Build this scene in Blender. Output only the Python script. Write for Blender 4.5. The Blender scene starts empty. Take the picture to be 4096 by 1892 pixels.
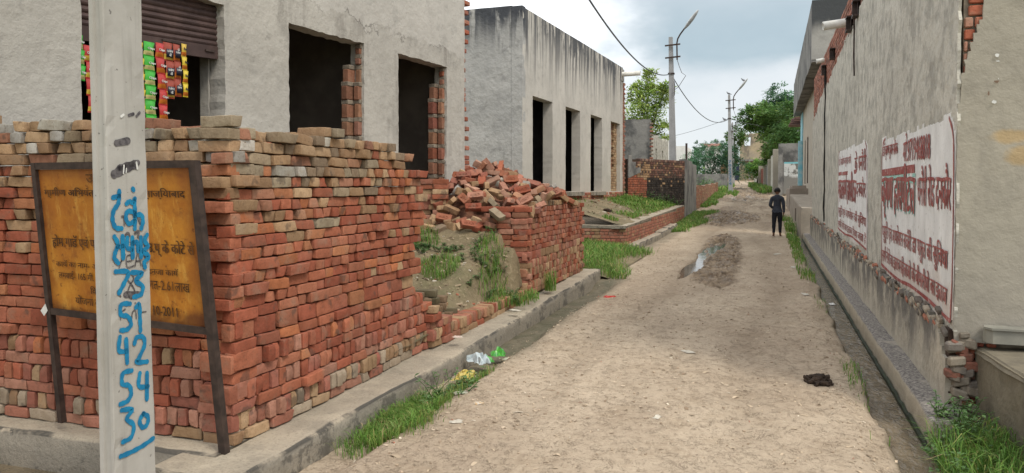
import bpy, bmesh, math, random
import numpy as np
from mathutils import Vector, Matrix, noise as mnoise

rnd = random.Random(7)
nrg = np.random.default_rng(11)
R = math.radians
sc = bpy.context.scene
COL = sc.collection

# ------------------------------------------------------------------ camera, sky, sun, exposure
cam = bpy.data.cameras.new('camera')
co = bpy.data.objects.new('camera', cam)
COL.objects.link(co)
co.location = (0, 0, 1.7)
co.rotation_euler = (R(90 - 1.5), 0, R(18.3))
cam.sensor_width = 36
cam.lens = 27.07
cam.shift_y = -0.0269
cam.clip_end = 6000
cam.clip_start = 0.05
sc.camera = co
sc.view_settings.view_transform = 'Standard'
sc.view_settings.look = 'None'
sc.view_settings.gamma = 1
sc.view_settings.exposure = 0.57

SUN_EL, SUN_AZ = 52, 125      # azimuth measured clockwise from +Y (the lane)
world = bpy.data.worlds.new('World')
sc.world = world
world.use_nodes = True


def build_world():
    nt = world.node_tree
    n, l = nt.nodes, nt.links
    bg = n['Background']
    bg.inputs['Strength'].default_value = 0.1
    sky = n.new('ShaderNodeTexSky')
    sky.sky_type = 'NISHITA'
    sky.sun_disc = False
    sky.sun_elevation = R(SUN_EL)
    sky.sun_rotation = R(SUN_AZ)
    tc = n.new('ShaderNodeTexCoord')
    sep = n.new('ShaderNodeSeparateXYZ')
    l.new(tc.outputs['Generated'], sep.inputs[0])

    def m(op, a, b=None, c=None):
        x = n.new('ShaderNodeMath')
        x.operation = op
        for i, v in enumerate((a, b, c)):
            if v is None:
                continue
            if isinstance(v, (int, float)):
                x.inputs[i].default_value = v
            else:
                l.new(v, x.inputs[i])
        return x.outputs[0]

    def ss(v, a, b):
        x = n.new('ShaderNodeMapRange')
        x.interpolation_type = 'SMOOTHSTEP'
        l.new(v, x.inputs[0])
        x.inputs[1].default_value = a
        x.inputs[2].default_value = b
        return x.outputs[0]

    az = m('MULTIPLY', m('ARCTAN2', sep.outputs[0], sep.outputs[1]), 57.2958)
    el = m('MULTIPLY', m('ARCSINE', sep.outputs[2]), 57.2958)

    def nz(scale, sz, det):
        mp = n.new('ShaderNodeMapping')
        l.new(tc.outputs['Generated'], mp.inputs[0])
        mp.inputs['Scale'].default_value = (1, 1, sz)
        t = n.new('ShaderNodeTexNoise')
        l.new(mp.outputs[0], t.inputs['Vector'])
        t.inputs['Scale'].default_value = scale
        t.inputs['Detail'].default_value = det
        return m('SUBTRACT', t.outputs[0], 0.5)
    n1 = nz(7, 2.2, 5)
    n2 = nz(16, 2.0, 4)
    eld = m('ADD', el, m('MULTIPLY', n1, 5.0))
    azd = m('ADD', az, m('MULTIPLY', n1, 14.0))
    low = ss(eld, 7.7, 9.7)
    left = ss(azd, -14.5, -7.5)
    up = m('SUBTRACT', 1.0, m('MULTIPLY', ss(el, 10.0, 17.5), 0.62))
    dark = m('MULTIPLY', m('MULTIPLY', low, left), up)
    right = ss(az, 60.0, 100.0)
    left = m('MULTIPLY', left, m('SUBTRACT', 1.0, m('MULTIPLY', ss(el, 20.0, 32.0), 0.8)))
    dark = m('MULTIPLY', dark, m('SUBTRACT', 1.0, right))
    # soft mottling of the cloud deck
    mott = m('ADD', 0.5, m('MULTIPLY', n2, 1.1))

    def mix(f, a, b):
        x = n.new('ShaderNodeMix')
        x.data_type = 'RGBA'
        if isinstance(f, (int, float)):
            x.inputs[0].default_value = f
        else:
            l.new(f, x.inputs[0])
        for i, v in ((6, a), (7, b)):
            if isinstance(v, tuple):
                x.inputs[i].default_value = (*v, 1)
            else:
                l.new(v, x.inputs[i])
        return x.outputs[2]
    hor = mix(mott, (5.3, 5.7, 6.0), (6.2, 6.4, 6.55))
    high = mix(mott, (10.2, 10.5, 10.8), (11.2, 11.3, 11.4))
    open_ = m('MAXIMUM', ss(el, 15.0, 24.0), m('MULTIPLY', m('SUBTRACT', 1.0, ss(azd, -17.0, -8.0)), ss(az, -80.0, -50.0)))
    white = mix(open_, hor, high)
    grey = mix(mott, (2.95, 3.75, 4.2), (3.7, 4.45, 4.85))
    cloud = mix(dark, white, grey)
    out = mix(0.9, sky.outputs[0], cloud)
    l.new(out, bg.inputs['Color'])


build_world()
sd = bpy.data.lights.new('sun', 'SUN')
so = bpy.data.objects.new('sun', sd)
COL.objects.link(so)
sd.energy = 1.4
sd.angle = R(14)
sd.color = (1.0, 0.93, 0.82)
_d = Vector((math.sin(R(SUN_AZ)) * math.cos(R(SUN_EL)), math.cos(R(SUN_AZ)) * math.cos(R(SUN_EL)), math.sin(R(SUN_EL))))
so.rotation_euler = _d.to_track_quat('Z', 'Y').to_euler()
so.location = (0, 0, 30)

# ------------------------------------------------------------------ helpers
_CAMW = np.array([0, 0, 1.7])
_yw, _pt = R(18.3), R(1.5)
_fw = np.array([-math.sin(_yw) * math.cos(_pt), math.cos(_yw) * math.cos(_pt), -math.sin(_pt)])
_rt = np.array([math.cos(_yw), math.sin(_yw), 0])
_up = np.cross(_rt, _fw)


def _hash(ix, iy, seed):
    h = (ix.astype(np.int64) * 374761393 + iy.astype(np.int64) * 668265263 + seed * 982451653) & 0x7fffffff
    h = ((h ^ (h >> 13)) * 1274126177) & 0x7fffffff
    h = h ^ (h >> 16)
    return (h & 0xffff) / 65535.0


def vnoise(x, y, seed=0):
    x = np.asarray(x, float)
    y = np.asarray(y, float)
    ix, iy = np.floor(x), np.floor(y)
    fx, fy = x - ix, y - iy
    fx = fx * fx * (3 - 2 * fx)
    fy = fy * fy * (3 - 2 * fy)
    a = _hash(ix, iy, seed)
    b = _hash(ix + 1, iy, seed)
    c = _hash(ix, iy + 1, seed)
    d = _hash(ix + 1, iy + 1, seed)
    return (a * (1 - fx) + b * fx) * (1 - fy) + (c * (1 - fx) + d * fx) * fy


def fbm(x, y, seed=0, oct=4):
    s, a, t = 0, 0.5, 0
    for i in range(oct):
        s = s + a * vnoise(x * 2 ** i, y * 2 ** i, seed + i * 17)
        t += a
        a *= 0.5
    return s / t


def sstep(a, b, x):
    t = np.clip((np.asarray(x, float) - a) / (b - a), 0, 1)
    return t * t * (3 - 2 * t)


def zl(Y):
    """height of the lane along its length (it climbs gently away from the camera)"""
    return np.interp(Y, [-50, 0, 24, 33, 40, 53, 80, 120, 200, 3000], [-0.1, 0, 0.25, 0.46, 0.75, 1.42, 2.0, 3.0, 3.4, 3.4])


WL = {}


def wl(o):
    return WL.get(o.name, Vector((0, 0, 0)))


def tag(o, label=None, cat=None, group=None, kind=None):
    if label:
        o['label'] = label
    if cat:
        o['category'] = cat
    if group:
        o['group'] = group
    if kind:
        o['kind'] = kind
    return o


def thing(name, label, cat, loc, group=None):
    o = bpy.data.objects.new(name, None)
    COL.objects.link(o)
    o.location = loc
    o.empty_display_size = 0.1
    WL[o.name] = Vector(loc)
    return tag(o, label, cat, group)


class MB:
    def __init__(s):
        s.v, s.f, s.m, s.t = [], [], [], []

    def add(s, vs, fs, mi=0, tint=(1, 1, 1)):
        b = len(s.v)
        s.v.extend(tuple(map(float, p)) for p in vs)
        for f in fs:
            s.f.append(tuple(i + b for i in f))
            s.m.append(mi)
            s.t.append(tint)
        return s

    def box(s, lo, hi, mi=0, tint=(1, 1, 1)):
        x0, y0, z0 = lo
        x1, y1, z1 = hi
        return s.add([(x0, y0, z0), (x1, y0, z0), (x1, y1, z0), (x0, y1, z0), (x0, y0, z1), (x1, y0, z1), (x1, y1, z1), (x0, y1, z1)],
                     [(0, 3, 2, 1), (4, 5, 6, 7), (0, 1, 5, 4), (1, 2, 6, 5), (2, 3, 7, 6), (3, 0, 4, 7)], mi, tint)

    def obox(s, c, ax, ay, az, hx, hy, hz, mi=0, tint=(1, 1, 1), bev=0.0):
        c, ax, ay, az = Vector(c), Vector(ax), Vector(ay), Vector(az)
        if bev <= 0:
            p = [c + ax * (hx * a) + ay * (hy * b) + az * (hz * d) for d in (-1, 1) for a, b in ((-1, -1), (1, -1), (1, 1), (-1, 1))]
            return s.add(p, [(0, 3, 2, 1), (4, 5, 6, 7), (0, 1, 5, 4), (1, 2, 6, 5), (2, 3, 7, 6), (3, 0, 4, 7)], mi, tint)
        vs, fs = CH(hx, hy, hz, bev)
        return s.add([c + ax * p[0] + ay * p[1] + az * p[2] for p in vs], fs, mi, tint)

    def tube(s, pts, rad, n=8, mi=0, cap=True, tint=(1, 1, 1)):
        pts = [Vector(p) for p in pts]
        if not isinstance(rad, (list, tuple)):
            rad = [rad] * len(pts)
        b = []
        prev = None
        vs, fs = [], []
        for i, p in enumerate(pts):
            t = (pts[min(i + 1, len(pts) - 1)] - pts[max(i - 1, 0)]).normalized()
            a = prev if prev is not None else (Vector((0, 0, 1)) if abs(t.z) < 0.9 else Vector((1, 0, 0)))
            u = (a - t * a.dot(t)).normalized()
            prev = u
            w = t.cross(u)
            for k in range(n):
                q = 2 * math.pi * k / n
                vs.append(p + (u * math.cos(q) + w * math.sin(q)) * rad[i])
        for i in range(len(pts) - 1):
            for k in range(n):
                fs.append((i * n + k, i * n + (k + 1) % n, (i + 1) * n + (k + 1) % n, (i + 1) * n + k))
        if cap:
            fs.append(tuple(range(n - 1, -1, -1)))
            fs.append(tuple((len(pts) - 1) * n + k for k in range(n)))
        return s.add(vs, fs, mi, tint)

    def prism(s, poly, z0, z1, mi=0):
        """poly: xy corners anticlockwise; z0/z1 numbers or lists"""
        n = len(poly)
        za = z0 if isinstance(z0, (list, tuple)) else [z0] * n
        zb = z1 if isinstance(z1, (list, tuple)) else [z1] * n
        vs = [(p[0], p[1], za[i]) for i, p in enumerate(poly)] + [(p[0], p[1], zb[i]) for i, p in enumerate(poly)]
        fs = [tuple(range(n - 1, -1, -1)), tuple(range(n, 2 * n))] + [(i, (i + 1) % n, n + (i + 1) % n, n + i) for i in range(n)]
        return s.add(vs, fs, mi)

    def build(s, name, mats, parent=None, smooth=False, tint=False, autosmooth=None):
        off = wl(parent) if parent else Vector((0, 0, 0))
        me = bpy.data.meshes.new(name)
        v = np.array(s.v, float) - np.array(off)
        me.from_pydata(v.tolist(), [], s.f)
        if not isinstance(mats, (list, tuple)):
            mats = [mats]
        for m in mats:
            me.materials.append(m)
        me.polygons.foreach_set('material_index', s.m)
        if smooth:
            me.polygons.foreach_set('use_smooth', [True] * len(s.f))
        if tint:
            a = me.attributes.new('tint', 'FLOAT_COLOR', 'FACE')
            a.data.foreach_set('color', np.c_[np.array(s.t, float), np.ones(len(s.t))].ravel())
        me.update()
        o = bpy.data.objects.new(name, me)
        COL.objects.link(o)
        if parent:
            o.parent = parent
        WL[o.name] = off.copy()
        return o


_CHc = {}


def CH(hx, hy, hz, b):
    """chamfered box"""
    vs, idx = [], {}
    for sx in (-1, 1):
        for sy in (-1, 1):
            for sz in (-1, 1):
                for a in range(3):
                    p = [sx * hx, sy * hy, sz * hz]
                    h = [hx, hy, hz]
                    for k in range(3):
                        if k != a:
                            p[k] = (sx, sy, sz)[k] * (h[k] - b)
                    idx[(sx, sy, sz, a)] = len(vs)
                    vs.append(tuple(p))
    if 'f' not in _CHc:
        fs = []
        for a in range(3):
            o = [k for k in range(3) if k != a]
            for s_ in (-1, 1):
                q = []
                for (u, v) in ((-1, -1), (1, -1), (1, 1), (-1, 1)):
                    c = [0, 0, 0]
                    c[a] = s_
                    c[o[0]] = u
                    c[o[1]] = v
                    q.append(idx[(*c, a)])
                if (s_ > 0) == (a == 1):
                    q.reverse()
                fs.append(tuple(q))
        for a in range(3):
            o = [k for k in range(3) if k != a]
            for u in (-1, 1):
                for v in (-1, 1):
                    c0 = [0, 0, 0]
                    c0[o[0]] = u
                    c0[o[1]] = v
                    c1 = list(c0)
                    c0[a] = -1
                    c1[a] = 1
                    q = [idx[(*c0, o[0])], idx[(*c0, o[1])], idx[(*c1, o[1])], idx[(*c1, o[0])]]
                    nrm = (Vector(vs[q[1]]) - Vector(vs[q[0]])).cross(Vector(vs[q[2]]) - Vector(vs[q[0]]))
                    cc = Vector(c0) + Vector(c1)
                    if nrm.dot(cc) < 0:
                        q.reverse()
                    fs.append(tuple(q))
        for sx in (-1, 1):
            for sy in (-1, 1):
                for sz in (-1, 1):
                    q = [idx[(sx, sy, sz, a)] for a in range(3)]
                    if sx * sy * sz < 0:
                        q.reverse()
                    fs.append(tuple(q))
        _CHc['f'] = fs
    return vs, _CHc['f']


# ------------------------------------------------------------------ materials
class NT:
    def __init__(s, name):
        s.mat = bpy.data.materials.new(name)
        s.mat.use_nodes = True
        s.n = s.mat.node_tree.nodes
        s.l = s.mat.node_tree.links
        s.b = s.n['Principled BSDF']
        s.b.inputs['Specular IOR Level'].default_value = 0.25
        g = s.n.new('ShaderNodeNewGeometry')
        s.pos = g.outputs['Position']
        s.tc = s.n.new('ShaderNodeTexCoord')
        s.obj = s.tc.outputs['Object']

    def put(s, sock, v):
        if isinstance(v, (int, float)):
            sock.default_value = v
        elif isinstance(v, tuple):
            sock.default_value = (*v, 1) if len(v) == 3 and len(sock.default_value) == 4 else v
        else:
            s.l.new(v, sock)

    def noise(s, vec, scale, detail=4, rough=0.55, sc3=None, dist=0.0):
        if sc3:
            mp = s.n.new('ShaderNodeMapping')
            s.l.new(vec, mp.inputs[0])
            mp.inputs['Scale'].default_value = sc3
            vec = mp.outputs[0]
        t = s.n.new('ShaderNodeTexNoise')
        s.l.new(vec, t.inputs['Vector'])
        t.inputs['Scale'].default_value = scale
        t.inputs['Detail'].default_value = detail
        t.inputs['Roughness'].default_value = rough
        t.inputs['Distortion'].default_value = dist
        return t.outputs[0]

    def voro(s, vec, scale):
        t = s.n.new('ShaderNodeTexVoronoi')
        s.l.new(vec, t.inputs['Vector'])
        t.inputs['Scale'].default_value = scale
        return t

    def ramp(s, f, a, b, smooth=True, lo=0.0, hi=1.0):
        x = s.n.new('ShaderNodeMapRange')
        x.interpolation_type = 'SMOOTHSTEP' if smooth else 'LINEAR'
        s.put(x.inputs[0], f)
        x.inputs[1].default_value = a
        x.inputs[2].default_value = b
        x.inputs[3].default_value = lo
        x.inputs[4].default_value = hi
        return x.outputs[0]

    def m(s, op, a, b=None):
        x = s.n.new('ShaderNodeMath')
        x.operation = op
        s.put(x.inputs[0], a)
        if b is not None:
            s.put(x.inputs[1], b)
        return x.outputs[0]

    def mix(s, f, a, b, mode='MIX'):
        x = s.n.new('ShaderNodeMix')
        x.data_type = 'RGBA'
        x.blend_type = mode
        s.put(x.inputs[0], f)
        s.put(x.inputs[6], a)
        s.put(x.inputs[7], b)
        return x.outputs[2]

    def sepz(s, vec):
        x = s.n.new('ShaderNodeSeparateXYZ')
        s.l.new(vec, x.inputs[0])
        return x.outputs

    def attr(s, name):
        x = s.n.new('ShaderNodeAttribute')
        x.attribute_name = name
        return x

    def bump(s, h, strength=0.4, dist=0.01, prev=None):
        x = s.n.new('ShaderNodeBump')
        x.inputs['Strength'].default_value = strength
        x.inputs['Distance'].default_value = dist
        s.put(x.inputs['Height'], h)
        if prev is not None:
            s.l.new(prev, x.inputs['Normal'])
        s.l.new(x.outputs[0], s.b.inputs['Normal'])
        return x.outputs[0]

    def done(s, col, rough=0.9):
        s.put(s.b.inputs['Base Color'], col)
        s.put(s.b.inputs['Roughness'], rough)
        return s.mat


def simple(name, c1, c2=None, scale=8, rough=0.8, bump=0.2, bscale=60, bdist=0.004, metal=0.0, sc3=None, spec=None):
    t = NT(name)
    c2 = c2 or tuple(x * 0.75 for x in c1)
    f = t.ramp(t.noise(t.obj, scale, 5, 0.6, sc3), 0.35, 0.68)
    if bump:
        t.bump(t.noise(t.obj, bscale, 4, 0.6), bump, bdist)
    t.b.inputs['Metallic'].default_value = metal
    if spec is not None:
        t.b.inputs['Specular IOR Level'].default_value = spec
    return t.done(t.mix(f, c2, c1), rough)


def plaster(name, base, alt, stain, top=None, streak=0.6, patch=0.5, bottom=None, fine=0.5, rough_bump=0.5, streak_scale=(5, 5, 0.35), cover=0.55, cracks=0.0, extra=None, sharp=0.12):
    """cement render: mottled, streaked by rain from the top (height 'top' = (z_low, z_high)), fine grain"""
    t = NT(name)
    f = t.ramp(t.noise(t.pos, 0.9, 5, 0.6), 0.3, 0.7)
    col = t.mix(f, base, alt)
    g = t.ramp(t.noise(t.pos, 3.2, 6, 0.65), 0.5, 0.72)
    col = t.mix(t.m('MULTIPLY', g, patch), col, tuple(x * 0.68 for x in alt))
    g2 = t.ramp(t.noise(t.pos, 30, 3, 0.6), 0.35, 0.7)
    col = t.mix(t.m('MULTIPLY', g2, fine * 0.4), col, tuple(x * 0.72 for x in base))
    st = t.ramp(t.noise(t.pos, 1.0, 5, 0.62, streak_scale), cover - sharp * 0.3, cover + sharp)
    z = t.sepz(t.pos)[2]
    if top:
        edge = t.m('ADD', z, t.m('MULTIPLY', t.m('SUBTRACT', t.noise(t.pos, 1.0, 3, 0.5, (3.5, 3.5, 0.3)), 0.5), (top[1] - top[0]) * 1.2))
        mask = t.ramp(edge, top[0], top[1])
        st2 = t.ramp(t.noise(t.pos, 1.0, 6, 0.68, (2.0, 2.0, 0.9)), 0.44, 0.56)
        st = t.m('MULTIPLY', t.m('MAXIMUM', st, t.m('MULTIPLY', st2, t.ramp(edge, top[0] + 0.55 * (top[1] - top[0]), top[1]))), mask)
    col = t.mix(t.m('MULTIPLY', st, streak), col, stain)
    if bottom:
        eb = t.m('ADD', z, t.m('MULTIPLY', t.m('SUBTRACT', t.noise(t.pos, 2.5, 4, 0.6), 0.5), 0.8))
        mb = t.ramp(eb, bottom[0], bottom[1], lo=1.0, hi=0.0)
        col = t.mix(t.m('MULTIPLY', mb, 0.75), col, bottom[2])
    if extra:
        col = extra(t, col)
    # hairline cracks and scrapes
    vd = t.n.new('ShaderNodeTexVoronoi')
    vd.feature = 'DISTANCE_TO_EDGE'
    warp = t.n.new('ShaderNodeMix')
    warp.data_type = 'VECTOR'
    warp.inputs[0].default_value = 0.12
    nn = t.n.new('ShaderNodeTexNoise')
    t.l.new(t.pos, nn.inputs['Vector'])
    nn.inputs['Scale'].default_value = 3
    t.l.new(t.pos, warp.inputs[4])
    t.l.new(nn.outputs['Color'], warp.inputs[5])
    t.l.new(warp.outputs[1], vd.inputs['Vector'])
    vd.inputs['Scale'].default_value = 0.75
    crack = t.ramp(vd.outputs[0], 0.0, 0.006, lo=1.0, hi=0.0)
    crack = t.m('MULTIPLY', crack, t.ramp(t.noise(t.pos, 0.7, 2), 0.5, 0.6))
    col = t.mix(t.m('MULTIPLY', crack, cracks), col, (0.12, 0.11, 0.10))
    bm1 = t.bump(t.noise(t.pos, 7, 5, 0.6), rough_bump, 0.03)
    t.bump(t.noise(t.pos, 55, 4, 0.6), 0.35, 0.006, bm1)
    return t.done(col, 0.93)


def tinted_brick(name, src='attr', soot=None, mortarish=0.25):
    t = NT(name)
    if src == 'attr':
        base = t.attr('tint').outputs['Color']
        vec = t.pos
    else:
        oi = t.n.new('ShaderNodeObjectInfo')
        base = oi.outputs['Color']
        va = t.n.new('ShaderNodeVectorMath')
        va.operation = 'ADD'
        t.l.new(t.obj, va.inputs[0])
        cx = t.n.new('ShaderNodeCombineXYZ')
        t.l.new(t.m('MULTIPLY', oi.outputs['Random'], 37.0), cx.inputs[0])
        t.l.new(t.m('MULTIPLY', oi.outputs['Random'], 91.0), cx.inputs[1])
        t.l.new(cx.outputs[0], va.inputs[1])
        vec = va.outputs[0]
    f = t.ramp(t.noise(vec, 14, 5, 0.62), 0.36, 0.66)
    col = t.mix(t.m('MULTIPLY', f, 0.42), base, (0.50, 0.42, 0.34), 'MULTIPLY')
    f2 = t.ramp(t.noise(vec, 7, 4, 0.6), 0.52, 0.74)
    col = t.mix(t.m('MULTIPLY', f2, mortarish), col, (0.42, 0.35, 0.26))
    f4 = t.ramp(t.noise(vec, 5.5, 3, 0.6), 0.60, 0.68)
    col = t.mix(t.m('MULTIPLY', f4, 0.55), col, (0.07, 0.055, 0.045))
    f3 = t.ramp(t.noise(vec, 70, 3, 0.6), 0.56, 0.72)
    col = t.mix(t.m('MULTIPLY', f3, 0.5), col, (0.10, 0.055, 0.035))
    if soot:
        zz = t.sepz(t.pos)
        s1 = t.ramp(t.noise(t.pos, 1.1, 5, 0.6), soot[0], soot[0] + 0.14)
        col = t.mix(t.m('MULTIPLY', s1, soot[1]), col, (0.022, 0.02, 0.019))
    b1 = t.bump(t.noise(vec, 32, 4, 0.65), 0.55, 0.012)
    t.bump(t.noise(vec, 120, 3, 0.6), 0.4, 0.003, b1)
    return t.done(col, 0.92)


MAT = {}
MAT['brick_obj'] = tinted_brick('brick_fired_clay', 'obj')
MAT['brick'] = tinted_brick('brick_fired_clay_laid', 'attr')
MAT['brick_soot'] = tinted_brick('brick_blackened', 'attr', soot=(0.36, 0.95))
MAT['mortar'] = simple('mortar', (0.30, 0.25, 0.19), (0.17, 0.14, 0.11), 9, 0.95, 0.6, 45, 0.01)
MAT['dirt_core'] = simple('dirt_between_bricks', (0.07, 0.045, 0.03), (0.035, 0.022, 0.016), 10, 0.95, 0.4, 40, 0.01)
MAT['concrete_pole'] = None


def concrete(name, c1, c2, streak=0.35):
    t = NT(name)
    f = t.ramp(t.noise(t.pos, 2.2, 6, 0.65), 0.3, 0.7)
    col = t.mix(f, c1, c2)
    st = t.ramp(t.noise(t.pos, 1, 4, 0.6, (14, 14, 0.9)), 0.52, 0.7)
    col = t.mix(t.m('MULTIPLY', st, streak), col, tuple(x * 0.6 for x in c2))
    pit = t.ramp(t.noise(t.pos, 38, 2, 0.5), 0.70, 0.75)
    col = t.mix(t.m('MULTIPLY', pit, 0.7), col, (0.10, 0.09, 0.085))
    b1 = t.bump(t.noise(t.pos, 12, 5, 0.6), 0.25, 0.01)
    t.bump(t.noise(t.pos, 130, 3, 0.6), 0.25, 0.002, b1)
    return t.done(col, 0.9)


MAT['pole'] = concrete('weathered_pole_concrete', (0.425, 0.41, 0.375), (0.33, 0.315, 0.28))
MAT['pole_far'] = concrete('grey_pole_concrete', (0.36, 0.36, 0.36), (0.28, 0.28, 0.28), 0.2)


def slab_mat():
    t = NT('kerb_concrete')
    f = t.ramp(t.noise(t.pos, 3.0, 6, 0.7), 0.32, 0.68)
    col = t.mix(f, (0.44, 0.375, 0.285), (0.33, 0.285, 0.22))
    bl = t.ramp(t.noise(t.pos, 4.5, 7, 0.75), 0.50, 0.60)
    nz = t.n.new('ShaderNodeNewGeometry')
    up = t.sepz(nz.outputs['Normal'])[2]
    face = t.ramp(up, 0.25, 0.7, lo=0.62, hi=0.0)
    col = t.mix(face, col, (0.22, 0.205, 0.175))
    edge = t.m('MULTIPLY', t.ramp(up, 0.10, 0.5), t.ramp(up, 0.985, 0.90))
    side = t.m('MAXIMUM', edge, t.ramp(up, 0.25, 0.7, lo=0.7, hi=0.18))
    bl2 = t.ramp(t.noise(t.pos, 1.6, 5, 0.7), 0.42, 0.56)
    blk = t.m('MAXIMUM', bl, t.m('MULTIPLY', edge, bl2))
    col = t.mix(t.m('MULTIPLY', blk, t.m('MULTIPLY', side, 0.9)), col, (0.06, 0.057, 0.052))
    gr = t.ramp(t.noise(t.pos, 60, 3, 0.6), 0.5, 0.7)
    col = t.mix(t.m('MULTIPLY', gr, 0.4), col, (0.14, 0.12, 0.10))
    b1 = t.bump(t.noise(t.pos, 16, 6, 0.68), 0.7, 0.025)
    t.bump(t.noise(t.pos, 90, 3, 0.6), 0.5, 0.005, b1)
    return t.done(col, 0.95)


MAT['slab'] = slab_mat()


def kerb_two():
    t = NT('pitted_kerb_concrete')
    g = t.n.new('ShaderNodeNewGeometry')
    up = t.sepz(g.outputs['Normal'])[2]
    f = t.ramp(t.noise(t.pos, 3.0, 6, 0.7), 0.35, 0.65)
    col = t.mix(f, (0.42, 0.36, 0.27), (0.33, 0.285, 0.215))
    gv = t.ramp(t.noise(t.pos, 45, 4, 0.7), 0.36, 0.64)
    top = t.mix(gv, (0.10, 0.09, 0.085), (0.33, 0.30, 0.265))
    top = t.mix(t.ramp(t.noise(t.pos, 1.8, 4, 0.6), 0.55, 0.7), top, (0.38, 0.34, 0.28))
    col = t.mix(t.ramp(up, 0.35, 0.75), col, top)
    b1 = t.bump(t.noise(t.pos, 16, 6, 0.68), 0.6, 0.02)
    t.bump(t.noise(t.pos, 60, 4, 0.7), 0.8, 0.010, b1)
    return t.done(col, 0.95)


MAT['kerb_two'] = kerb_two()
def lintel_patch(t, col):
    """newer coat over the lintels, its torn edge and the hairline crack along it"""
    z = t.sepz(t.pos)[2]
    e = t.m('ADD', z, t.m('MULTIPLY', t.m('SUBTRACT', t.noise(t.pos, 1.3, 6, 0.68), 0.5), 0.9))
    col = t.mix(t.ramp(e, 3.93, 3.96, lo=0.0, hi=0.55), col, (0.50, 0.475, 0.43))
    flk = t.ramp(t.noise(t.pos, 2.4, 6, 0.7), 0.56, 0.59)
    col = t.mix(t.m('MULTIPLY', t.m('MULTIPLY', flk, t.ramp(e, 3.9, 4.0)), 0.5), col, (0.36, 0.345, 0.31))
    ln = t.ramp(t.m('ABSOLUTE', t.m('SUBTRACT', e, 3.93)), 0.0, 0.016, lo=1.0, hi=0.0)
    ln = t.m('MULTIPLY', ln, t.ramp(t.noise(t.pos, 1.7, 3), 0.42, 0.52))
    col = t.mix(t.m('MULTIPLY', ln, 0.7), col, (0.13, 0.12, 0.11))
    low = t.ramp(e, 3.3, 2.2, lo=0.0, hi=0.35)
    return t.mix(low, col, (0.50, 0.48, 0.435))


MAT['plaster_one'] = plaster('cream_grey_render', (0.475, 0.448, 0.395), (0.395, 0.372, 0.33), (0.22, 0.20, 0.175), None, 0.55, 0.7, None, 0.6, 0.7, (3, 3, 0.6), 0.55, extra=lintel_patch)
MAT['plaster_two'] = plaster('rain_streaked_render', (0.54, 0.51, 0.455), (0.44, 0.415, 0.37), (0.06, 0.063, 0.07), (4.1, 5.9), 0.93, 0.5, (1.4, 2.3, (0.50, 0.45, 0.39)), 0.5, 0.35, (5.5, 5.5, 0.16), 0.47, sharp=0.07)
MAT['plaster_side'] = plaster('rough_grey_render', (0.45, 0.44, 0.415), (0.34, 0.335, 0.32), (0.045, 0.05, 0.06), (4.9, 5.9), 0.95, 0.9, (1.5, 2.6, (0.50, 0.46, 0.41)), 1.3, 1.0, (3.2, 3.2, 0.3), 0.44, sharp=0.08)
MAT['plaster_shed'] = plaster('old_greenish_render', (0.60, 0.57, 0.49), (0.48, 0.455, 0.39), (0.21, 0.20, 0.175), None, 0.5, 0.75, None, 1.3, 1.0, (4.5, 4.5, 4.5), 0.50)
def ochre_smears(t, col):
    for (px, pz, rx, rz) in ((1.60, 2.06, 0.14, 0.055), (1.665, 1.93, 0.11, 0.075)):
        o = t.sepz(t.pos)
        q = t.m('ADD', t.m('POWER', t.m('DIVIDE', t.m('SUBTRACT', o[0], px), rx), 2.0), t.m('POWER', t.m('DIVIDE', t.m('SUBTRACT', o[2], pz), rz), 2.0))
        q = t.m('ADD', q, t.m('MULTIPLY', t.m('SUBTRACT', t.noise(t.pos, 14, 4, 0.6), 0.5), 1.2))
        col = t.mix(t.ramp(q, 0.2, 1.3, lo=0.75, hi=0.0), col, (0.44, 0.31, 0.15))
    return col


MAT['plaster_front'] = plaster('buff_render', (0.37, 0.338, 0.272), (0.315, 0.29, 0.238), (0.20, 0.185, 0.155), None, 0.4, 0.45, (0.6, 1.5, (0.29, 0.265, 0.225)), 0.4, 0.5, (2, 2, 0.8), 0.56, extra=ochre_smears)
MAT['plaster_low'] = plaster('mouldy_lower_render', (0.52, 0.47, 0.38), (0.43, 0.39, 0.315), (0.085, 0.082, 0.08), (0.15, 0.66), 0.8, 0.7, None, 1.1, 0.8, (3.5, 3.5, 2.6), 0.44)
MAT['plinth'] = plaster('muddy_plinth_render', (0.21, 0.18, 0.128), (0.15, 0.13, 0.095), (0.09, 0.08, 0.065), None, 0.5, 0.6, None, 0.9, 0.8, (3, 3, 1.2), 0.52)
MAT['far_plaster'] = plaster('far_grey_render', (0.27, 0.26, 0.24), (0.21, 0.205, 0.195), (0.07, 0.07, 0.07), None, 0.75, 0.8, None, 0.8, 0.8, (1.4, 1.4, 1.1), 0.5)
MAT['white_wall'] = plaster('white_wash', (0.72, 0.72, 0.70), (0.62, 0.62, 0.60), (0.4, 0.4, 0.4), None, 0.3, 0.2)
MAT['ochre'] = plaster('ochre_ruin_render', (0.42, 0.34, 0.22), (0.30, 0.26, 0.20), (0.10, 0.09, 0.08), None, 0.7, 0.6, None, 0.6, 0.6, (0.6, 0.6, 0.35), 0.5)
MAT['dark_inside'] = simple('near_black_inside', (0.035, 0.032, 0.03), (0.02, 0.018, 0.017), 3, 0.95, 0.2)  # one near-black colour for rooms and window openings
MAT['iron'] = simple('rusty_dark_iron', (0.085, 0.060, 0.050), (0.045, 0.034, 0.030), 12, 0.6, 0.3, 70, 0.003, 0.3)
MAT['shutter'] = simple('brown_shutter_paint', (0.105, 0.068, 0.060), (0.07, 0.046, 0.042), 5, 0.55, 0.15, 60, 0.002, 0.2)
MAT['pvc'] = simple('white_pvc', (0.72, 0.71, 0.66), (0.60, 0.58, 0.52), 8, 0.4, 0.05)
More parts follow.
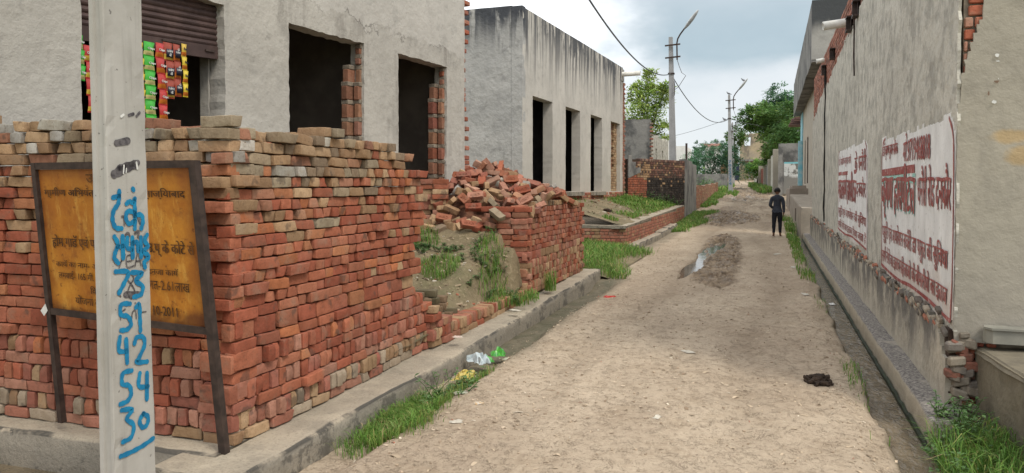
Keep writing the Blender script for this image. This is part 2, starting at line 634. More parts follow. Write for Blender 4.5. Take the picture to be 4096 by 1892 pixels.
MAT['blue_paint'] = simple('blue_brush_paint', (0.012, 0.22, 0.40), (0.01, 0.15, 0.30), 22, 0.55, 0.3, 60, 0.003)
MAT['black_paint'] = simple('faded_black_paint', (0.05, 0.045, 0.05), (0.14, 0.13, 0.13), 40, 0.7, 0.1)
def worn_paint():
    t = NT('worn_maroon_wall_paint')
    col = t.mix(t.ramp(t.noise(t.pos, 6, 4, 0.6), 0.35, 0.65), (0.27, 0.060, 0.052), (0.36, 0.12, 0.105))
    fl = t.ramp(t.noise(t.pos, 22, 5, 0.7), 0.54, 0.66)
    col = t.mix(t.m('MULTIPLY', fl, 0.6), col, (0.60, 0.50, 0.47))
    return t.done(col, 0.9)


MAT['red_letter'] = worn_paint()
MAT['teal_letter'] = simple('faded_teal_paint', (0.25, 0.52, 0.44), (0.42, 0.6, 0.54), 9, 0.85, 0.2)
MAT['sign_letter'] = simple('brown_black_lettering', (0.045, 0.022, 0.010), (0.13, 0.055, 0.018), 16, 0.7, 0.1)
MAT['leaf'] = None


def mural_mat():
    t = NT('limewash_mural_ground')
    f = t.ramp(t.noise(t.pos, 4, 5, 0.6, (1, 1, 0.5)), 0.3, 0.7)
    col = t.mix(f, (0.80, 0.79, 0.765), (0.66, 0.65, 0.63))
    z = t.sepz(t.pos)[2]
    e = t.m('ADD', z, t.m('MULTIPLY', t.m('SUBTRACT', t.noise(t.pos, 3, 5, 0.6), 0.5), 0.9))
    col = t.mix(t.ramp(e, 0.75, 1.15, lo=0.6, hi=0.0), col, (0.50, 0.39, 0.32))
    st = t.ramp(t.noise(t.pos, 1, 4, 0.6, (8, 8, 0.9)), 0.56, 0.72)
    col = t.mix(t.m('MULTIPLY', st, 0.5), col, (0.52, 0.52, 0.50))
    fl = t.ramp(t.noise(t.pos, 26, 4, 0.6), 0.62, 0.68)
    col = t.mix(t.m('MULTIPLY', fl, 0.6), col, (0.36, 0.34, 0.29))
    t.bump(t.noise(t.pos, 14, 5, 0.6), 0.4, 0.012)
    return t.done(col, 0.9)


MAT['mural'] = mural_mat()


def sign_mat():
    t = NT('rust_stained_yellow_sheet')
    f = t.ramp(t.noise(t.obj, 2.4, 6, 0.7), 0.3, 0.66)
    col = t.mix(f, (0.56, 0.25, 0.030), (0.36, 0.125, 0.016))
    f2 = t.ramp(t.noise(t.obj, 11, 5, 0.7, (1.6, 1, 0.45)), 0.5, 0.75)
    col = t.mix(t.m('MULTIPLY', f2, 0.55), col, (0.70, 0.42, 0.09))
    f3 = t.ramp(t.noise(t.obj, 5, 6, 0.7), 0.55, 0.72)
    col = t.mix(t.m('MULTIPLY', f3, 0.7), col, (0.17, 0.045, 0.012))
    o = t.sepz(t.obj)
    # rust eats in from the frame
    xx = t.m('ADD', t.m('ABSOLUTE', o[0]), t.m('MULTIPLY', t.m('SUBTRACT', t.noise(t.obj, 5, 5, 0.7), 0.5), 0.35))
    col = t.mix(t.ramp(xx, 0.44, 0.66, lo=0.0, hi=0.75), col, (0.20, 0.06, 0.016))
    sp = t.ramp(t.noise(t.obj, 17, 5, 0.7), 0.58, 0.68)
    col = t.mix(t.m('MULTIPLY', sp, 0.7), col, (0.12, 0.035, 0.012))
    zz = t.m('ADD', o[2], t.m('MULTIPLY', t.m('SUBTRACT', t.noise(t.obj, 6, 4), 0.5), 0.3))
    col = t.mix(t.ramp(zz, 1.38, 1.72, lo=0.0, hi=0.8), col, (0.20, 0.060, 0.018))
    col = t.mix(t.ramp(zz, 0.70, 0.80, lo=0.8, hi=0.0), col, (0.10, 0.03, 0.012))
    t.bump(t.noise(t.obj, 9, 5, 0.6), 0.25, 0.012)
    return t.done(col, 0.5)


MAT['sign'] = sign_mat()


def leaf_mat(name, c1, c2, c3=None, scale=1.2):
    t = NT(name)
    oi = t.attr('tint').outputs['Color']
    f = t.ramp(t.noise(t.pos, scale, 3, 0.6), 0.36, 0.64)
    col = t.mix(f, c1, c2)
    if c3:
        col = t.mix(t.ramp(t.noise(t.pos, scale * 2.3, 2), 0.52, 0.7), col, c3)
    col = t.mix(1.0, col, oi, 'MULTIPLY')
    tr = t.n.new('ShaderNodeBsdfTranslucent')
    t.put(tr.inputs['Color'], col)
    ms = t.n.new('ShaderNodeMixShader')
    ms.inputs[0].default_value = 0.28
    t.put(t.b.inputs['Base Color'], col)
    t.b.inputs['Roughness'].default_value = 0.6
    t.l.new(t.b.outputs[0], ms.inputs[1])
    t.l.new(tr.outputs[0], ms.inputs[2])
    t.l.new(ms.outputs[0], t.n['Material Output'].inputs[0])
    return t.mat


MAT['grass'] = leaf_mat('grass_blades', (0.15, 0.30, 0.06), (0.11, 0.235, 0.045), (0.22, 0.33, 0.11), 2.5)
MAT['weed'] = leaf_mat('weed_leaves', (0.14, 0.24, 0.085), (0.09, 0.17, 0.06), None, 4)
MAT['tree_dark'] = leaf_mat('dark_tree_leaves', (0.075, 0.17, 0.055), (0.12, 0.22, 0.06), (0.19, 0.28, 0.07), 0.35)
MAT['tree_yellow'] = leaf_mat('yellow_green_leaves', (0.34, 0.46, 0.14), (0.24, 0.36, 0.10), (0.42, 0.52, 0.20), 0.8)
MAT['tree_blue'] = leaf_mat('blue_green_feathery_leaves', (0.090, 0.20, 0.125), (0.12, 0.26, 0.15), None, 0.5)
MAT['bark'] = simple('grey_bark', (0.13, 0.105, 0.08), (0.07, 0.055, 0.045), 12, 0.95, 0.6, 40, 0.02)


# ------------------------------------------------------------------ generic builders
def sheet(mb, P, U, Z, keep, thick, ndisp=0.006, ns=2.0, mi=0, seed=3, rag=0.0, mi_side=None):
    """thick sheet over a (u, z) grid. P(u, z, w) -> world, w = depth outwards. Cells with keep() False are holes."""
    nu, nz_ = len(U), len(Z)
    uu, zz = np.meshgrid(U, Z, indexing='ij')
    uc = 0.25 * (uu[:-1, :-1] + uu[1:, :-1] + uu[:-1, 1:] + uu[1:, 1:])
    zc = 0.25 * (zz[:-1, :-1] + zz[1:, :-1] + zz[:-1, 1:] + zz[1:, 1:])
    K = keep(uc, zc)
    w = (fbm(uu * ns, zz * ns, seed, 4) - 0.5) * 2 * ndisp
    if rag > 0:
        # wobble only the vertices that border a removed cell
        Kp = np.zeros((nu + 1, nz_ + 1), bool)
        Kp[1:-1, 1:-1] = K
        cnt = Kp[:-1, :-1].astype(int) + Kp[1:, :-1] + Kp[:-1, 1:] + Kp[1:, 1:]
        edge = (cnt > 0) & (cnt < 4)
        uu = uu + np.where(edge, (vnoise(uu * 23, zz * 23, seed + 5) - 0.5) * rag, 0)
        zz = zz + np.where(edge, (vnoise(uu * 19, zz * 27, seed + 9) - 0.5) * rag, 0)
    vs = []
    for i in range(nu):
        for k in range(nz_):
            vs.append(P(uu[i, k], zz[i, k], w[i, k]))
    nb = len(vs)
    for i in range(nu):
        for k in range(nz_):
            vs.append(P(uu[i, k], zz[i, k], -thick))
    fs, ms = [], []
    sd_ = mi if mi_side is None else mi_side
    ix = lambda i, k: i * nz_ + k
    A = np.array([P(0, 0, 0), P(1, 0, 0), P(0, 1, 0), P(0, 0, 1)])
    flip = np.dot(np.cross(A[1] - A[0], A[2] - A[0]), A[3] - A[0]) < 0

    def q(a, b, c, d, m):
        fs.append((d, c, b, a) if flip else (a, b, c, d))
        ms.append(m)
    for i in range(nu - 1):
        for k in range(nz_ - 1):
            if not K[i, k]:
                continue
            a, b, c, d = ix(i, k), ix(i + 1, k), ix(i + 1, k + 1), ix(i, k + 1)
            q(a, b, c, d, mi)
            q(nb + d, nb + c, nb + b, nb + a, mi)
            if i == 0 or not K[i - 1, k]:
                q(d, nb + d, nb + a, a, sd_)
            if i == nu - 2 or not K[i + 1, k]:
                q(b, nb + b, nb + c, c, sd_)
            if k == 0 or not K[i, k - 1]:
                q(a, nb + a, nb + b, b, sd_)
            if k == nz_ - 2 or not K[i, k + 1]:
                q(c, nb + c, nb + d, d, sd_)
    base = len(mb.v)
    mb.v.extend(tuple(map(float, p)) for p in vs)
    mb.f.extend(tuple(i + base for i in f) for f in fs)
    mb.m.extend(ms)
    mb.t.extend([(1, 1, 1)] * len(fs))
    return mb


def lines(a, b, step, extra=()):
    n = max(2, int(round((b - a) / step)) + 1)
    base = np.linspace(a, b, n)
    ex = np.array([e for e in extra if a < e < b])
    if len(ex):
        base = np.array([x for x in base if x in (a, b) or np.min(np.abs(ex - x)) > step * 0.35])
        base = np.sort(np.r_[base, ex])
    return base


RED = [(0.345, 0.105, 0.060), (0.305, 0.090, 0.052), (0.365, 0.125, 0.070), (0.33, 0.118, 0.072), (0.375, 0.145, 0.085)]
ORG = [(0.40, 0.145, 0.066), (0.38, 0.16, 0.080)]
TAN = [(0.40, 0.26, 0.15), (0.34, 0.22, 0.125), (0.44, 0.30, 0.18), (0.30, 0.185, 0.105)]
OLV = [(0.29, 0.225, 0.15), (0.25, 0.185, 0.125), (0.32, 0.26, 0.18)]
BRN = [(0.36, 0.17, 0.105), (0.31, 0.15, 0.095), (0.38, 0.20, 0.12), (0.34, 0.12, 0.07)]
GRY = [(0.40, 0.375, 0.32), (0.32, 0.30, 0.27), (0.50, 0.47, 0.42)]
PNK = [(0.37, 0.155, 0.105), (0.33, 0.125, 0.088), (0.40, 0.20, 0.14)]


def pick(*pools):
    p = pools[rnd.randrange(len(pools))]
    c = p[rnd.randrange(len(p))]
    k = rnd.uniform(0.80, 1.16)
    return tuple(min(0.8, x * k) for x in c)


def laid(mb, p0, d, n, L, z0, z1, course=0.085, bl=0.235, gap=0.010, proud=0.012, depth=0.06, col=lambda u, z: pick(RED), header_every=2, topfn=None, tall=None, bev=0.007, skip=None, mi=0):
    """bricks bonded in courses on the face of a wall: d along, n out of it"""
    d, n = Vector(d).normalized(), Vector(n).normalized()
    Zv = Vector((0, 0, 1))
    p0 = Vector(p0)
    z, r = z0, 0
    while z < z1 - 0.02:
        h = course if not tall else tall(r, z)
        hdr = header_every and (r % header_every == 1)
        bw = bl / 2 - 0.002 if hdr else bl
        if tall and h > course * 1.2:
            bw = course * 0.95
        u = -rnd.uniform(0, bw * 0.9)
        while u < L - 0.01:
            w = bw * rnd.uniform(0.93, 1.05)
            a, b = max(u, 0), min(u + w, L)
            if b - a > 0.03 and (topfn is None or z + h * 0.6 < topfn((a + b) / 2)) and not (skip and skip((a + b) / 2, z + h / 2)):
                pr = proud + rnd.uniform(-0.005, 0.006)
                c = p0 + d * ((a + b) / 2) + Zv * (z + h / 2 - p0.z) + n * (pr - depth / 2)
                ca = rnd.uniform(-0.012, 0.012)
                ax = (d + Zv * ca).normalized()
                az = (Zv - d * ca).normalized()
                mb.obox(c, ax, n if ax.cross(n).dot(az) > 0 else -n, az, (b - a - gap) / 2, depth / 2, (h - gap) / 2, mi, col((a + b) / 2, z), bev)
            u += w
        z += h
        r += 1
    return mb


def txt(body, font_shear=0.0):
    """2-D triangulated lettering from the built-in font -> (verts Nx2 scaled to unit box, faces, width/height)"""
    cu = bpy.data.curves.new('letters', 'FONT')
    cu.body = body
    cu.size = 1
    cu.shear = font_shear
    cu.resolution_u = 2
    ob = bpy.data.objects.new('letters', cu)
    COL.objects.link(ob)
    me = bpy.data.meshes.new_from_object(ob)
    v = np.array([p.co[:2] for p in me.vertices]) if len(me.vertices) else np.zeros((0, 2))
    f = [tuple(p.vertices) for p in me.polygons]
    bpy.data.meshes.remove(me)
    bpy.data.objects.remove(ob)
    bpy.data.curves.remove(cu)
    return v, f


def put_text(mb, body, o, ax, ay, w, h, mi=0, bold=0.0, wob=0.0, shear=0.0, off=0.0):
    """fit the words into a w x h box with its lower left corner at o"""
    v, f = txt(body, shear)
    if not len(v):
        return mb
    lo, hi = v.min(0), v.max(0)
    s = (v - lo) / np.maximum(hi - lo, 1e-6)
    if wob:
        s[:, 1] += (vnoise(s[:, 0] * 9, s[:, 0] * 0, 5) - 0.5) * wob
    o, ax, ay = Vector(o), Vector(ax).normalized(), Vector(ay).normalized()
    nn = ax.cross(ay)
    for k in range(3 if bold else 1):
        dx = (k - 1) * bold if bold else 0
        mb.add([o + ax * (x * w + dx) + ay * (y * h) + nn * (0.0004 * k + off) for x, y in s], f, mi)
    return mb


def deva(s):
    """visual order for the unshaped font: short-i sign goes before its letter; reph shown as a hook above"""
    out = []
    i = 0
    while i < len(s):
        c = s[i]
        if i + 1 < len(s) and s[i + 1] == 'ि':
            out += ['ि', c]
            i += 2
        elif c == 'र' and i + 2 < len(s) and s[i + 1] == '्':
            out += [s[i + 2], 'ॅ']
            i += 3
        elif c == '्' and i + 1 < len(s) and s[i + 1] == 'र':
            out += ['्']
            i += 2
        elif c == '्':
            i += 1
        else:
            out.append(c)
            i += 1
    return ''.join(out)


def stroke(mb, pts, w, O, AX, AY, N, off=0.0, mi=0, seg=5):
    """one brush stroke: a flat ribbon with round ends along a smoothed path in the plane O, AX, AY"""
    P = [Vector((p[0], p[1], 0)) for p in pts]
    if len(P) > 2:
        Q = []
        for i in range(len(P) - 1):
            p0, p1, p2, p3 = P[max(i - 1, 0)], P[i], P[i + 1], P[min(i + 2, len(P) - 1)]
            for k in range(seg):
                t = k / seg
                Q.append(0.5 * ((2 * p1) + (p2 - p0) * t + (2 * p0 - 5 * p1 + 4 * p2 - p3) * t * t + (3 * p1 - p0 - 3 * p2 + p3) * t ** 3))
        Q.append(P[-1])
        P = Q
    vs, fs = [], []
    for i, p in enumerate(P):
        t = (P[min(i + 1, len(P) - 1)] - P[max(i - 1, 0)])
        t = t.normalized() if t.length > 1e-9 else Vector((1, 0, 0))
        s_ = Vector((-t.y, t.x, 0))
        ww = w * (0.5 + 0.07 * math.sin(i * 1.7 + pts[0][0] * 90))
        vs += [p + s_ * ww, p - s_ * ww]
    for i in range(len(P) - 1):
        fs.append((2 * i, 2 * i + 1, 2 * i + 3, 2 * i + 2))
    for e, sg in ((0, -1), (len(P) - 1, 1)):
        t = (P[min(e + 1, len(P) - 1)] - P[max(e - 1, 0)]).normalized()
        a0 = math.atan2(t.y, t.x) + (0 if sg > 0 else math.pi)
        b0 = len(vs)
        for k in range(7):
            a = a0 - math.pi / 2 + math.pi * k / 6
            vs.append(P[e] + Vector((math.cos(a), math.sin(a), 0)) * w * 0.5)
        fs.append(tuple(range(b0, b0 + 7)))
    O, AX, AY, N = Vector(O), Vector(AX), Vector(AY), Vector(N)
    W = [O + AX * p.x + AY * p.y + N * off for p in vs]
    fs2 = []
    for f in fs:
        a, b, c = W[f[0]], W[f[1]], W[f[2]]
        fs2.append(f if (b - a).cross(c - a).dot(N) > 0 else tuple(reversed(f)))
    mb.add(W, fs2, mi)


def blades(mb, pts, hmin, hmax, w, lean=0.5, tint=None):
    for (x, y, z) in pts:
        a = rnd.uniform(0, 2 * math.pi)
        h = rnd.uniform(hmin, hmax)
        le = rnd.uniform(0.1, lean) * h
        ww = w * rnd.uniform(0.6, 1.2)
        dx, dy = math.cos(a), math.sin(a)
        sx, sy = -dy * ww / 2, dx * ww / 2
        k = rnd.uniform(0.65, 1.3)
        t = (k * rnd.uniform(0.9, 1.25), k, k * 0.9)
        if rnd.random() < 0.13:
            t = (k * 2.4, k * 1.15, k * 1.9)
        p1 = (x + dx * le * 0.18, y + dy * le * 0.18, z + h * 0.5)
        p3 = (x + dx * le * 0.6, y + dy * le * 0.6, z + h * 0.84)
        p2 = (x + dx * le * 1.25, y + dy * le * 1.25, z + h * rnd.uniform(0.6, 0.95))
        mb.add([(x - sx, y - sy, z - 0.01), (x + sx, y + sy, z - 0.01), (p1[0] + sx * 0.9, p1[1] + sy * 0.9, p1[2]), (p1[0] - sx * 0.9, p1[1] - sy * 0.9, p1[2]),
                (p3[0] + sx * 0.65, p3[1] + sy * 0.65, p3[2]), (p3[0] - sx * 0.65, p3[1] - sy * 0.65, p3[2]), p2],
               [(0, 1, 2, 3), (3, 2, 4, 5), (5, 4, 6)], 0, t)


def leaf(mb, c, d, up, L, W, t):
    """one folded leaf: four triangles"""
    d = Vector(d).normalized()
    s = d.cross(Vector(up))
    s = s.normalized() if s.length > 1e-6 else Vector((1, 0, 0))
    u = s.cross(d)
    c = Vector(c)
    mb.add([c, c + d * L * 0.45 + s * W / 2 + u * W * 0.15, c + d * L, c + d * L * 0.45 - s * W / 2 + u * W * 0.15, c + d * L * 0.5],
           [(0, 1, 4), (1, 2, 4), (0, 4, 3), (4, 2, 3)], 0, t)


def weed(mb, x, y, z, h, n, L=0.06):
    for s_ in range(n):
        a = rnd.uniform(0, 6.28)
        tip = Vector((x + math.cos(a) * h * rnd.uniform(0.1, 0.8), y + math.sin(a) * h * rnd.uniform(0.1, 0.8), z + h * rnd.uniform(0.4, 1)))
        b = Vector((x, y, z))
        mb.tube([b, b.lerp(tip, 0.5) + Vector((0, 0, h * 0.1)), tip], 0.0025, 3, 0, False, (0.8, 0.8, 0.6))
        for k in range(7):
            f = (k + 1) / 7
            p = b.lerp(tip, f) + Vector((0, 0, h * 0.1 * math.sin(f * 3.1)))
            q = rnd.uniform(0, 6.28)
            g = rnd.uniform(0.75, 1.3)
            leaf(mb, p, (math.cos(q), math.sin(q), rnd.uniform(-0.2, 0.5)), (0, 0, 1), L * rnd.uniform(0.6, 1.2), L * 0.55, (g, g, g))


def rough_block(mb, x0, x1, y0, y1, zb, zt, amp=0.012, step=0.07, mi=0, seed=1, ns=5, round_=0.015):
    """a worn concrete block/kerb running along Y: gridded, chipped, rounded; zb/zt functions of y"""
    Y = lines(y0, y1, step)
    prof = [(x1, 0.0), (x1, 0.4), (x1, 0.65), (x1, 0.84), (x1 - 0.003, 0.955), (x1 - 0.018, 0.992), (x1 - 0.05, 1.0), (x1 - (x1 - x0) * 0.4, 1.0), (x1 - (x1 - x0) * 0.7, 1.0), (x0, 1.0)]
    vs, fs = [], []
    for j, y in enumerate(Y):
        for i, (x, t) in enumerate(prof):
            b, tt = zb(y), zt(y)
            nz1 = float(fbm(y * ns + i * 3.1, x * 9 + t * 4, seed, 4) - 0.5) * 2
            xx = x + (amp * nz1 if t < 1 else amp * nz1 * 0.6)
            z_ = b + (tt - b) * t + (amp * nz1 if t > 0.5 else 0)
            vs.append((xx, y, z_))
    m = len(prof)
    for j in range(len(Y) - 1):
        for i in range(m - 1):
            fs.append((j * m + i, (j + 1) * m + i, (j + 1) * m + i + 1, j * m + i + 1))
    for j in (0, len(Y) - 1):
        ring = [j * m + i for i in range(m)]
        b = len(vs)
        vs.append((x0, Y[j], zb(Y[j])))
        ring.append(b)
        fs.append(tuple(ring) if j == 0 else tuple(reversed(ring)))
    return mb.add(vs, fs, mi)

# ------------------------------------------------------------------ ground, lane, gutters, water
S0 = 0.0103


def lane_shift(Y):
    return np.interp(Y, [0, 45, 75, 110, 140], [0, 0, -0.9, -2.6, -5.0])


def mudmask(X, Y):
    cx = np.interp(Y, [12.5, 14, 18, 23.5], [-0.72, -0.92, -0.98, -1.2])
    wd = np.interp(Y, [12.3, 13.2, 15, 19, 23, 24.6], [0.0, 0.40, 0.46, 0.52, 0.46, 0.0])
    wob = 0.14 * (fbm(X * 3, Y * 1.3, 41, 3) - 0.5)
    m1 = sstep(1.1, 0.7, np.abs(X + wob - cx) / np.maximum(wd, 1e-3)) * (wd > 0.01)
    e = ((X + 1.36) / 1.15) ** 2 + ((Y - 33) / 4.8) ** 2 + 0.8 * (fbm(X * 1.6, Y * 0.5, 43, 3) - 0.5)
    m2 = sstep(1.1, 0.65, e)
    e3 = ((X + 1.4) / 2.6) ** 2 + ((Y - 55) / 12) ** 2 + 2.0 * (fbm(X * 1.1, Y * 0.35, 47, 3) - 0.5)
    m3 = sstep(1.1, 0.6, e3) * 0.85
    m4 = 0.55 * sstep(24, 34, Y) * sstep(0.42, 0.6, fbm(X * 1.7, Y * 0.6, 48, 4))
    return np.maximum(np.maximum(m1, m2), np.maximum(m3, m4))


def pudmask(X, Y):
    cx = np.interp(Y, [13.6, 14.3, 16.5, 18.5, 20, 22.5], [-1.40, -1.36, -1.32, -1.28, -1.24, -1.16])
    wd = np.interp(Y, [13.4, 14.5, 16, 17, 18.5, 20.5, 21.8, 22.8], [0, 0.16, 0.20, 0.13, 0.22, 0.26, 0.18, 0])
    a = sstep(1.15, 0.7, np.abs(X - cx + 0.10 * (fbm(X * 4, Y * 2, 51, 3) - 0.5)) / np.maximum(wd, 1e-3)) * (wd > 0.01)
    e = ((X + 1.50) / 0.75) ** 2 + ((Y - 33.2) / 3.2) ** 2 + 1.2 * (fbm(X * 3, Y * 0.9, 53, 3) - 0.5)
    a = a * (0.45 + 0.55 * sstep(0.30, 0.42, fbm(X * 5 + 9, Y * 1.2, 56, 3)))
    brk = sstep(0.50, 0.62, fbm(X * 6, Y * 2.2, 57, 3))
    e5 = ((X + 1.5) / 1.7) ** 2 + ((Y - 54) / 10) ** 2 + 1.6 * (fbm(X * 1.5, Y * 0.5, 58, 3) - 0.5)
    return np.maximum(a, np.maximum(sstep(1.0, 0.6, e) * 0.8 * brk, sstep(1.0, 0.6, e5) * 0.8 * sstep(0.5, 0.6, fbm(X * 4, Y * 1.1, 59, 3))))


def track(X, Y):
    """two shallow wheel tracks"""
    c = 0.16 * np.sin(Y * 0.33) + 0.1 * np.sin(Y * 0.83 + 1)
    s = np.exp(-((X + 0.02 + c) / 0.17) ** 2) * (0.5 + 0.9 * (fbm(X * 2, Y * 0.8, 64, 3) - 0.2)) + np.exp(-((X + 1.55 + c * 0.8) / 0.16) ** 2) * (0.5 + 0.9 * (fbm(X * 2, Y * 0.8, 66, 3) - 0.2))
    return s * sstep(3.5, 7, Y)


def lane_edge(Y):
    return 0.80 + 0.07 * (fbm(np.asarray(Y) * 1.1, np.asarray(Y) * 0, 61, 4) - 0.5) * 2 + np.interp(Y, [0, 5, 8, 20, 30], [-0.06, -0.02, 0.0, 0.03, 0.10])


def lane_z(X, Y):
    X = np.asarray(X, float)
    Y = np.asarray(Y, float)
    z = zl(Y) + 0.025 * (1 - ((X + 0.9) / 1.8) ** 2).clip(-1, 1)
    z = z + 0.07 * (fbm(X * 0.9, Y * 0.55, 21, 3) - 0.5) * sstep(2, 9, Y)
    z = z + 0.020 * (fbm(X * 5, Y * 5, 22, 4) - 0.5) + 0.009 * (fbm(X * 22, Y * 22, 23, 3) - 0.5)
    z = z - 0.028 * track(X, Y)
    far = sstep(28, 42, Y)
    z = z + far * 0.16 * (fbm(X * 2.2, Y * 1.2, 25, 4) - 0.5)
    mm = mudmask(X, Y)
    ridg = 1 - np.abs(2 * fbm(X * 4.2 + 2 * fbm(X * 2, Y * 2, 31, 2), Y * 3.6, 32, 4) - 1)
    ridg2 = 1 - np.abs(2 * fbm(X * 9 + 30, Y * 7, 36, 3) - 1)
    z = z + mm * (0.15 * (ridg - 0.72) + 0.11 * (ridg2 - 0.72) + 0.05 * (fbm(X * 16, Y * 14, 33, 3) - 0.5) + 0.005)
    z = z - 0.125 * pudmask(X, Y)
    # left gutter beside the kerb
    gut = sstep(-2.30, -2.48, X + 0.12 * (fbm(X * 2, Y * 1.4, 35, 3) - 0.5)) * sstep(12.9, 12.3, Y) * sstep(-2.95, -2.86, X)
    z = z - 0.10 * gut
    fg = sstep(-2.70, -2.80, X) * sstep(3.30, 3.37, Y) * sstep(3.9, 3.8, Y)
    z = z - 0.24 * fg
    # right drain
    dr = sstep(0, 0.045, X - lane_edge(Y)) * sstep(29, 27.5, Y)
    z = z - 0.32 * dr - 0.05 * sstep(-0.22, 0.0, X - lane_edge(Y)) * (1 - dr) * sstep(29, 27.5, Y)
    return z


def lane_mat():
    t = NT('trodden_dirt')
    f = t.ramp(t.noise(t.pos, 0.75, 6, 0.6), 0.32, 0.68)
    col = t.mix(f, (0.495, 0.402, 0.30), (0.40, 0.318, 0.234))
    f2 = t.ramp(t.noise(t.pos, 3.6, 6, 0.68), 0.45, 0.72)
    col = t.mix(t.m('MULTIPLY', f2, 0.65), col, (0.31, 0.235, 0.16))
    f3 = t.ramp(t.noise(t.pos, 26, 5, 0.7), 0.40, 0.68)
    col = t.mix(t.m('MULTIPLY', f3, 0.40), col, (0.60, 0.50, 0.37))
    f4 = t.ramp(t.noise(t.pos, 75, 3, 0.6), 0.58, 0.70)
    col = t.mix(t.m('MULTIPLY', f4, 0.55), col, (0.20, 0.15, 0.10))
    f5 = t.ramp(t.noise(t.pos, 9, 4, 0.6, (1, 0.5, 1)), 0.60, 0.66)
    col = t.mix(t.m('MULTIPLY', f5, 0.28), col, (0.24, 0.185, 0.13))
    big = t.ramp(t.noise(t.pos, 0.42, 4, 0.6, (1.6, 0.5, 1)), 0.40, 0.62)
    col = t.mix(t.m('MULTIPLY', big, 0.38), col, (0.27, 0.205, 0.145))
    trk = t.m('MULTIPLY', t.attr('track').outputs['Fac'], 0.4)
    col = t.mix(trk, col, (0.245, 0.19, 0.135))
    wv = t.noise(t.pos, 5, 3, 0.6)
    lm = None
    for sc_, th, wdt in ((11, 0.5, 0.012), (19, 0.52, 0.016), (31, 0.48, 0.018)):
        q = t.m('ABSOLUTE', t.m('SUBTRACT', t.noise(t.pos, sc_, 4, 0.65, (1, 0.75, 1), 0.8), th))
        ln = t.m('MULTIPLY', t.ramp(q, 0.0, wdt, lo=1.0, hi=0.0), t.ramp(t.noise(t.pos, sc_ * 0.42 + 1.3, 3, 0.6), 0.50, 0.60))
        lm = ln if lm is None else t.m('MAXIMUM', lm, ln)
    col = t.mix(t.m('MULTIPLY', lm, 0.5), col, (0.165, 0.12, 0.082))  # cracks and flake edges, with their crevice shade put into the colour
    mud = t.attr('mud').outputs['Fac']
    damp = t.attr('damp').outputs['Fac']
    mt = t.mix(t.ramp(t.noise(t.pos, 7, 6, 0.7, (1, 0.6, 1)), 0.40, 0.60), (0.105, 0.068, 0.040), (0.275, 0.20, 0.128))
    col = t.mix(t.m('MULTIPLY', mud, 0.9), col, mt)
    dm = t.mix(t.ramp(t.noise(t.pos, 4, 5, 0.6), 0.4, 0.62), (0.125, 0.115, 0.075), (0.17, 0.145, 0.10))
    col = t.mix(damp, col, dm)
    wet = t.m('MAXIMUM', t.m('MULTIPLY', mud, 0.55), t.m('MULTIPLY', damp, 0.75))
    b1 = t.bump(t.noise(t.pos, 11, 7, 0.7), 0.5, 0.03)
    b2_ = t.bump(t.m('MULTIPLY', lm, -1.0), 0.7, 0.012, b1)
    t.bump(t.noise(t.pos, 75, 5, 0.7), 0.6, 0.007, b2_)
    pw = t.attr('pool').outputs['Fac']
    rg = t.m('SUBTRACT', 0.95, t.m('MULTIPLY', wet, 0.45))
    wetn = t.m('MULTIPLY', t.m('MULTIPLY', mud, t.ramp(t.noise(t.pos, 3, 4, 0.6), 0.45, 0.6)), 0.45)
    rg = t.m('SUBTRACT', rg, wetn)
    t.put(t.b.inputs['Specular IOR Level'], t.m('ADD', 0.12, t.m('MULTIPLY', pw, 0.4)))
    return t.done(col, t.m('MAXIMUM', t.m('SUBTRACT', rg, t.m('MULTIPLY', pw, 0.5)), 0.12))


MAT['lane'] = lane_mat()
Ys = [0.6]
while Ys[-1] < 150:
    y = Ys[-1]
    Ys.append(y + max(0.028, 0.0032 * y if y < 62 else 0.012 * y))
Ys = np.array(Ys)
Xs = np.r_[np.linspace(-9, -3.0, 26), np.linspace(-2.95, 1.16, 150), np.linspace(1.3, 6, 9)]
GX, GY = np.meshgrid(Xs, Ys, indexing='ij')
GZ = lane_z(GX, GY)
GX2 = GX + lane_shift(GY)
me = bpy.data.meshes.new('lane')
nx, ny = GX.shape
idx = np.arange(nx * ny).reshape(nx, ny)
quads = np.stack([idx[:-1, :-1], idx[1:, :-1], idx[1:, 1:], idx[:-1, 1:]], -1).reshape(-1, 4)
me.from_pydata(np.stack([GX2, GY, GZ], -1).reshape(-1, 3).tolist(), [], quads.tolist())
me.materials.append(MAT['lane'])
me.polygons.foreach_set('use_smooth', [True] * len(quads))
a = me.attributes.new('mud', 'FLOAT', 'POINT')
mudv = np.maximum(mudmask(GX, GY) * (0.55 + 0.9 * (fbm(GX * 3, GY * 2, 71, 3) - 0.2)).clip(0, 1), pudmask(GX, GY))
a.data.foreach_set('value', mudv.ravel().clip(0, 1))
a = me.attributes.new('damp', 'FLOAT', 'POINT')
dn = 0.25 * (fbm(GX * 2.5, GY * 1.6, 73, 4) - 0.5)
damp = sstep(-2.15, -2.45, GX + dn) * sstep(14.5, 12.6, GY) * sstep(6.2, 7.6, GY + 3 * dn)
damp = np.maximum(damp, sstep(-0.06, 0.03, GX - lane_edge(GY) + dn * 0.35) * sstep(29, 27, GY))
damp = np.maximum(damp, sstep(3.30, 3.36, GY) * sstep(-2.6, -2.76, GX) * sstep(4.0, 3.9, GY))
damp = np.maximum(damp, 0.5 * sstep(-2.5, -2.8, GX + dn * 2) * sstep(17, 20, GY) * sstep(33, 30, GY))
a.data.foreach_set('value', damp.ravel().clip(0, 1))
a = me.attributes.new('pool', 'FLOAT', 'POINT')
a.data.foreach_set('value', pudmask(GX, GY).ravel().clip(0, 1))
a = me.attributes.new('track', 'FLOAT', 'POINT')
a.data.foreach_set('value', track(GX, GY).ravel().clip(0, 1))
me.update()
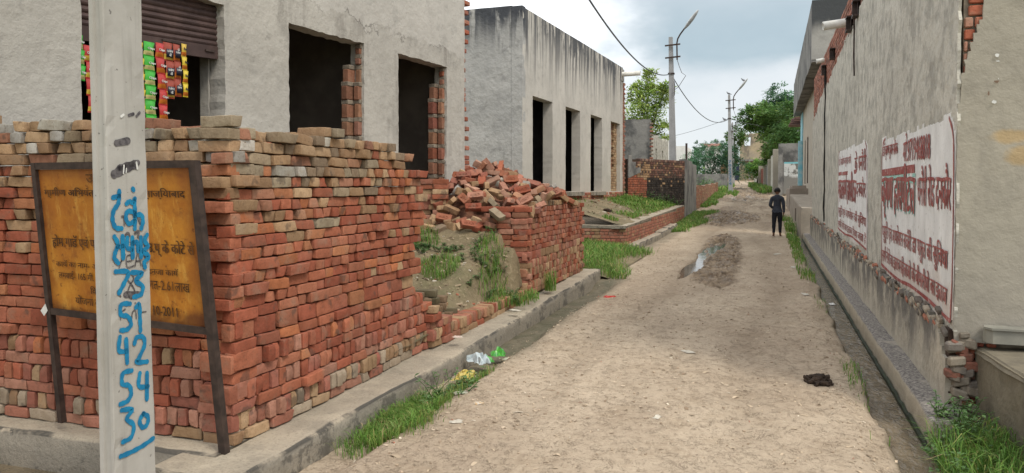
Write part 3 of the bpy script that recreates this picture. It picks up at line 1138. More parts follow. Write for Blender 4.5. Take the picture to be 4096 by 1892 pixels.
lane = bpy.data.objects.new('lane', me)
COL.objects.link(lane)
tag(lane, kind='structure')

# the far ground, one sheet to the horizon
gm = NT('dry_open_ground')
gcol = gm.mix(gm.ramp(gm.noise(gm.pos, 0.12, 6, 0.65), 0.4, 0.6), (0.13, 0.17, 0.06), (0.30, 0.245, 0.16))
gm.done(gcol, 0.95)
xs = np.r_[-2500, -900, -300, -120, -60, np.linspace(-40, 40, 33), 60, 120, 300, 900, 2500]
ys = np.r_[-600, -100, -20, np.linspace(-5, 150, 63), 200, 300, 600, 1500, 3500]
gx, gy = np.meshgrid(xs, ys, indexing='ij')
gz = zl(gy) - np.interp(gy, [0, 40, 60, 150], [0.6, 0.5, 0.22, 0.2])
me = bpy.data.meshes.new('ground')
nx, ny = gx.shape
idx = np.arange(nx * ny).reshape(nx, ny)
me.from_pydata(np.stack([gx, gy, gz], -1).reshape(-1, 3).tolist(), [], np.stack([idx[:-1, :-1], idx[1:, :-1], idx[1:, 1:], idx[:-1, 1:]], -1).reshape(-1, 4).tolist())
me.materials.append(gm.mat)
ground = bpy.data.objects.new('ground', me)
COL.objects.link(ground)
tag(ground, kind='structure')


def water_mat(name, c, rough, bsc, bst, sc3=None):
    t = NT(name)
    t.b.inputs['Specular IOR Level'].default_value = 0.5
    t.b.inputs['IOR'].default_value = 1.33
    t.bump(t.noise(t.pos, bsc, 4, 0.6, sc3, 0.6), bst, 0.02)
    col = t.mix(t.ramp(t.noise(t.pos, 3, 4, 0.6), 0.4, 0.6), c, tuple(x * 0.7 for x in c))
    return t.done(col, rough)


MAT['drain_water'] = water_mat('grey_drain_water', (0.185, 0.145, 0.095), 0.06, 6, 1.0, (3.0, 1.6, 1))
MAT['puddle'] = water_mat('still_puddle_water', (0.20, 0.16, 0.115), 0.03, 5, 0.05)
mb = MB()
yy = np.linspace(3.2, 28.5, 120)
vs = []
for y in yy:
    vs += [(0.70, y, -0.115 + S0 * y), (1.09, y, -0.115 + S0 * y)]
mb.add(vs, [(2 * i, 2 * i + 1, 2 * i + 3, 2 * i + 2) for i in range(len(yy) - 1)])
tag(mb.build('drain_water', MAT['drain_water']), kind='structure')
mb = MB()
mb.add([(-9, 3.30, -0.10), (-2.72, 3.30, -0.10), (-2.72, 3.84, -0.10), (-9, 3.84, -0.10)], [(0, 1, 2, 3)])
tag(mb.build('gutter_water', MAT['drain_water']), kind='structure')
mb = MB()


def wstrip(y0, y1, x0, x1, dz):
    n = 14
    b = []
    for i in range(n + 1):
        y = y0 + (y1 - y0) * i / n
        b += [(x0, y, float(zl(y)) + dz), (x1, y, float(zl(y)) + dz)]
    mb.add(b, [(2 * i, 2 * i + 1, 2 * i + 3, 2 * i + 2) for i in range(n)])


wstrip(13.2, 23, -1.75, -0.95, -0.022)
wstrip(29.5, 37, -2.4, -0.6, -0.045)
wstrip(43, 66, -3.2, 0.2, -0.055)
tag(mb.build('puddle_water', MAT['puddle']), kind='structure')

# loose chips, curls of dry mud, straw and grit lying on the lane
mb = MB()
for i in range(4600):
    y = 2.6 + 24 * rnd.random() ** 1.7
    x = rnd.uniform(-2.6, 0.72)
    if rnd.random() < 0.25:
        x = rnd.choice((rnd.gauss(-2.3, 0.2), rnd.gauss(0.62, 0.1)))
    z = float(lane_z(x, y))
    a = rnd.uniform(0, 6.28)
    L = rnd.uniform(0.005, 0.020) * (2.0 if rnd.random() < 0.06 else 1)
    W = L * rnd.uniform(0.10, 0.45)
    ux, uy = math.cos(a), math.sin(a)
    h = rnd.uniform(0.002, 0.010)
    k = rnd.random()
    c = (0.47, 0.37, 0.26) if k < 0.62 else ((0.26, 0.19, 0.125) if k < 0.86 else ((0.60, 0.52, 0.40) if k < 0.985 else (0.34, 0.14, 0.09)))
    g = rnd.uniform(0.8, 1.2)
    c = tuple(q * g for q in c)
    mb.add([(x - ux * L - uy * W, y - uy * L + ux * W, z + 0.001), (x - ux * L + uy * W, y - uy * L - ux * W, z + 0.001),
            (x + uy * W * 1.1, y - ux * W * 1.1, z + h), (x - uy * W * 1.1, y + ux * W * 1.1, z + h),
            (x + ux * L + uy * W * 0.6, y + uy * L - ux * W * 0.6, z + 0.002), (x + ux * L - uy * W * 0.6, y + uy * L + ux * W * 0.6, z + 0.002)],
           [(0, 1, 2, 3), (3, 2, 4, 5)], 0, c)
for i in range(1300):
    # thin plates of dried mud with lifted, curling edges
    y = 2.8 + 16 * rnd.random() ** 1.6
    x = rnd.uniform(-2.5, 0.68)
    if float(fbm(x * 1.1, y * 0.9, 88, 3)) < 0.47:
        continue
    z = float(lane_z(x, y))
    n_ = 6
    r_ = rnd.uniform(0.006, 0.018)
    a0 = rnd.uniform(0, 6.28)
    g = rnd.uniform(0.85, 1.12)
    q = [(x, y, z + 0.002)]
    for k in range(n_):
        a_ = a0 + k * math.pi * 1.25 / (n_ - 1)
        rr = r_ * rnd.uniform(0.7, 1.25)
        q.append((x + rr * math.cos(a_) * 1.3, y + rr * math.sin(a_), z + 0.003 + rnd.uniform(0.003, 0.011) * math.sin(math.pi * k / (n_ - 1))))
    mb.add(q, [(0, k, k + 1) for k in range(1, n_)], 0, (0.49 * g, 0.395 * g, 0.29 * g))
for i in range(500):
    y = rnd.uniform(3.0, 22)
    x = rnd.choice((rnd.uniform(-2.4, 0.7), rnd.gauss(-0.9, 0.4)))
    z = float(lane_z(x, y))
    r_ = rnd.uniform(0.004, 0.012)
    g = rnd.uniform(0.75, 1.15)
    mb.obox((x, y, z + r_ * 0.3), Vector((math.cos(i), math.sin(i), 0.1)).normalized(), Vector((-math.sin(i), math.cos(i), 0)), (0, 0, 1), r_, r_ * 0.8, r_ * 0.55, 0, (0.40 * g, 0.31 * g, 0.22 * g), r_ * 0.3)
dm = NT('dry_chips')
dm.done(dm.attr('tint').outputs['Color'], 0.9)
MAT['tint'] = dm.mat
tag(mb.build('lane_debris', MAT['tint'], tint=True), kind='stuff')

# ------------------------------------------------------------------ kerbs that carry the brick stacks, right-hand kerb
mb = MB()
rough_block(mb, -3.3, -2.74, 3.44, 13.25, lambda y: -0.25, lambda y: 0.085 + S0 * y + 0.012 * max(0, y - 7), 0.012, 0.05, 0, 5, 5)
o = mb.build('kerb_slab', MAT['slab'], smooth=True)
tag(o, 'long rough concrete kerb under the brick stacks, left of the lane', 'kerb')
mb = MB()
# front slab under the corner of the stack, facing the gutter
U = lines(-8.5, -3.06, 0.06)
vs, fs = [], []
prof = [(3.70, -0.40), (3.69, -0.2), (3.695, 0.0), (3.70, 0.105), (3.715, 0.128), (3.76, 0.135), (4.2, 0.137)]
for i, x in enumerate(U):
    for k, (y, z) in enumerate(prof):
        d_ = float(fbm(x * 5, k * 1.7, 77, 4) - 0.5) * 0.035
        vs.append((x, y + d_, z + (d_ * 0.7 if k > 2 else 0)))
m_ = len(prof)
for i in range(len(U) - 1):
    for k in range(m_ - 1):
        fs.append((i * m_ + k, (i + 1) * m_ + k, (i + 1) * m_ + k + 1, i * m_ + k + 1))
fs.append(tuple((len(U) - 1) * m_ + k for k in range(m_)))
mb.add(vs, fs)
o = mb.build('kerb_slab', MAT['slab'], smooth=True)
tag(o, 'concrete kerb behind the gutter under the front of the stack and signboard', 'kerb')
mb = MB()
rough_block(mb, -1.30, -1.05, 5.72, 28.3, lambda y: -0.4, lambda y: 0.10 + S0 * y, 0.012, 0.06, 0, 15, 5)
mb.v = [(-p[0], p[1], p[2]) for p in mb.v]
mb.f = [tuple(reversed(f)) for f in mb.f]
o = mb.build('drain_kerb', MAT['kerb_two'], smooth=True)
tag(o, 'narrow pitted concrete kerb between the open drain and the shed wall', 'kerb')
# algae line on the kerb at the water
mb = MB()
vs = []
Y = np.linspace(5.73, 28, 300)
for i, y in enumerate(Y):
    t_ = -0.06 + 0.05 * float(fbm(y * 6, 0, 81, 3) - 0.5) + S0 * y
    vs += [(1.034, y, -0.2 + S0 * y), (1.022, y, t_ - 0.02), (1.036, y, t_)]
mb.add(vs, [f for i in range(len(Y) - 1) for f in ((3 * i, 3 * i + 3, 3 * i + 4, 3 * i + 1), (3 * i + 1, 3 * i + 4, 3 * i + 5, 3 * i + 2))])
MAT['algae'] = simple('dark_green_slime', (0.03, 0.045, 0.018), (0.016, 0.02, 0.012), 20, 0.6, 0.8, 60, 0.01)
tag(mb.build('algae', MAT['algae']), kind='stuff')

# ------------------------------------------------------------------ earth mound between the stacks
def mound_z(X, Y):
    X = np.asarray(X, float)
    Y = np.asarray(Y, float)
    wob = fbm(X * 1.5, Y * 1.5, 91, 3) - 0.5
    rise = sstep(6.8, 10.3, Y + 0.5 * wob + 0.4 * np.clip(-X - 3.7, 0, 1.2))
    z = 0.24 + 0.90 * rise * sstep(-3.10, -3.42, X + 0.15 * wob)
    bank = 0.85 * sstep(9.1, 9.5, Y + 0.4 * (fbm(X * 2, Y * 2, 92, 3) - 0.5)) * sstep(-3.02, -3.16, X)
    z = np.maximum(z, 0.24 + 0.72 * bank)
    z = z + 0.08 * (fbm(X * 3, Y * 3, 93, 4) - 0.5) + 0.035 * (fbm(X * 12, Y * 12, 94, 3) - 0.5)
    return np.maximum(z, 0.18) + 0.05


def patch(fn, x0, x1, y0, y1, st, name, mat, attrs=()):
    X = np.arange(x0, x1 + st / 2, st)
    Y = np.arange(y0, y1 + st / 2, st)
    gx, gy = np.meshgrid(X, Y, indexing='ij')
    gz = fn(gx, gy)
    me = bpy.data.meshes.new(name)
    a, b = gx.shape
    idx = np.arange(a * b).reshape(a, b)
    q = np.stack([idx[:-1, :-1], idx[1:, :-1], idx[1:, 1:], idx[:-1, 1:]], -1).reshape(-1, 4)
    me.from_pydata(np.stack([gx, gy, gz], -1).reshape(-1, 3).tolist(), [], q.tolist())
    me.materials.append(mat)
    me.polygons.foreach_set('use_smooth', [True] * len(q))
    o = bpy.data.objects.new(name, me)
    COL.objects.link(o)
    return tag(o, kind='structure')


def earth_mat():
    t = NT('bare_plot_earth')
    f = t.ramp(t.noise(t.pos, 2.2, 6, 0.65), 0.35, 0.65)
    col = t.mix(f, (0.24, 0.19, 0.115), (0.165, 0.135, 0.08))
    col = t.mix(t.m('MULTIPLY', t.ramp(t.noise(t.pos, 18, 5, 0.7), 0.5, 0.7), 0.55), col, (0.40, 0.32, 0.21))
    col = t.mix(t.m('MULTIPLY', t.ramp(t.noise(t.pos, 1.1, 4, 0.6), 0.5, 0.68), 0.5), col, (0.13, 0.14, 0.065))
    col = t.mix(t.m('MULTIPLY', t.ramp(t.noise(t.pos, 6, 6, 0.7), 0.52, 0.64), 0.6), col, (0.14, 0.105, 0.07))
    q = t.m('ABSOLUTE', t.m('SUBTRACT', t.noise(t.pos, 15, 4, 0.65, None, 0.8), 0.5))
    col = t.mix(t.m('MULTIPLY', t.m('MULTIPLY', t.ramp(q, 0.0, 0.02, lo=1.0, hi=0.0), t.ramp(t.noise(t.pos, 4, 3), 0.48, 0.58)), 0.6), col, (0.10, 0.075, 0.05))
    b1 = t.bump(t.noise(t.pos, 9, 6, 0.7), 0.8, 0.05)
    t.bump(t.noise(t.pos, 60, 4, 0.7), 0.6, 0.008, b1)
    return t.done(col, 0.95)


MAT['earth'] = earth_mat()
patch(mound_z, -9.0, -3.03, 6.0, 13.0, 0.06, 'earth_mound', MAT['earth'])


def terrace_z(X, Y):
    X = np.asarray(X, float)
    Y = np.asarray(Y, float)
    z = 0.80 + 0.0145 * (Y - 18.5) + 0.60 * np.clip((-3.3 - X) / 2.2, 0, 1)
    return z + 0.05 * (fbm(X * 1.3, Y * 1.3, 95, 4) - 0.5)


patch(terrace_z, -7.4, -3.26, 18.56, 33.0, 0.1, 'terrace_ground', MAT['earth'])
PLOT = lambda X, Y: zl(Y) - 0.02 + (0.32 - zl(Y)) * sstep(-2.35, -3.3, X) + 0.09 * sstep(-3.2, -4.4, X) + 0.03 * (fbm(X * 3, Y * 3, 96, 3) - 0.5)
patch(PLOT, -7.4, -2.6, 13.2, 18.5, 0.1, 'plot_ground', MAT['earth'])
patch(lambda X, Y: 1.15 + 0.02 * (Y - 33) + 0.05 * (fbm(X, Y, 97, 3) - 0.5) + 0 * X, -26, -3.7, 33.0, 62.0, 0.6, 'field_ground', gm.mat)

# ------------------------------------------------------------------ the tall brick stack at the corner: every brick lies loose
def rounded_brick(seed, hx=0.114, hy=0.054, hz=0.0346, r=0.0048, frog=None, chip=1.0):
    g = random.Random(seed)

    def ax(h):
        return [-h, -h + r * 0.45, -h + r * 1.2] + [(-h + r * 1.2) + (2 * h - 2.4 * r) * k / max(1, int(h / 0.018)) for k in range(1, int(h / 0.018))] + [h - r * 1.2, h - r * 0.45, h]
    A = [ax(hx), ax(hy), ax(hz)]
    idx, vs, fs = {}, [], []
    off = Vector((g.uniform(0, 50), g.uniform(0, 50), g.uniform(0, 50)))
    H = (hx, hy, hz)
    chips = [(Vector((g.choice((-1, 1)) * hx, g.choice((-1, 1)) * hy, g.choice((-1, 1)) * hz)), g.uniform(0.014, 0.042)) for _ in range(3)]

    def V(i, j, k):
        key = (i, j, k)
        if key not in idx:
            p = Vector((A[0][i], A[1][j], A[2][k]))
            q = Vector([max(-H[a] + r, min(H[a] - r, p[a])) for a in range(3)])
            d = p - q
            if d.length > 1e-9:
                p = q + d.normalized() * min(r, d.length)
            for c, cr in chips:
                e = (p - c).length
                if e < cr:
                    p = p - c.normalized() * (cr - e) * 0.45 * chip
            nv = mnoise.noise_vector(p * 16 + off)
            n2 = mnoise.noise_vector(p * 55 + off)
            p = p + nv * 0.0036 + n2 * 0.0018
            idx[key] = len(vs)
            vs.append(tuple(p))
        return idx[key]
    N = [len(a) for a in A]
    for s_ in (0, 1):
        for i in range(N[0] - 1):
            for j in range(N[1] - 1):
                k = (N[2] - 1) * s_
                q = (V(i, j, k), V(i + 1, j, k), V(i + 1, j + 1, k), V(i, j + 1, k))
                fs.append(q if s_ else q[::-1])
        for i in range(N[0] - 1):
            for k in range(N[2] - 1):
                j = (N[1] - 1) * s_
                q = (V(i, j, k), V(i + 1, j, k), V(i + 1, j, k + 1), V(i, j, k + 1))
                fs.append(q[::-1] if s_ else q)
        for j in range(N[1] - 1):
            for k in range(N[2] - 1):
                i = (N[0] - 1) * s_
                q = (V(i, j, k), V(i, j + 1, k), V(i, j + 1, k + 1), V(i, j, k + 1))
                fs.append(q if s_ else q[::-1])
    return vs, fs


def mesh_of(name, vs, fs, mats, mi=None):
    me = bpy.data.meshes.new(name)
    me.from_pydata([tuple(v) for v in vs], [], fs)
    for m in mats:
        me.materials.append(m)
    if mi:
        me.polygons.foreach_set('material_index', mi)
    me.polygons.foreach_set('use_smooth', [True] * len(fs))
    me.update()
    return me


BR = [mesh_of('brick', *rounded_brick(s_), [MAT['brick_obj']]) for s_ in range(9)]
BRAW = [rounded_brick(s_) for s_ in range(9)]

bricks = []     # dicts: M (matrix), col, face, zone, kind-of-lay, colour word, score


def colour_for(t, top_col=0.0):
    """weathering of the stack by height fraction t: dusty pink foot, red middle, tan and grey crown"""
    k = rnd.random()
    if t < 0.05:
        return (pick(TAN, PNK, [(0.36, 0.29, 0.215)]), 'dusty tan')
    if t < 0.22:
        return (pick(PNK), 'pinkish red') if k < 0.5 else ((pick(RED), 'red') if k < 0.985 else (pick(TAN), 'tan'))
    if t < 0.64:
        return (pick(RED), 'red') if k < 0.82 else ((pick(ORG), 'orange red') if k < 0.96 else (pick(TAN), 'tan'))
    if t < 0.80:
        return (pick(RED), 'red') if k < 0.30 else ((pick(ORG, BRN), 'orange red') if k < 0.66 else ((pick(TAN), 'tan') if k < 0.90 else (pick(OLV), 'olive brown')))
    return (pick(TAN), 'tan') if k < 0.52 else ((pick(OLV), 'olive brown') if k < 0.76 else ((pick(GRY), 'pale grey') if k < 0.87 else (pick(BRN), 'brownish red')))


def proj_px(p):
    q = np.array(p) - _CAMW
    z = q @ _fw
    return 1288 + 1937 * (q @ _rt) / z, 525.7 - 1937 * (q @ _up) / z


def hidden_left(p):
    x, y = proj_px(p)
    if 235 < x < 385:
        return True
    if 100 < x < 520 and 425 < y < 800:
        return True
    return x < -30


def stack_face(P0, d, n, L0, zbase, ztop_fn, end_fn, face, wall_row_first=True, jog=0.012, slope=0.0, start_fn=None, ztot=1.95):
    d, n = Vector(d), Vector(n)
    Zv = Vector((0, 0, 1))
    z, r = zbase, 0
    while z < zbase + ztot + 0.25:
        order = 0
        fz = (z - zbase) / ztot
        # how this course is laid
        if r in (1, 3, 5):
            lay, h, w, dep = 'on edge, end out', 0.113, 0.076, 0.23
        elif r == 7:
            lay, h, w, dep = 'on edge, side out', 0.114, 0.232, 0.075
        elif r % 2 == 0 and fz < 0.62 or (r % 3 == 0 and fz >= 0.62 and fz < 0.9):
            lay, h, w, dep = 'flat, side out', 0.0745, 0.232, 0.112
        else:
            lay, h, w, dep = 'flat, end out', 0.0745, 0.112, 0.23
        u0 = start_fn(z) if start_fn else 0.0
        u = u0 + (0 if r % 2 == 0 else -rnd.uniform(0.0, 0.05))
        L = end_fn(z + h / 2)
        while u < L - w * 0.4:
            ww = w + rnd.uniform(-0.004, 0.008)
            lay2, dep2, h2 = lay, dep, h
            if lay.startswith('flat') and rnd.random() < 0.16:      # a stretcher among the ends and the other way round
                if 'end' in lay:
                    lay2, ww, dep2 = 'flat, side out', 0.232 + rnd.uniform(-0.004, 0.008), 0.112
                else:
                    lay2, ww, dep2 = 'flat, end out', 0.112 + rnd.uniform(-0.004, 0.006), 0.23
            uc = u + ww / 2
            if z + h * 0.7 < ztop_fn(uc) and uc > u0 - 0.02:
                jogk = jog * (1 + 1.3 * max(0, fz - 0.6) / 0.4)
                order += 1
                if fz > 0.93 and rnd.random() < 0.22:
                    u += ww
                    continue
                pr = rnd.gauss(0, jogk * 0.6) + (0.03 if rnd.random() < 0.04 else 0)
                lean = 0.02 * math.sin(uc * 1.3 + z * 2.1)
                c = Vector(P0) + d * uc + n * (pr - dep2 / 2 + lean) + Zv * (z + h2 / 2 + slope * uc)
                t = fz + (rnd.gauss(0, 0.03) + 0.05 * math.sin(uc * 2.1)) * min(1, 0.15 + 1.6 * fz)
                colr, cw = colour_for(t)
                M3 = Matrix((d, -n if False else n, Zv)).transposed()
                # orient brick axes: X length, Y width, Z height
                if 'on edge, end' in lay2:
                    ex, ey, ez = n, Zv, d
                elif 'on edge' in lay2:
                    ex, ey, ez = d, Zv, n
                elif 'side' in lay2:
                    ex, ey, ez = d, n, Zv
                else:
                    ex, ey, ez = n, d, Zv
                if ex.cross(ey).dot(ez) < 0:
                    ez = -ez
                B = Matrix((ex, ey, ez)).transposed()
                wob = 0.022 * (1 + 7.0 * max(0, fz - 0.74))
                W = Matrix.Rotation(rnd.gauss(0, wob), 3, Zv) @ Matrix.Rotation(rnd.gauss(0, wob * 0.8), 3, n) @ Matrix.Rotation(rnd.gauss(0, wob * 0.4), 3, d)
                scl = Matrix.Diagonal((1 + rnd.uniform(-0.02, 0.015), 1 + rnd.uniform(-0.04, 0.01), 1 + rnd.uniform(-0.06, 0.0)))
                M = Matrix.Translation(c) @ (W @ B @ scl).to_4x4()
                fp = c + n * (dep2 / 2)
                dv = fp - Vector((0, 0, 1.7))
                cosv = abs(dv.normalized().dot(n))
                score = ww * h2 * cosv / dv.length_squared
                if face == 'end' and hidden_left(fp):
                    score *= 0.001
                zone = 'bottom' if fz < 0.25 else ('middle' if fz < 0.72 else 'top')
                bricks.append(dict(M=M, col=colr, face=face, zone=zone, lay=lay2, cw=cw, s=score, v=rnd.randrange(len(BR)), c=c, course=r + 1, order=order, second=ztot < 1))
            u += ww + rnd.uniform(0.002, 0.010)
        z += h
        r += 1


def prof(tab):
    a = np.array(tab)
    return lambda v: float(np.interp(v, a[:, 0], a[:, 1]))


# lane side of the tall stack: face at x = -3.07 from y = 3.87
top_r = prof([(0, 2.10), (0.12, 2.16), (0.30, 2.13), (0.46, 2.07), (0.62, 2.15), (0.92, 2.10), (1.3, 2.15), (1.36, 2.06), (1.9, 2.10), (2.15, 2.08), (2.2, 2.0), (2.45, 2.0), (2.5, 1.90), (2.7, 1.84), (2.9, 1.6)])
end_r = prof([(0.2, 3.2), (0.44, 2.97), (0.69, 2.75), (1.06, 2.58), (1.25, 2.70), (1.6, 2.74), (1.8, 2.70), (2.0, 2.46), (2.08, 2.2), (2.3, 1.5)])
stack_face((-3.07, 3.87, 0), (0, 1, 0), (1, 0, 0), 3, 0.13, lambda u: top_r(u), end_r, 'lane', slope=S0 * 0.9, ztot=2.03)
# front of the tall stack: face at y = 3.90, running left
top_l = prof([(0, 2.13), (0.3, 2.13), (0.5, 2.10), (0.85, 2.18), (1.1, 2.21), (1.4, 2.17), (1.9, 2.13), (2.1, 2.23), (3.5, 2.18)])
stack_face((-3.075, 3.90, 0), (-1, 0, 0), (0, -1, 0), 3, 0.14, lambda u: top_l(u), lambda z: 3.3, 'end', start_fn=lambda z: 0.0, ztot=2.03)
# second ranks behind the ragged crown
stack_face((-3.30, 4.0, 0), (0, 1, 0), (1, 0, 0), 3, 1.65, lambda u: top_r(u) - 0.02, lambda z: end_r(z) - 0.1, 'lane', ztot=0.55)
n_front = len(bricks)

bricks.sort(key=lambda b: -b['s'])
LIM = 300
indiv, rest = bricks[:LIM], bricks[LIM:]
GROUPNAME = {'lane': 'lane side', 'end': 'signboard side'}
ORD = 'first second third fourth fifth sixth seventh eighth ninth tenth eleventh twelfth'.split()


def ordinal(k):
    if k <= 12:
        return ORD[k - 1]
    return f"{k}{'th' if 10 < k % 100 < 14 else {1: 'st', 2: 'nd', 3: 'rd'}.get(k % 10, 'th')}"


for b in indiv:
    o = bpy.data.objects.new('stacked_brick', BR[b['v']])
    COL.objects.link(o)
    o.matrix_world = b['M']
    o.color = (*b['col'], 1)
    lab = f"{b['cw']} brick laid {b['lay']}, {b['zone']} courses, {GROUPNAME[b['face']]} of the tall stack"
    if b['second']:
        lab = f"{b['cw']} brick laid {b['lay']}, set back behind the crown of the stack"
    else:
        lab = f"{b['cw']} brick, {ordinal(b['course'])} course up, {ordinal(b['order'])} from sign corner, {GROUPNAME[b['face']]} of stack"
    tag(o, lab, 'brick', 'bricks laid dry in the tall stack')


def lump_bricks(name, lst, parent=None):
    mb = MB()
    for b in lst:
        vs, fs = BRAW[b['v']]
        M = b['M']
        mb.add([M @ Vector(v) for v in vs], fs, 0, b['col'])
    return mb, name


mb, _ = lump_bricks('stacked_bricks', rest)
# packed inside of the stack
mb.box((-6.6, 4.02, 0.11), (-3.19, 6.45, 1.72), 1)
mb.box((-3.6, 6.45, 0.11), (-3.19, 6.75, 0.60), 1)
restmb = mb

# ------------------------------------------------------------------ second stack farther along, and the low remains between them
bricks = []
top2 = prof([(0, 1.42), (0.3, 1.50), (1, 1.53), (2, 1.50), (3.0, 1.48)])


def stack2(P0, d, n, end_fn, topf, z0, face, edge_rows=9, ztot=1.3):
    d, n = Vector(d), Vector(n)
    Zv = Vector((0, 0, 1))
    z, r = z0, 0
    while z < z0 + ztot + 0.2:
        if face == 'lane' and 1 <= r <= edge_rows and r != 2 and z < 0.72:
            h, w, dep, lay = 0.108, 0.075, 0.23, 'e'
        elif face == 'lane' and z < 0.82 and z >= 0.72:
            h, w, dep, lay = 0.112, 0.232, 0.075, 's'
        elif face == 'near':
            h, w, dep, lay = 0.0745, 0.232, 0.112, 'f'
        else:
            h, w, dep, lay = 0.0745, 0.112 if r % 3 else 0.232, 0.23 if r % 3 else 0.112, 'h' if r % 3 else 'f'
        u = 0 if r % 2 == 0 else -0.04
        L = end_fn(z)
        while u < L - w * 0.5:
            ww = w + rnd.uniform(-0.004, 0.006)
            uc = u + ww / 2
            if z + h * 0.7 < topf(uc):
                c = Vector(P0) + d * uc + n * (rnd.gauss(0, 0.008) - dep / 2) + Zv * (z + h / 2 + (0.004 * uc))
                ex, ey, ez = {'e': (n, Zv, d), 's': (d, Zv, n), 'f': (d, n, Zv), 'h': (n, d, Zv)}[lay]
                if ex.cross(ey).dot(ez) < 0:
                    ez = -ez
                B = Matrix((ex, ey, ez)).transposed()
                wob = 0.02
                W = Matrix.Rotation(rnd.gauss(0, wob), 3, Zv) @ Matrix.Rotation(rnd.gauss(0, wob), 3, n)
                fz = (z - z0) / ztot
                k = rnd.random()
                if fz < 0.38:
                    colr = pick(PNK, BRN) if k < 0.5 else (pick(TAN) if k < 0.85 else pick(RED))
                elif fz < 0.9:
                    colr = pick(RED, BRN) if k < 0.7 else pick(PNK)
                else:
                    colr = pick(TAN) if k < 0.6 else pick(OLV)
                bricks.append(dict(M=Matrix.Translation(c) @ (W @ B).to_4x4(), col=colr, v=rnd.randrange(len(BR))))
            u += ww + rnd.uniform(0.001, 0.005)
        z += h
        r += 1


stack2((-3.0, 9.72, 0), (0, 1, 0), (1, 0, 0), prof([(0.2, 3.3), (0.8, 3.2), (1.5, 3.1)]), top2, 0.27, 'lane')
stack2((-2.99, 9.70, 0), (-1, 0, 0), (0, -1, 0), lambda z: 0.58, lambda u: 1.44, 0.27, 'near')
stack2((-3.02, 13.0, 0), (-1, 0, 0), (0, 1, 0), lambda z: 0.5, lambda u: 1.45, 0.27, 'far')
# low remains of courses between the stacks
low_top = prof([(0, 0.62), (0.25, 0.45), (0.5, 0.40), (0.9, 0.36), (2.9, 0.36)])
stack2((-3.02, 6.75, 0), (0, 1, 0), (1, 0, 0), lambda z: 2.95, lambda u: low_top(u) - 0.01, 0.165, 'lane', 1, 0.3)
mossy = []
for k, (x, y, z, n_) in enumerate([(-3.30, 7.05, 0.36, 5), (-3.34, 7.03, 0.44, 4), (-3.38, 7.08, 0.52, 4), (-3.42, 7.05, 0.60, 3)]):
    for i in range(n_):
        c = Vector((x + rnd.gauss(0, 0.02), y + i * 0.17 + rnd.gauss(0, 0.02), z + rnd.gauss(0, 0.006)))
        M = Matrix.Translation(c) @ Matrix.Rotation(rnd.gauss(0.1, 0.3), 4, 'Z') @ Matrix.Rotation(rnd.gauss(0, 0.06), 4, 'X')
        bricks.append(dict(M=M, col=(0.13, 0.11, 0.065) if rnd.random() < 0.6 else (0.19, 0.13, 0.08), v=rnd.randrange(len(BR))))
for r in range(2):
    for i in range(11):
        if r and i > 6:
            continue
        c = Vector((-3.32 - 0.10 * r + rnd.gauss(0, 0.012), 7.75 + i * 0.122 + rnd.gauss(0, 0.01), 0.335 + 0.075 * r + rnd.gauss(0, 0.005)))
        M = Matrix.Translation(c) @ Matrix.Rotation(rnd.gauss(0, 0.08), 4, 'Z') @ Matrix.Rotation(rnd.gauss(0, 0.05), 4, 'X')
        bricks.append(dict(M=M, col=pick(TAN, PNK, OLV), v=rnd.randrange(len(BR))))
# small neat stack behind the heap, by the building wall
for r in range(11):
    for i in range(3):
        c = Vector((-5.0 + i * 0.24 + rnd.gauss(0, 0.02), 10.35 + rnd.gauss(0, 0.02), 1.06 + r * 0.0745))
        if r > 8 and i == 0:
            continue
        M = Matrix.Translation(c) @ Matrix.Rotation(rnd.gauss(0.3, 0.07), 4, 'Z')
        bricks.append(dict(M=M, col=pick(PNK, RED, TAN), v=rnd.randrange(len(BR))))
for b in bricks:
    vs, fs = BRAW[b['v']]
    restmb.add([b['M'] @ Vector(v) for v in vs], fs, 0, b['col'])
restmb.box((-3.55, 9.78, 0.2), (-3.13, 12.9, 1.38), 1)
o = restmb.build('stacked_bricks', [MAT['brick'], MAT['dirt_core']], smooth=False, tint=True)
tag(o, kind='stuff')
for p in o.data.polygons:
    p.use_smooth = p.material_index == 0

# ------------------------------------------------------------------ heap of tumbled bricks (some show a pressed name in the frog)
def frog_mesh(word, seed):
    vs, fs = rounded_brick(seed)
    vs = [list(v) for v in vs]
    for v in vs:
        if v[2] > 0.028 and abs(v[0]) < 0.082 and abs(v[1]) < 0.028:
            v[2] -= 0.012
    nb = len(fs)
    mb = MB()
    mb.add(vs, fs, 0)
    tv, tf = txt(word)
    lo, hi = tv.min(0), tv.max(0)
    s_ = (tv - lo) / (hi - lo)
    front = [(-0.068 + x * 0.136, -0.020 + y * 0.040, 0.031) for x, y in s_]
    n0 = len(front)
    mb.add(front, tf, 0)
    # walls of the raised letters
    edges = {}
    for f in tf:
        for i in range(len(f)):
            e = (f[i], f[(i + 1) % len(f)])
            edges[e] = 1
    wall = [(a, b) for (a, b) in edges if (b, a) not in edges]
    back = [(x, y, 0.020) for x, y, z in front]
    mb.add(front + back, [(a, b, n0 + b, n0 + a)[::-1] for a, b in wall], 0)
    me = bpy.data.meshes.new('frog_brick')
    me.from_pydata(mb.v, [], mb.f)
    me.materials.append(MAT['brick_obj'])
    me.polygons.foreach_set('use_smooth', [i < nb for i in range(len(mb.f))])
    me.update()
    return me


FROG = [frog_mesh('HIRD', 101), frog_mesh('SATY', 102)]


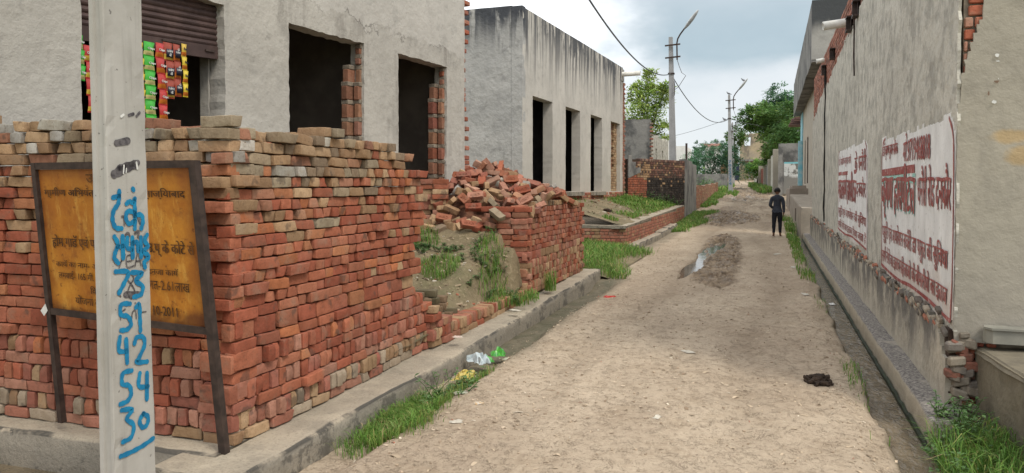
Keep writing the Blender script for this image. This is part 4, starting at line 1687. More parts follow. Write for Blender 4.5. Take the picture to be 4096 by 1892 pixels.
def heap_z(X, Y):
    d1 = math.hypot((X + 4.15) / 1.25, (Y - 11.35) / 1.6)
    h1 = 2.06 - 1.05 * max(0, d1 - 0.12) ** 1.15
    d2 = math.hypot((X + 3.35) / 0.75, (Y - 11.2) / 1.9)
    h2 = 1.78 - 0.55 * d2 ** 1.5
    d3 = math.hypot((X + 4.9) / 0.8, (Y - 10.9) / 1.0)
    h3 = 1.55 - 0.6 * d3 ** 1.3
    return max(h1, h2, h3)


mb = MB()
st = 0.12
gxs = np.arange(-6.0, -3.2, st)
gys = np.arange(9.3, 13.4, st)
vs = [(x, y, max(heap_z(x, y) - 0.17, float(mound_z(x, y)) - 0.06) if y > 10.15 else float(mound_z(x, y)) - 0.06) for x in gxs for y in gys]
ny_ = len(gys)
mb.add(vs, [(i * ny_ + k, (i + 1) * ny_ + k, (i + 1) * ny_ + k + 1, i * ny_ + k + 1) for i in range(len(gxs) - 1) for k in range(ny_ - 1)])
o = mb.build('brick_rubble', simple('brick_dust', (0.22, 0.10, 0.06), (0.12, 0.06, 0.04), 9, 0.95, 0.6, 30, 0.02), smooth=True)
tag(o, kind='stuff')
placed = []
heap = []
tries = 0
while len(heap) < 235 and tries < 9000:
    tries += 1
    x, y = rnd.uniform(-5.7, -2.98), rnd.uniform(9.55, 12.4)
    z = heap_z(x, y)
    if z < 1.0:
        continue
    if y < 10.1:
        mz = float(mound_z(x, y))
        if z - mz > 0.30 and x > -3.4 and y < 9.8:
            continue
        z = mz + 0.04 + (z - mz) * 0.55 * rnd.random() if x < -3.4 else z
    p = Vector((x, y, z))
    if any((p - q).length < 0.125 for q in placed):
        continue
    placed.append(p)
    yaw_, tilt, roll_ = rnd.uniform(0, 6.28), rnd.gauss(0, 0.38), rnd.choice((0, 0, 0, 1.57)) + rnd.gauss(0, 0.35)
    heap.append((p, yaw_, tilt, roll_))
frog_spots = {(-3.72, 9.95): (0, -0.2, 0.75), }
heap.sort(key=lambda t: t[0].y)
fcount = 0
for i, (p, yw_, ti, ro) in enumerate(heap):
    me = BR[rnd.randrange(len(BR))]
    fr = False
    if i % 8 == 3 and fcount < 20:
        fr = True
        fcount += 1
        me = FROG[0] if fcount % 6 else FROG[1]
        # pressed face turned up and to the lane
        M = Matrix.Translation(p + Vector((0.03, -0.05, 0.05))) @ Matrix.Rotation(rnd.gauss(0.30, 0.35), 4, 'Z') @ Matrix.Rotation(rnd.uniform(0.75, 1.25), 4, 'X') @ Matrix.Rotation(rnd.gauss(0, 0.3), 4, 'Z')
    else:
        M = Matrix.Translation(p) @ Matrix.Rotation(yw_, 4, 'Z') @ Matrix.Rotation(ti, 4, 'Y') @ Matrix.Rotation(ro, 4, 'X')
    k = rnd.random()
    hi = p.z > 1.65
    if fr:
        colr, cw = pick(PNK, RED), 'red'
    elif k < 0.26:
        colr, cw = pick(RED, BRN), 'red'
    elif k < (0.70 if hi else 0.55):
        colr, cw = pick(PNK, PNK, [(0.42, 0.24, 0.17)]), 'pinkish red'
    elif k < 0.92:
        colr, cw = pick(TAN), 'tan'
    else:
        colr, cw = pick(GRY) if hi else pick(OLV), 'pale grey' if hi else 'olive brown'
    o = bpy.data.objects.new('loose_brick', me)
    COL.objects.link(o)
    o.matrix_world = M
    o.color = (*colr, 1)
    side = 'left' if p.x < -4.5 else ('right' if p.x > -3.6 else 'middle')
    depth = 'front' if p.y < 10.35 else ('back' if p.y > 11.3 else 'midway')
    if fr:
        lab = f"red brick with a pressed name, {side} {depth}, {'high' if hi else 'low'} in the tumbled heap"
    else:
        lab = f"plain {cw} brick, {side} {depth}, {'high' if hi else 'low'} in the tumbled heap"
    tag(o, lab, 'loose brick', 'bricks of the tumbled heap')

# ------------------------------------------------------------------ building one: shop and two open rooms
class Frame:
    """a wall line: origin p, direction ang (degrees from +Y towards +X), n = out of the wall"""
    def __init__(s, p, ang, flip=False):
        a = R(ang)
        s.p = Vector(p)
        s.d = Vector((math.sin(a), math.cos(a), 0))
        s.n = Vector((s.d.y, -s.d.x, 0)) * (-1 if flip else 1)

    def __call__(s, u, z, w=0.0):
        q = s.p + s.d * float(u) + s.n * float(w)
        return (q.x, q.y, float(z))

    def box(s, mb, u0, u1, w0, w1, z0, z1, mi=0, tint=(1, 1, 1)):
        c = s.p + s.d * ((u0 + u1) / 2) + s.n * ((w0 + w1) / 2) + Vector((0, 0, (z0 + z1) / 2))
        return mb.obox(c, s.d, s.n if s.d.cross(s.n).z > 0 else -s.n, (0, 0, 1), abs(u1 - u0) / 2, abs(w1 - w0) / 2, abs(z1 - z0) / 2, mi, tint)


F1 = Frame((-4.83, 12.1, 0), 7.4)
b1 = thing('shop_building', 'long rendered building with a half open shop and two dark doorways behind the stack', 'building', F1(-3.5, 1.0))
U = lines(-10.5, -0.03, 0.07, (-6.90, -5.26, -4.27, -2.81, -1.99, -0.62))
Z = lines(0.3, 5.3, 0.08, (1.2, 3.66))
holes1 = [(-6.90, -5.26), (-4.27, -2.81), (-1.99, -0.62)]


def keep1(u, z):
    k = np.ones_like(u, bool)
    for a_, b_ in holes1:
        k &= ~((u > a_) & (u < b_) & (z > 1.2) & (z < 3.66))
    return k


mb = MB()
sheet(mb, F1, U, Z, keep1, 0.22, 0.012, 1.3, 0, 3, 0.022)
mb.build('front_wall', MAT['plaster_one'], b1, smooth=False)
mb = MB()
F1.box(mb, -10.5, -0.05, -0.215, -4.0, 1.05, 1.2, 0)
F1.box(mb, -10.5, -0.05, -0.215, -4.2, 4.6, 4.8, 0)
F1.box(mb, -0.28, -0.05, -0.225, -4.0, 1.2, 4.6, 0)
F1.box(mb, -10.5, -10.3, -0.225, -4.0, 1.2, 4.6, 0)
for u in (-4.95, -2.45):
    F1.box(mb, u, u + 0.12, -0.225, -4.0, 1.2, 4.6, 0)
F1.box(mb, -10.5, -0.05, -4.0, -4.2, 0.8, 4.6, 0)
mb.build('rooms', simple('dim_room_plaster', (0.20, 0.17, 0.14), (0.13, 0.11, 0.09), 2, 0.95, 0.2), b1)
mb = MB()
laid(mb, F1(-4.80, 1.2, -3.99), F1.d, F1.n, 4.5, 1.2, 4.5, 0.085, 0.235, 0.012, 0.0, 0.06, lambda u, z: pick(RED, PNK))
mb.build('back_wall_bricks', MAT['brick'], b1, tint=True)
for hu, zt in ((-2.81, 3.3), (-0.62, 3.28)):
    mb = MB()
    # unrendered jamb of bricks set on end, thick mortar between
    z = 1.2
    k = 0
    while z < 3.62:
        h = 0.205 if z < 3.2 else 0.1
        for j, (w0, w1) in enumerate(((-0.04, -0.13), (-0.15, -0.26))):
            inset = 0.0 if z + h < zt else 0.07
            du = 0.05 + (0.10 if j == 1 and z < zt else 0.0) + rnd.uniform(-0.012, 0.012) - inset * 0.4
            if j == 1 and z > zt:
                continue
            c = F1.p + F1.d * (hu - du / 2 + 0.01) + F1.n * ((w0 + w1) / 2) + Vector((0, 0, z + h / 2 + rnd.uniform(-0.01, 0.01)))
            mb.obox(c, F1.d, -F1.n, (0, 0, 1), du / 2 + 0.02, abs(w1 - w0) / 2, h / 2 - 0.006, 0, tuple(0.85 * q for q in pick(PNK, BRN)), 0.014)
            c2 = c + Vector((0, 0, h / 2 + 0.018))
            mb.obox(c2, F1.d, -F1.n, (0, 0, 1), du / 2 + 0.012, abs(w1 - w0) / 2 + 0.008, 0.030, 1, (1, 1, 1), 0.008)
        z += h + 0.036
    mb.build('brick_jamb', [MAT['brick'], MAT['mortar']], b1, tint=True)
mb = MB()
z = 1.7
k = 0
while z < 5.2:
    if k % 2 == 0 or rnd.random() < 0.12:
        up = sstep(2.6, 3.2, z) * (1 - sstep(3.9, 4.2, z))
        pj = rnd.uniform(0.15, 0.21) * (1 - 0.75 * float(up))
        c = F1.p + F1.d * (pj / 2 - 0.05) + F1.n * (-0.06) + Vector((0, 0, z + 0.038))
        mb.obox(c, F1.d, -F1.n, (0, 0, 1), pj / 2 + 0.03, 0.055, 0.036, 0, pick(PNK, RED), 0.008)
    z += 0.0815
    k += 1
mb.build('brick_toothing', MAT['brick'], b1, tint=True)
# roller shutter, half open
mb = MB()
for k in range(16):
    z0 = 3.20 + k * 0.062
    if z0 > 4.2:
        break
    ring = []
    for j in range(5):
        t_ = j / 4
        ring.append((z0 + 0.062 * t_, 0.018 * math.sin(math.pi * t_)))
    vs = []
    for zz, ww in ring:
        vs += [F1(-6.90, zz - 0.05, -0.12 + ww), F1(-5.26, zz + 0.02, -0.12 + ww)]
    mb.add(vs, [(2 * j, 2 * j + 1, 2 * j + 3, 2 * j + 2) for j in range(4)])
sh = mb.build('shutter', MAT['shutter'], b1)
mb = MB()
p = [F1(-6.895, 3.02, -0.145), F1(-5.265, 3.09, -0.145), F1(-5.265, 3.09, -0.095), F1(-6.895, 3.02, -0.095)]
q = [F1(-6.895, 3.155, -0.145), F1(-5.265, 3.225, -0.145), F1(-5.265, 3.225, -0.095), F1(-6.895, 3.155, -0.095)]
mb.add(p + q, [(0, 1, 2, 3), (7, 6, 5, 4), (0, 4, 5, 1), (1, 5, 6, 2), (2, 6, 7, 3), (3, 7, 4, 0)])
bar = mb.build('bottom_rail', MAT['shutter'], sh)
mb = MB()
F1.box(mb, -5.98, -5.74, -0.093, -0.083, 3.165, 3.185)
F1.box(mb, -5.44, -5.32, -0.093, -0.078, 3.15, 3.17)
mb.build('handle', MAT['iron'], sh)
mb = MB()
F1.box(mb, -5.27, -5.10, -0.235, -0.36, 1.2, 3.3)
mb.build('shop_post', MAT['plaster_one'], b1)
mb = MB()
F1.box(mb, -7.4, -5.0, -1.1, -1.5, 1.2, 2.15)
mb.build('counter', simple('dark_counter_wood', (0.05, 0.035, 0.025)), b1)

# snack packets hanging in strips from the shutter rail
PK = {'green': (0.05, 0.42, 0.035), 'yellow': (0.70, 0.52, 0.03), 'red': (0.50, 0.035, 0.03), 'brown': (0.33, 0.05, 0.02), 'gold': (0.62, 0.42, 0.05)}
PKM = {k: simple('glossy_%s_foil' % k, c, tuple(x * 0.8 for x in c), 20, 0.32, 0.3, 26, 0.012, 0.0, None, 0.5) for k, c in PK.items()}
PKM['orange'] = simple('orange_print', (0.55, 0.16, 0.02), None, 20, 0.35, 0.1)
PKM['white'] = simple('white_print', (0.7, 0.7, 0.66), None, 20, 0.4, 0.0)
PKM['cream'] = simple('cream_print', (0.60, 0.55, 0.22), None, 20, 0.4, 0.0)
PKM['ink'] = simple('dark_print', (0.03, 0.03, 0.05), None, 20, 0.4, 0.0)
MAT['white_print'] = PKM['white']


def packet(kind, u0, ztop, W_, H_, w, parent, words, low, text_m, sub=None):
    """a pillow packet: puffed in the middle, flat crimped ends"""
    mb = MB()
    nu, nz_ = 9, 12
    vs = []
    sw = rnd.uniform(-0.012, 0.012)
    for sgn in (1, -1):
        for i in range(nu):
            for k in range(nz_):
                a_, b_ = i / (nu - 1), k / (nz_ - 1)
                puff = 0.020 * (max(0, math.sin(math.pi * a_)) ** 0.55) * (max(0, math.sin(math.pi * min(1, max(0, (b_ - 0.08) / 0.84)))) ** 0.6)
                pinch = 0.006 * math.sin(math.pi * b_) * (1 if a_ > 0.5 else -1) * abs(a_ - 0.5) * 2
                cr = 0.003 * math.sin(a_ * 21 + b_ * 9)
                vs.append(F1(u0 + a_ * W_ - pinch + sw * b_, ztop - H_ + b_ * H_, w + sgn * (puff + 0.0008) + cr * (puff > 0.002)))
    nn = nu * nz_
    fs, ms = [], []
    for i in range(nu - 1):
        for k in range(nz_ - 1):
            f = (i * nz_ + k, (i + 1) * nz_ + k, (i + 1) * nz_ + k + 1, i * nz_ + k + 1)
            fs.append(f)
            b_ = (k + 0.5) / (nz_ - 1)
            ms.append(1 if (low and 0.08 < b_ < 0.42 - 0.10 * abs(i - 4) / 4) else 0)
            fs.append(tuple(nn + q for q in reversed(f)))
            ms.append(0)
    b = len(mb.v)
    mb.v.extend(vs)
    mb.f.extend(fs)
    mb.m.extend(ms)
    mb.t.extend([(1, 1, 1)] * len(fs))
    mats = [PKM[kind], PKM[low] if low else PKM[kind], PKM[text_m], PKM['ink']]
    ux = F1.d
    for (tx, fx, fz, fw_, fh, mi) in words:
        o_ = Vector(F1(u0 + W_ * fx, ztop - H_ + H_ * fz, w + 0.0245))
        put_text(mb, tx, o_, ux, (0, 0, 1), W_ * fw_, H_ * fh, mi, 0.0015)
    if sub:
        o_ = F1(u0 + W_ * 0.16, ztop - H_ * 0.72, w + 0.0225)
        F1.box(mb, u0 + W_ * 0.12, u0 + W_ * 0.88, w + 0.019, w + 0.0235, ztop - H_ * 0.80, ztop - H_ * 0.36, 3)
    return mb.build('packet', mats, parent, smooth=True)


CH_ = ('Chips', 0.30, 0.42, 0.62, 0.20, 2)
strips = [
    ('green', -6.90, 3.06, 0.062, 0.135, 3, 'cream', 'white', [CH_], 'green snack packets in a strip left of the concrete pole'),
    ('red', -6.84, 2.98, 0.08, 0.150, 4, 'gold', 'white', [CH_], 'red snack packets in a strip just left of the concrete pole'),
    ('yellow', -6.31, 3.10, 0.085, 0.150, 5, 'gold', 'ink', [('Chips', 0.40, 0.42, 0.5, 0.18, 2)], 'yellow snack packets in a strip at the right edge of the concrete pole'),
    ('green', -6.225, 3.12, 0.122, 0.142, 6, 'cream', 'white', [CH_], 'bright green snack packets in a long strip hanging in the shop'),
    ('red', -6.09, 3.13, 0.104, 0.152, 5, 'orange', 'white', [CH_], 'red and orange snack packets in a long strip hanging in the shop'),
    ('brown', -5.985, 3.15, 0.108, 0.185, 3, 'gold', 'white', [(deva('दरोगा'), 0.2, 0.46, 0.6, 0.16, 2), (deva('जी'), 0.4, 0.26, 0.26, 0.16, 2)], 'brown picture snack packets in a short strip beside the red strip'),
    ('brown', -5.875, 3.15, 0.085, 0.175, 3, 'orange', 'white', [(deva('के'), 0.4, 0.62, 0.3, 0.14, 2), (deva('दरोगा'), 0.2, 0.46, 0.6, 0.14, 2)], 'dark brown snack packets in a short strip second from the right'),
    ('gold', -5.78, 3.17, 0.066, 0.135, 4, 'orange', 'ink', [('Poo', 0.3, 0.5, 0.5, 0.2, 2)], 'narrow yellow snack packets in the rightmost strip of the shop'),
]
for kind, u0, zt, W_, H_, n_, low, tm, words, lab in strips:
    st_ = thing('snack_strip', lab, 'snack strip', F1(u0 + W_ / 2, zt, -0.04), 'strips of snack packets hanging in the shop')
    for k in range(n_):
        kd = kind
        if kind == 'gold':
            kd = 'gold' if k < 1 else 'yellow'
        packet(kd, u0 + 0.003 * k + (0.006 * k if kind == 'red' else 0), zt - k * H_, W_, H_ - 0.002, -0.05 if k else -0.06, st_, words, low, tm, sub=(kind == 'brown'))
mb = MB()
for i in range(26):
    u, z = rnd.uniform(-5.75, -5.2), rnd.uniform(2.0, 2.9)
    F1.box(mb, u, u + rnd.uniform(0.06, 0.14), -0.9 - rnd.random() * 0.4, -1.1 - rnd.random() * 0.4, z, z + rnd.uniform(0.08, 0.16), 0, pick([(0.10, 0.02, 0.02), (0.02, 0.05, 0.02), (0.08, 0.07, 0.05), (0.03, 0.03, 0.05)]))
tag(mb.build('shop_goods', MAT['tint'], tint=True), 'dim pile of wares stacked inside the shop behind the hanging strips', 'shop goods')

# ------------------------------------------------------------------ building two: long room with dark parapet stains
F2 = Frame((-5.523, 18.0, 0), 3.5)
b2 = thing('plaster_building', 'long flat roofed grey building with black rain stains and three dark doorways', 'building', F2(4.5, 1.1))
U = lines(-0.43, 9.62, 0.08, (0.28, 1.80, 2.93, 4.35, 5.46, 6.82, 7.95, 9.23))
Z = lines(1.0, 6.12, 0.08, (1.62, 4.0))
h2 = [(0.28, 1.80), (2.93, 4.35), (5.46, 6.82), (7.95, 9.23)]


def keep2(u, z):
    k = np.ones_like(u, bool)
    for a_, b_ in h2:
        k &= ~((u > a_) & (u < b_) & (z > 1.62) & (z < 4.0))
    k &= z < 6.02 + 0.07 * (vnoise(u * 1.7, u * 0, 8) - 0.3)
    return k


mb = MB()
sheet(mb, F2, U, Z, keep2, 0.27, 0.014, 1.2, 0, 12, 0.008)
mb.build('front_wall', MAT['plaster_two'], b2)
F2s = Frame(F2(-0.43, 0, 0.0), 3.5 - 90)      # side wall runs left from the corner
F2s.n = -F2.d
mb = MB()
sheet(mb, lambda u, z, w: F2s(u, z, w), lines(0.275, 7.5, 0.1), lines(0.25, 6.08, 0.1), lambda u, z: np.ones_like(u, bool), 0.22, 0.02, 1.4, 0, 31)
F2s.box(mb, 0.0, 0.272, -0.20, 0.012, 0.25, 6.06, 0)
mb.build('side_wall', MAT['plaster_side'], b2)
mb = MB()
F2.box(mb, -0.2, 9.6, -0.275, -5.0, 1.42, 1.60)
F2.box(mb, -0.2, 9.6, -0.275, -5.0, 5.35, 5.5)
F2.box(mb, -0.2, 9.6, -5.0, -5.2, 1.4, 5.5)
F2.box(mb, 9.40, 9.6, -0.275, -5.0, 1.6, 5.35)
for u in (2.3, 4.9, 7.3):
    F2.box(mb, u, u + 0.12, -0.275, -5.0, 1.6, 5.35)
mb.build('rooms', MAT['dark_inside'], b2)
for (a_, b_) in h2[:3]:
    mb = MB()
    F2.box(mb, a_ - 0.05, b_ + 0.05, -0.24, 0.12 + rnd.uniform(0, 0.05), 1.50, 1.612)
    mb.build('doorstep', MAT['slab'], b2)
mb = MB()
laid(mb, F2(7.95, 1.62, -0.12), F2.d, F2.n, 1.28, 1.62, 3.98, 0.085, 0.235, 0.008, 0.0, 0.1, lambda u, z: pick(TAN, TAN, [(0.45, 0.33, 0.20)]), skip=lambda u, z: 0.45 < u < 0.85 and z > 2.4)
laid(mb, F2(8.38, 2.4, -0.20), F2.d, F2.n, 0.46, 2.4, 3.98, 0.085, 0.235, 0.008, 0.0, 0.05, lambda u, z: pick(TAN, PNK))
F2.box(mb, 7.96, 9.22, -0.265, -0.24, 1.63, 3.99, 1)
mb.build('brick_infill', [MAT['brick'], MAT['mortar']], b2, tint=True)
mb = MB()
laid(mb, F2(2.2, 1.0, 0.02), F2.d, F2.n, 7.4, 1.0, 1.60, 0.085, 0.235, 0.012, 0.01, 0.08, lambda u, z: pick(PNK, TAN, RED), topfn=lambda u: 1.5 + 0.28 * float(vnoise(u * 1.3, 0, 19)))
mb.build('foot_bricks', MAT['brick'], b2, tint=True)
mb = MB()
z, k = 1.2, 0
while z < 5.5:
    L = (0.30 if k % 2 else 0.44) + rnd.uniform(-0.02, 0.02) + (0.1 * max(0, 2.2 - z))
    c = F2.p + F2.d * (9.60 + L / 2) + F2.n * (-0.11) + Vector((0, 0, z + 0.04))
    mb.obox(c, F2.d, -F2.n, (0, 0, 1), L / 2, 0.11, 0.036, 0, pick(PNK, [(0.30, 0.15, 0.10)]), 0.008)
    F2.box(mb, 9.60, 9.60 + L - 0.03, -0.21, -0.01, z + 0.07, z + 0.087, 1)
    z += 0.085
    k += 1
mb.build('brick_toothing', [MAT['brick'], MAT['mortar']], b2, tint=True)
mb = MB()
F2.box(mb, 9.3, 9.75, -0.26, 0.02, 5.55, 5.98)
mb.build('parapet_stub', MAT['plaster_two'], b2)


def spout(name, label, a, b, r, parent=None):
    mb = MB()
    a, b = Vector(a), Vector(b)
    d_ = (b - a).normalized()
    n_ = 14
    u = d_.cross(Vector((0, 0, 1))).normalized()
    w = u.cross(d_)
    vs, fs = [], []
    for rr, p in ((r, a), (r, b), (r * 0.82, b), (r * 0.82, a.lerp(b, 0.3))):
        for k in range(n_):
            q = 2 * math.pi * k / n_
            vs.append(p + (u * math.cos(q) + w * math.sin(q)) * rr)
    for j in range(3):
        for k in range(n_):
            fs.append((j * n_ + k, j * n_ + (k + 1) % n_, (j + 1) * n_ + (k + 1) % n_, (j + 1) * n_ + k))
    fs.append(tuple(3 * n_ + k for k in range(n_)))
    mb.add(vs, fs)
    o = mb.build(name, MAT['pvc'], parent, smooth=True)
    return o


mbp = spout('roof_spout', '', F2(9.45, 5.78, -0.05), F2(9.50, 5.80, 0.66), 0.085, b2)

# ------------------------------------------------------------------ terrace wall, soot wall, plaster wall, low wall on the left
tw = thing('brick_retaining_wall', 'low brick retaining wall with a worn cement top holding up the grassy terrace', 'wall', (-3.2, 25, 0.2))
mb = MB()
ttop = lambda y: 0.76 + 0.0165 * (y - 18.5)
mb.prism([(-3.42, 18.53), (-3.225, 18.53), (-3.225, 32.3), (-3.42, 32.3)], 0.0, [ttop(18.5), ttop(18.5), ttop(32.3), ttop(32.3)], 1)
mb.box((-7.4, 18.53, 0.0), (-3.42, 18.75, ttop(18.5) - 0.02), 1)


def tall_t(r, z):
    return 0.108 if r in (0, 2, 4) else 0.0815


laid(mb, (-3.22, 18.5, 0.16), (0, 1, 0), (1, 0, 0), 13.8, 0.16, 1.05, 0.0815, 0.235, 0.012, 0.012, 0.07, lambda u, z: pick(PNK, [(0.36, 0.15, 0.10), (0.30, 0.13, 0.09)]) if rnd.random() < 0.85 else pick(TAN), 2, lambda u: ttop(18.5 + u) - 0.01, lambda r, z: 0.108 if z > ttop(18.5) - 0.13 and z < 0.9 and r < 9 else 0.0815)
laid(mb, (-3.21, 18.52, 0.16), (-1, 0, 0), (0, -1, 0), 4.2, 0.16, 0.77, 0.0815, 0.235, 0.012, 0.012, 0.07, lambda u, z: pick(PNK, TAN, [(0.36, 0.15, 0.10)]), 2, lambda u: 0.765)
mb.build('brickwork', [MAT['brick'], MAT['mortar']], tw, tint=True)
mb = MB()
Y = lines(18.45, 32.3, 0.12)
vs = []
for i, y in enumerate(Y):
    e = 0.05 * float(vnoise(y * 2.1, 0, 6))
    z0 = ttop(y)
    vs += [(-3.205 - 0.02 + e * 0.4, y, z0 - 0.02), (-3.215 + e * 0.4, y, z0 + 0.03 + e * 0.4), (-3.5 - e, y, z0 + 0.04 + e), (-3.55 - e, y, z0 - 0.03)]
mb.add(vs, [(4 * i + k, 4 * i + 4 + k, 4 * i + 5 + k, 4 * i + 1 + k) for i in range(len(Y) - 1) for k in range(3)] + [(0, 1, 2, 3)])
X_ = lines(-7.4, -3.48, 0.12)
vs = []
for x in X_:
    e = 0.05 * float(vnoise(x * 2.1, 3, 6))
    vs += [(x, 18.49 + e * 0.3, ttop(18.5) - 0.02), (x, 18.485 + e * 0.3, ttop(18.5) + 0.045), (x, 18.75 + e, ttop(18.5) + 0.05 + e * 0.6), (x, 18.8 + e, ttop(18.5) - 0.04)]
mb.add(vs, [(4 * i + k, 4 * i + 4 + k, 4 * i + 5 + k, 4 * i + 1 + k) for i in range(len(X_) - 1) for k in range(3)])
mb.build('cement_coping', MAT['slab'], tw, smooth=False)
mb = MB()
for a_, b_ in ((18.3, 20.6), (20.66, 23.4), (23.5, 25.2), (25.35, 26.3), (26.5, 27.4)):
    e = rnd.uniform(0, 0.04)
    rough_block(mb, -3.21, -2.96 + rnd.uniform(-0.03, 0.02), a_, b_, lambda y: float(zl(y)) - 0.2, lambda y: float(zl(y)) + 0.13 + e, 0.02, 0.09, 0, int(a_ * 3), 4)
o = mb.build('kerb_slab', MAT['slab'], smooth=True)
tag(o, 'broken concrete kerb at the foot of the brick retaining wall', 'kerb')

FS = Frame((-4.85, 28.3, 0), math.degrees(math.atan2(1.65, 4.0)))
LS = math.hypot(1.65, 4.0)
sw = thing('brick_boundary_wall', 'soot blackened brick wall across the grassy terrace beside the street lamp', 'wall', FS(2, 1.1))
mb = MB()
FS.box(mb, 0, LS, -0.23, -0.02, 0.9, 2.80, 1)


def soot_col(u, z):
    k = rnd.random()
    if u < 1.6 and z > 2.3 - 0.4 * (u / 1.6) and z < 2.6 and k < 0.8:
        return pick(TAN)
    if u < 1.3 and z < 2.2:
        return pick([(0.36, 0.12, 0.07), (0.30, 0.11, 0.07)])
    if k < 0.10 and z > 1.7:
        return pick(TAN)
    if k < 0.5 and z > 2.2:
        return pick([(0.20, 0.10, 0.075), (0.15, 0.08, 0.065), (0.24, 0.13, 0.10)])
    return pick([(0.035, 0.03, 0.028), (0.05, 0.042, 0.038), (0.028, 0.025, 0.024)]) if z < 2.1 else pick([(0.09, 0.065, 0.055), (0.12, 0.07, 0.055)])


laid(mb, FS(0, 1.0, 0), FS.d, FS.n, LS, 1.0, 2.74, 0.0865, 0.235, 0.012, 0.0, 0.08, soot_col)
laid(mb, FS(0.8, 2.74, 0), FS.d, FS.n, LS - 0.8, 2.735, 2.86, 0.115, 0.08, 0.012, 0.0, 0.2, lambda u, z: pick([(0.20, 0.11, 0.09), (0.13, 0.08, 0.07), (0.30, 0.20, 0.15)]), 0)
mb.build('brickwork', [MAT['brick'], MAT['dirt_core']], sw, tint=True)
mb = MB()
# the stepped skirt of render left against the brickwork
uu = [(0.0, 2.95), (0.25, 2.95), (0.25, 2.70), (0.5, 2.70), (0.5, 2.50), (0.85, 2.50), (0.85, 2.32), (0.0, 2.10)]
vs = [FS(u, z, 0.014) for u, z in uu] + [FS(u, z, -0.02) for u, z in uu]
n_ = len(uu)
mb.add(vs, [tuple(range(n_)), tuple(range(2 * n_ - 1, n_ - 1, -1))] + [(i, n_ + i, n_ + (i + 1) % n_, (i + 1) % n_) for i in range(n_)])
mb.build('render_patch', MAT['far_plaster'], sw)
mb = MB()
U = lines(32.32, 37.8, 0.1)
sheet(mb, lambda u, z, w: (-3.20 + w, u, z), U, lines(0.3, 2.92, 0.1), lambda u, z: z < 2.86 + 0.08 * (vnoise(u * 1.5, u * 0, 3) - 0.3), 0.24, 0.015, 1.5, 0, 8, 0.03)
o = mb.build('plaster_wall', MAT['far_plaster'])
tag(o, 'pale plastered wall end joined to the soot blackened brick wall', 'wall')
lw = thing('low_brick_wall', 'low faded brick wall beside the lane before the second street lamp', 'wall', (-3.2, 46, 1.0))
mb = MB()
mb.prism([(-3.42, 37.85), (-3.21, 37.85), (-3.21, 55), (-3.42, 55)], 0.5, [1.78, 1.78, 2.1, 2.1], 1)
laid(mb, (-3.20, 37.83, 0.75), (0, 1, 0), (1, 0, 0), 17.2, 0.75, 2.12, 0.0865, 0.235, 0.012, 0.0, 0.06, lambda u, z: pick(PNK, TAN, [(0.33, 0.17, 0.11)]), 2, lambda u: 1.80 + 0.019 * u + 0.05 * float(vnoise(u, 0, 2)))
mb.build('brickwork', [MAT['brick'], MAT['mortar']], lw, tint=True)
mb = MB()
laid(mb, (-3.205, 55.0, 1.5), (-1, 0, 0), (0, 1, 0), 6, 1.3, 2.0, 0.0865, 0.235, 0.012, 0.0, 0.2, lambda u, z: pick([(0.10, 0.09, 0.08), (0.07, 0.065, 0.06)]))
mb.build('return_wall', MAT['brick'], lw, tint=True)
# thin post behind the plaster wall
mb = MB()
mb.tube([(-3.62, 37.2, 1.1), (-3.62, 37.2, 3.85)], 0.05, 8)
tag(mb.build('iron_post', MAT['iron']), 'thin dark post standing behind the pale plastered wall', 'post')
# dark field wall beyond
mb = MB()
sheet(mb, lambda u, z, w: (u, 62.0 - w, z), lines(-9.5, -2.9, 0.25), lines(1.5, 3.0, 0.15), lambda u, z: z < 2.88, 0.22, 0.02, 1.0, 0, 9, 0.04)
tag(mb.build('field_wall', MAT['far_plaster']), 'dark low wall in front of the feathery blue green bush', 'wall')

# unfinished grey rooms behind the soot wall
rn = thing('unfinished_rooms', 'roofless grey plastered rooms with small window slots behind the soot blackened wall', 'building', (-5.5, 37.5, 1.2))
mb = MB()
sheet(mb, lambda u, z, w: (u, 35.0 - w, z), lines(-7.5, -5.0, 0.1), lines(1.2, 4.95, 0.1), lambda u, z: z < 4.86 + 0.1 * (vnoise(u * 1.5, u * 0, 3) - 0.5), 0.22, 0.02, 1.3, 0, 18, 0.05)
mb.build('end_wall', MAT['far_plaster'], rn)
mb = MB()
sheet(mb, lambda u, z, w: (-4.98 + w, u, z), lines(35.25, 41.5, 0.1, (36.6, 37.1, 38.9, 39.4)), lines(1.2, 4.25, 0.1, (2.7, 3.6)), lambda u, z: (z < 4.16 + 0.1 * (vnoise(u * 1.5, u * 0, 4) - 0.5)) & ~((z > 2.7) & (z < 3.6) & (((u > 36.6) & (u < 37.1)) | ((u > 38.9) & (u < 39.4)))), 0.22, 0.02, 1.3, 0, 19, 0.05)
mb.box((-7.4, 35.3, 1.2), (-5.6, 41.5, 4.0))
mb.build('lane_wall', MAT['plaster_shed'], rn)
mb = MB()
for k in range(20):
    if k % 2:
        mb.obox((-4.95, 35.0, 3.0 + k * 0.086), (1, 0, 0), (0, 1, 0), (0, 0, 1), 0.07, 0.1, 0.036, 0, pick(PNK, [(0.25, 0.2, 0.16)]), 0.008)
mb.build('brick_toothing', MAT['brick'], rn, tint=True)


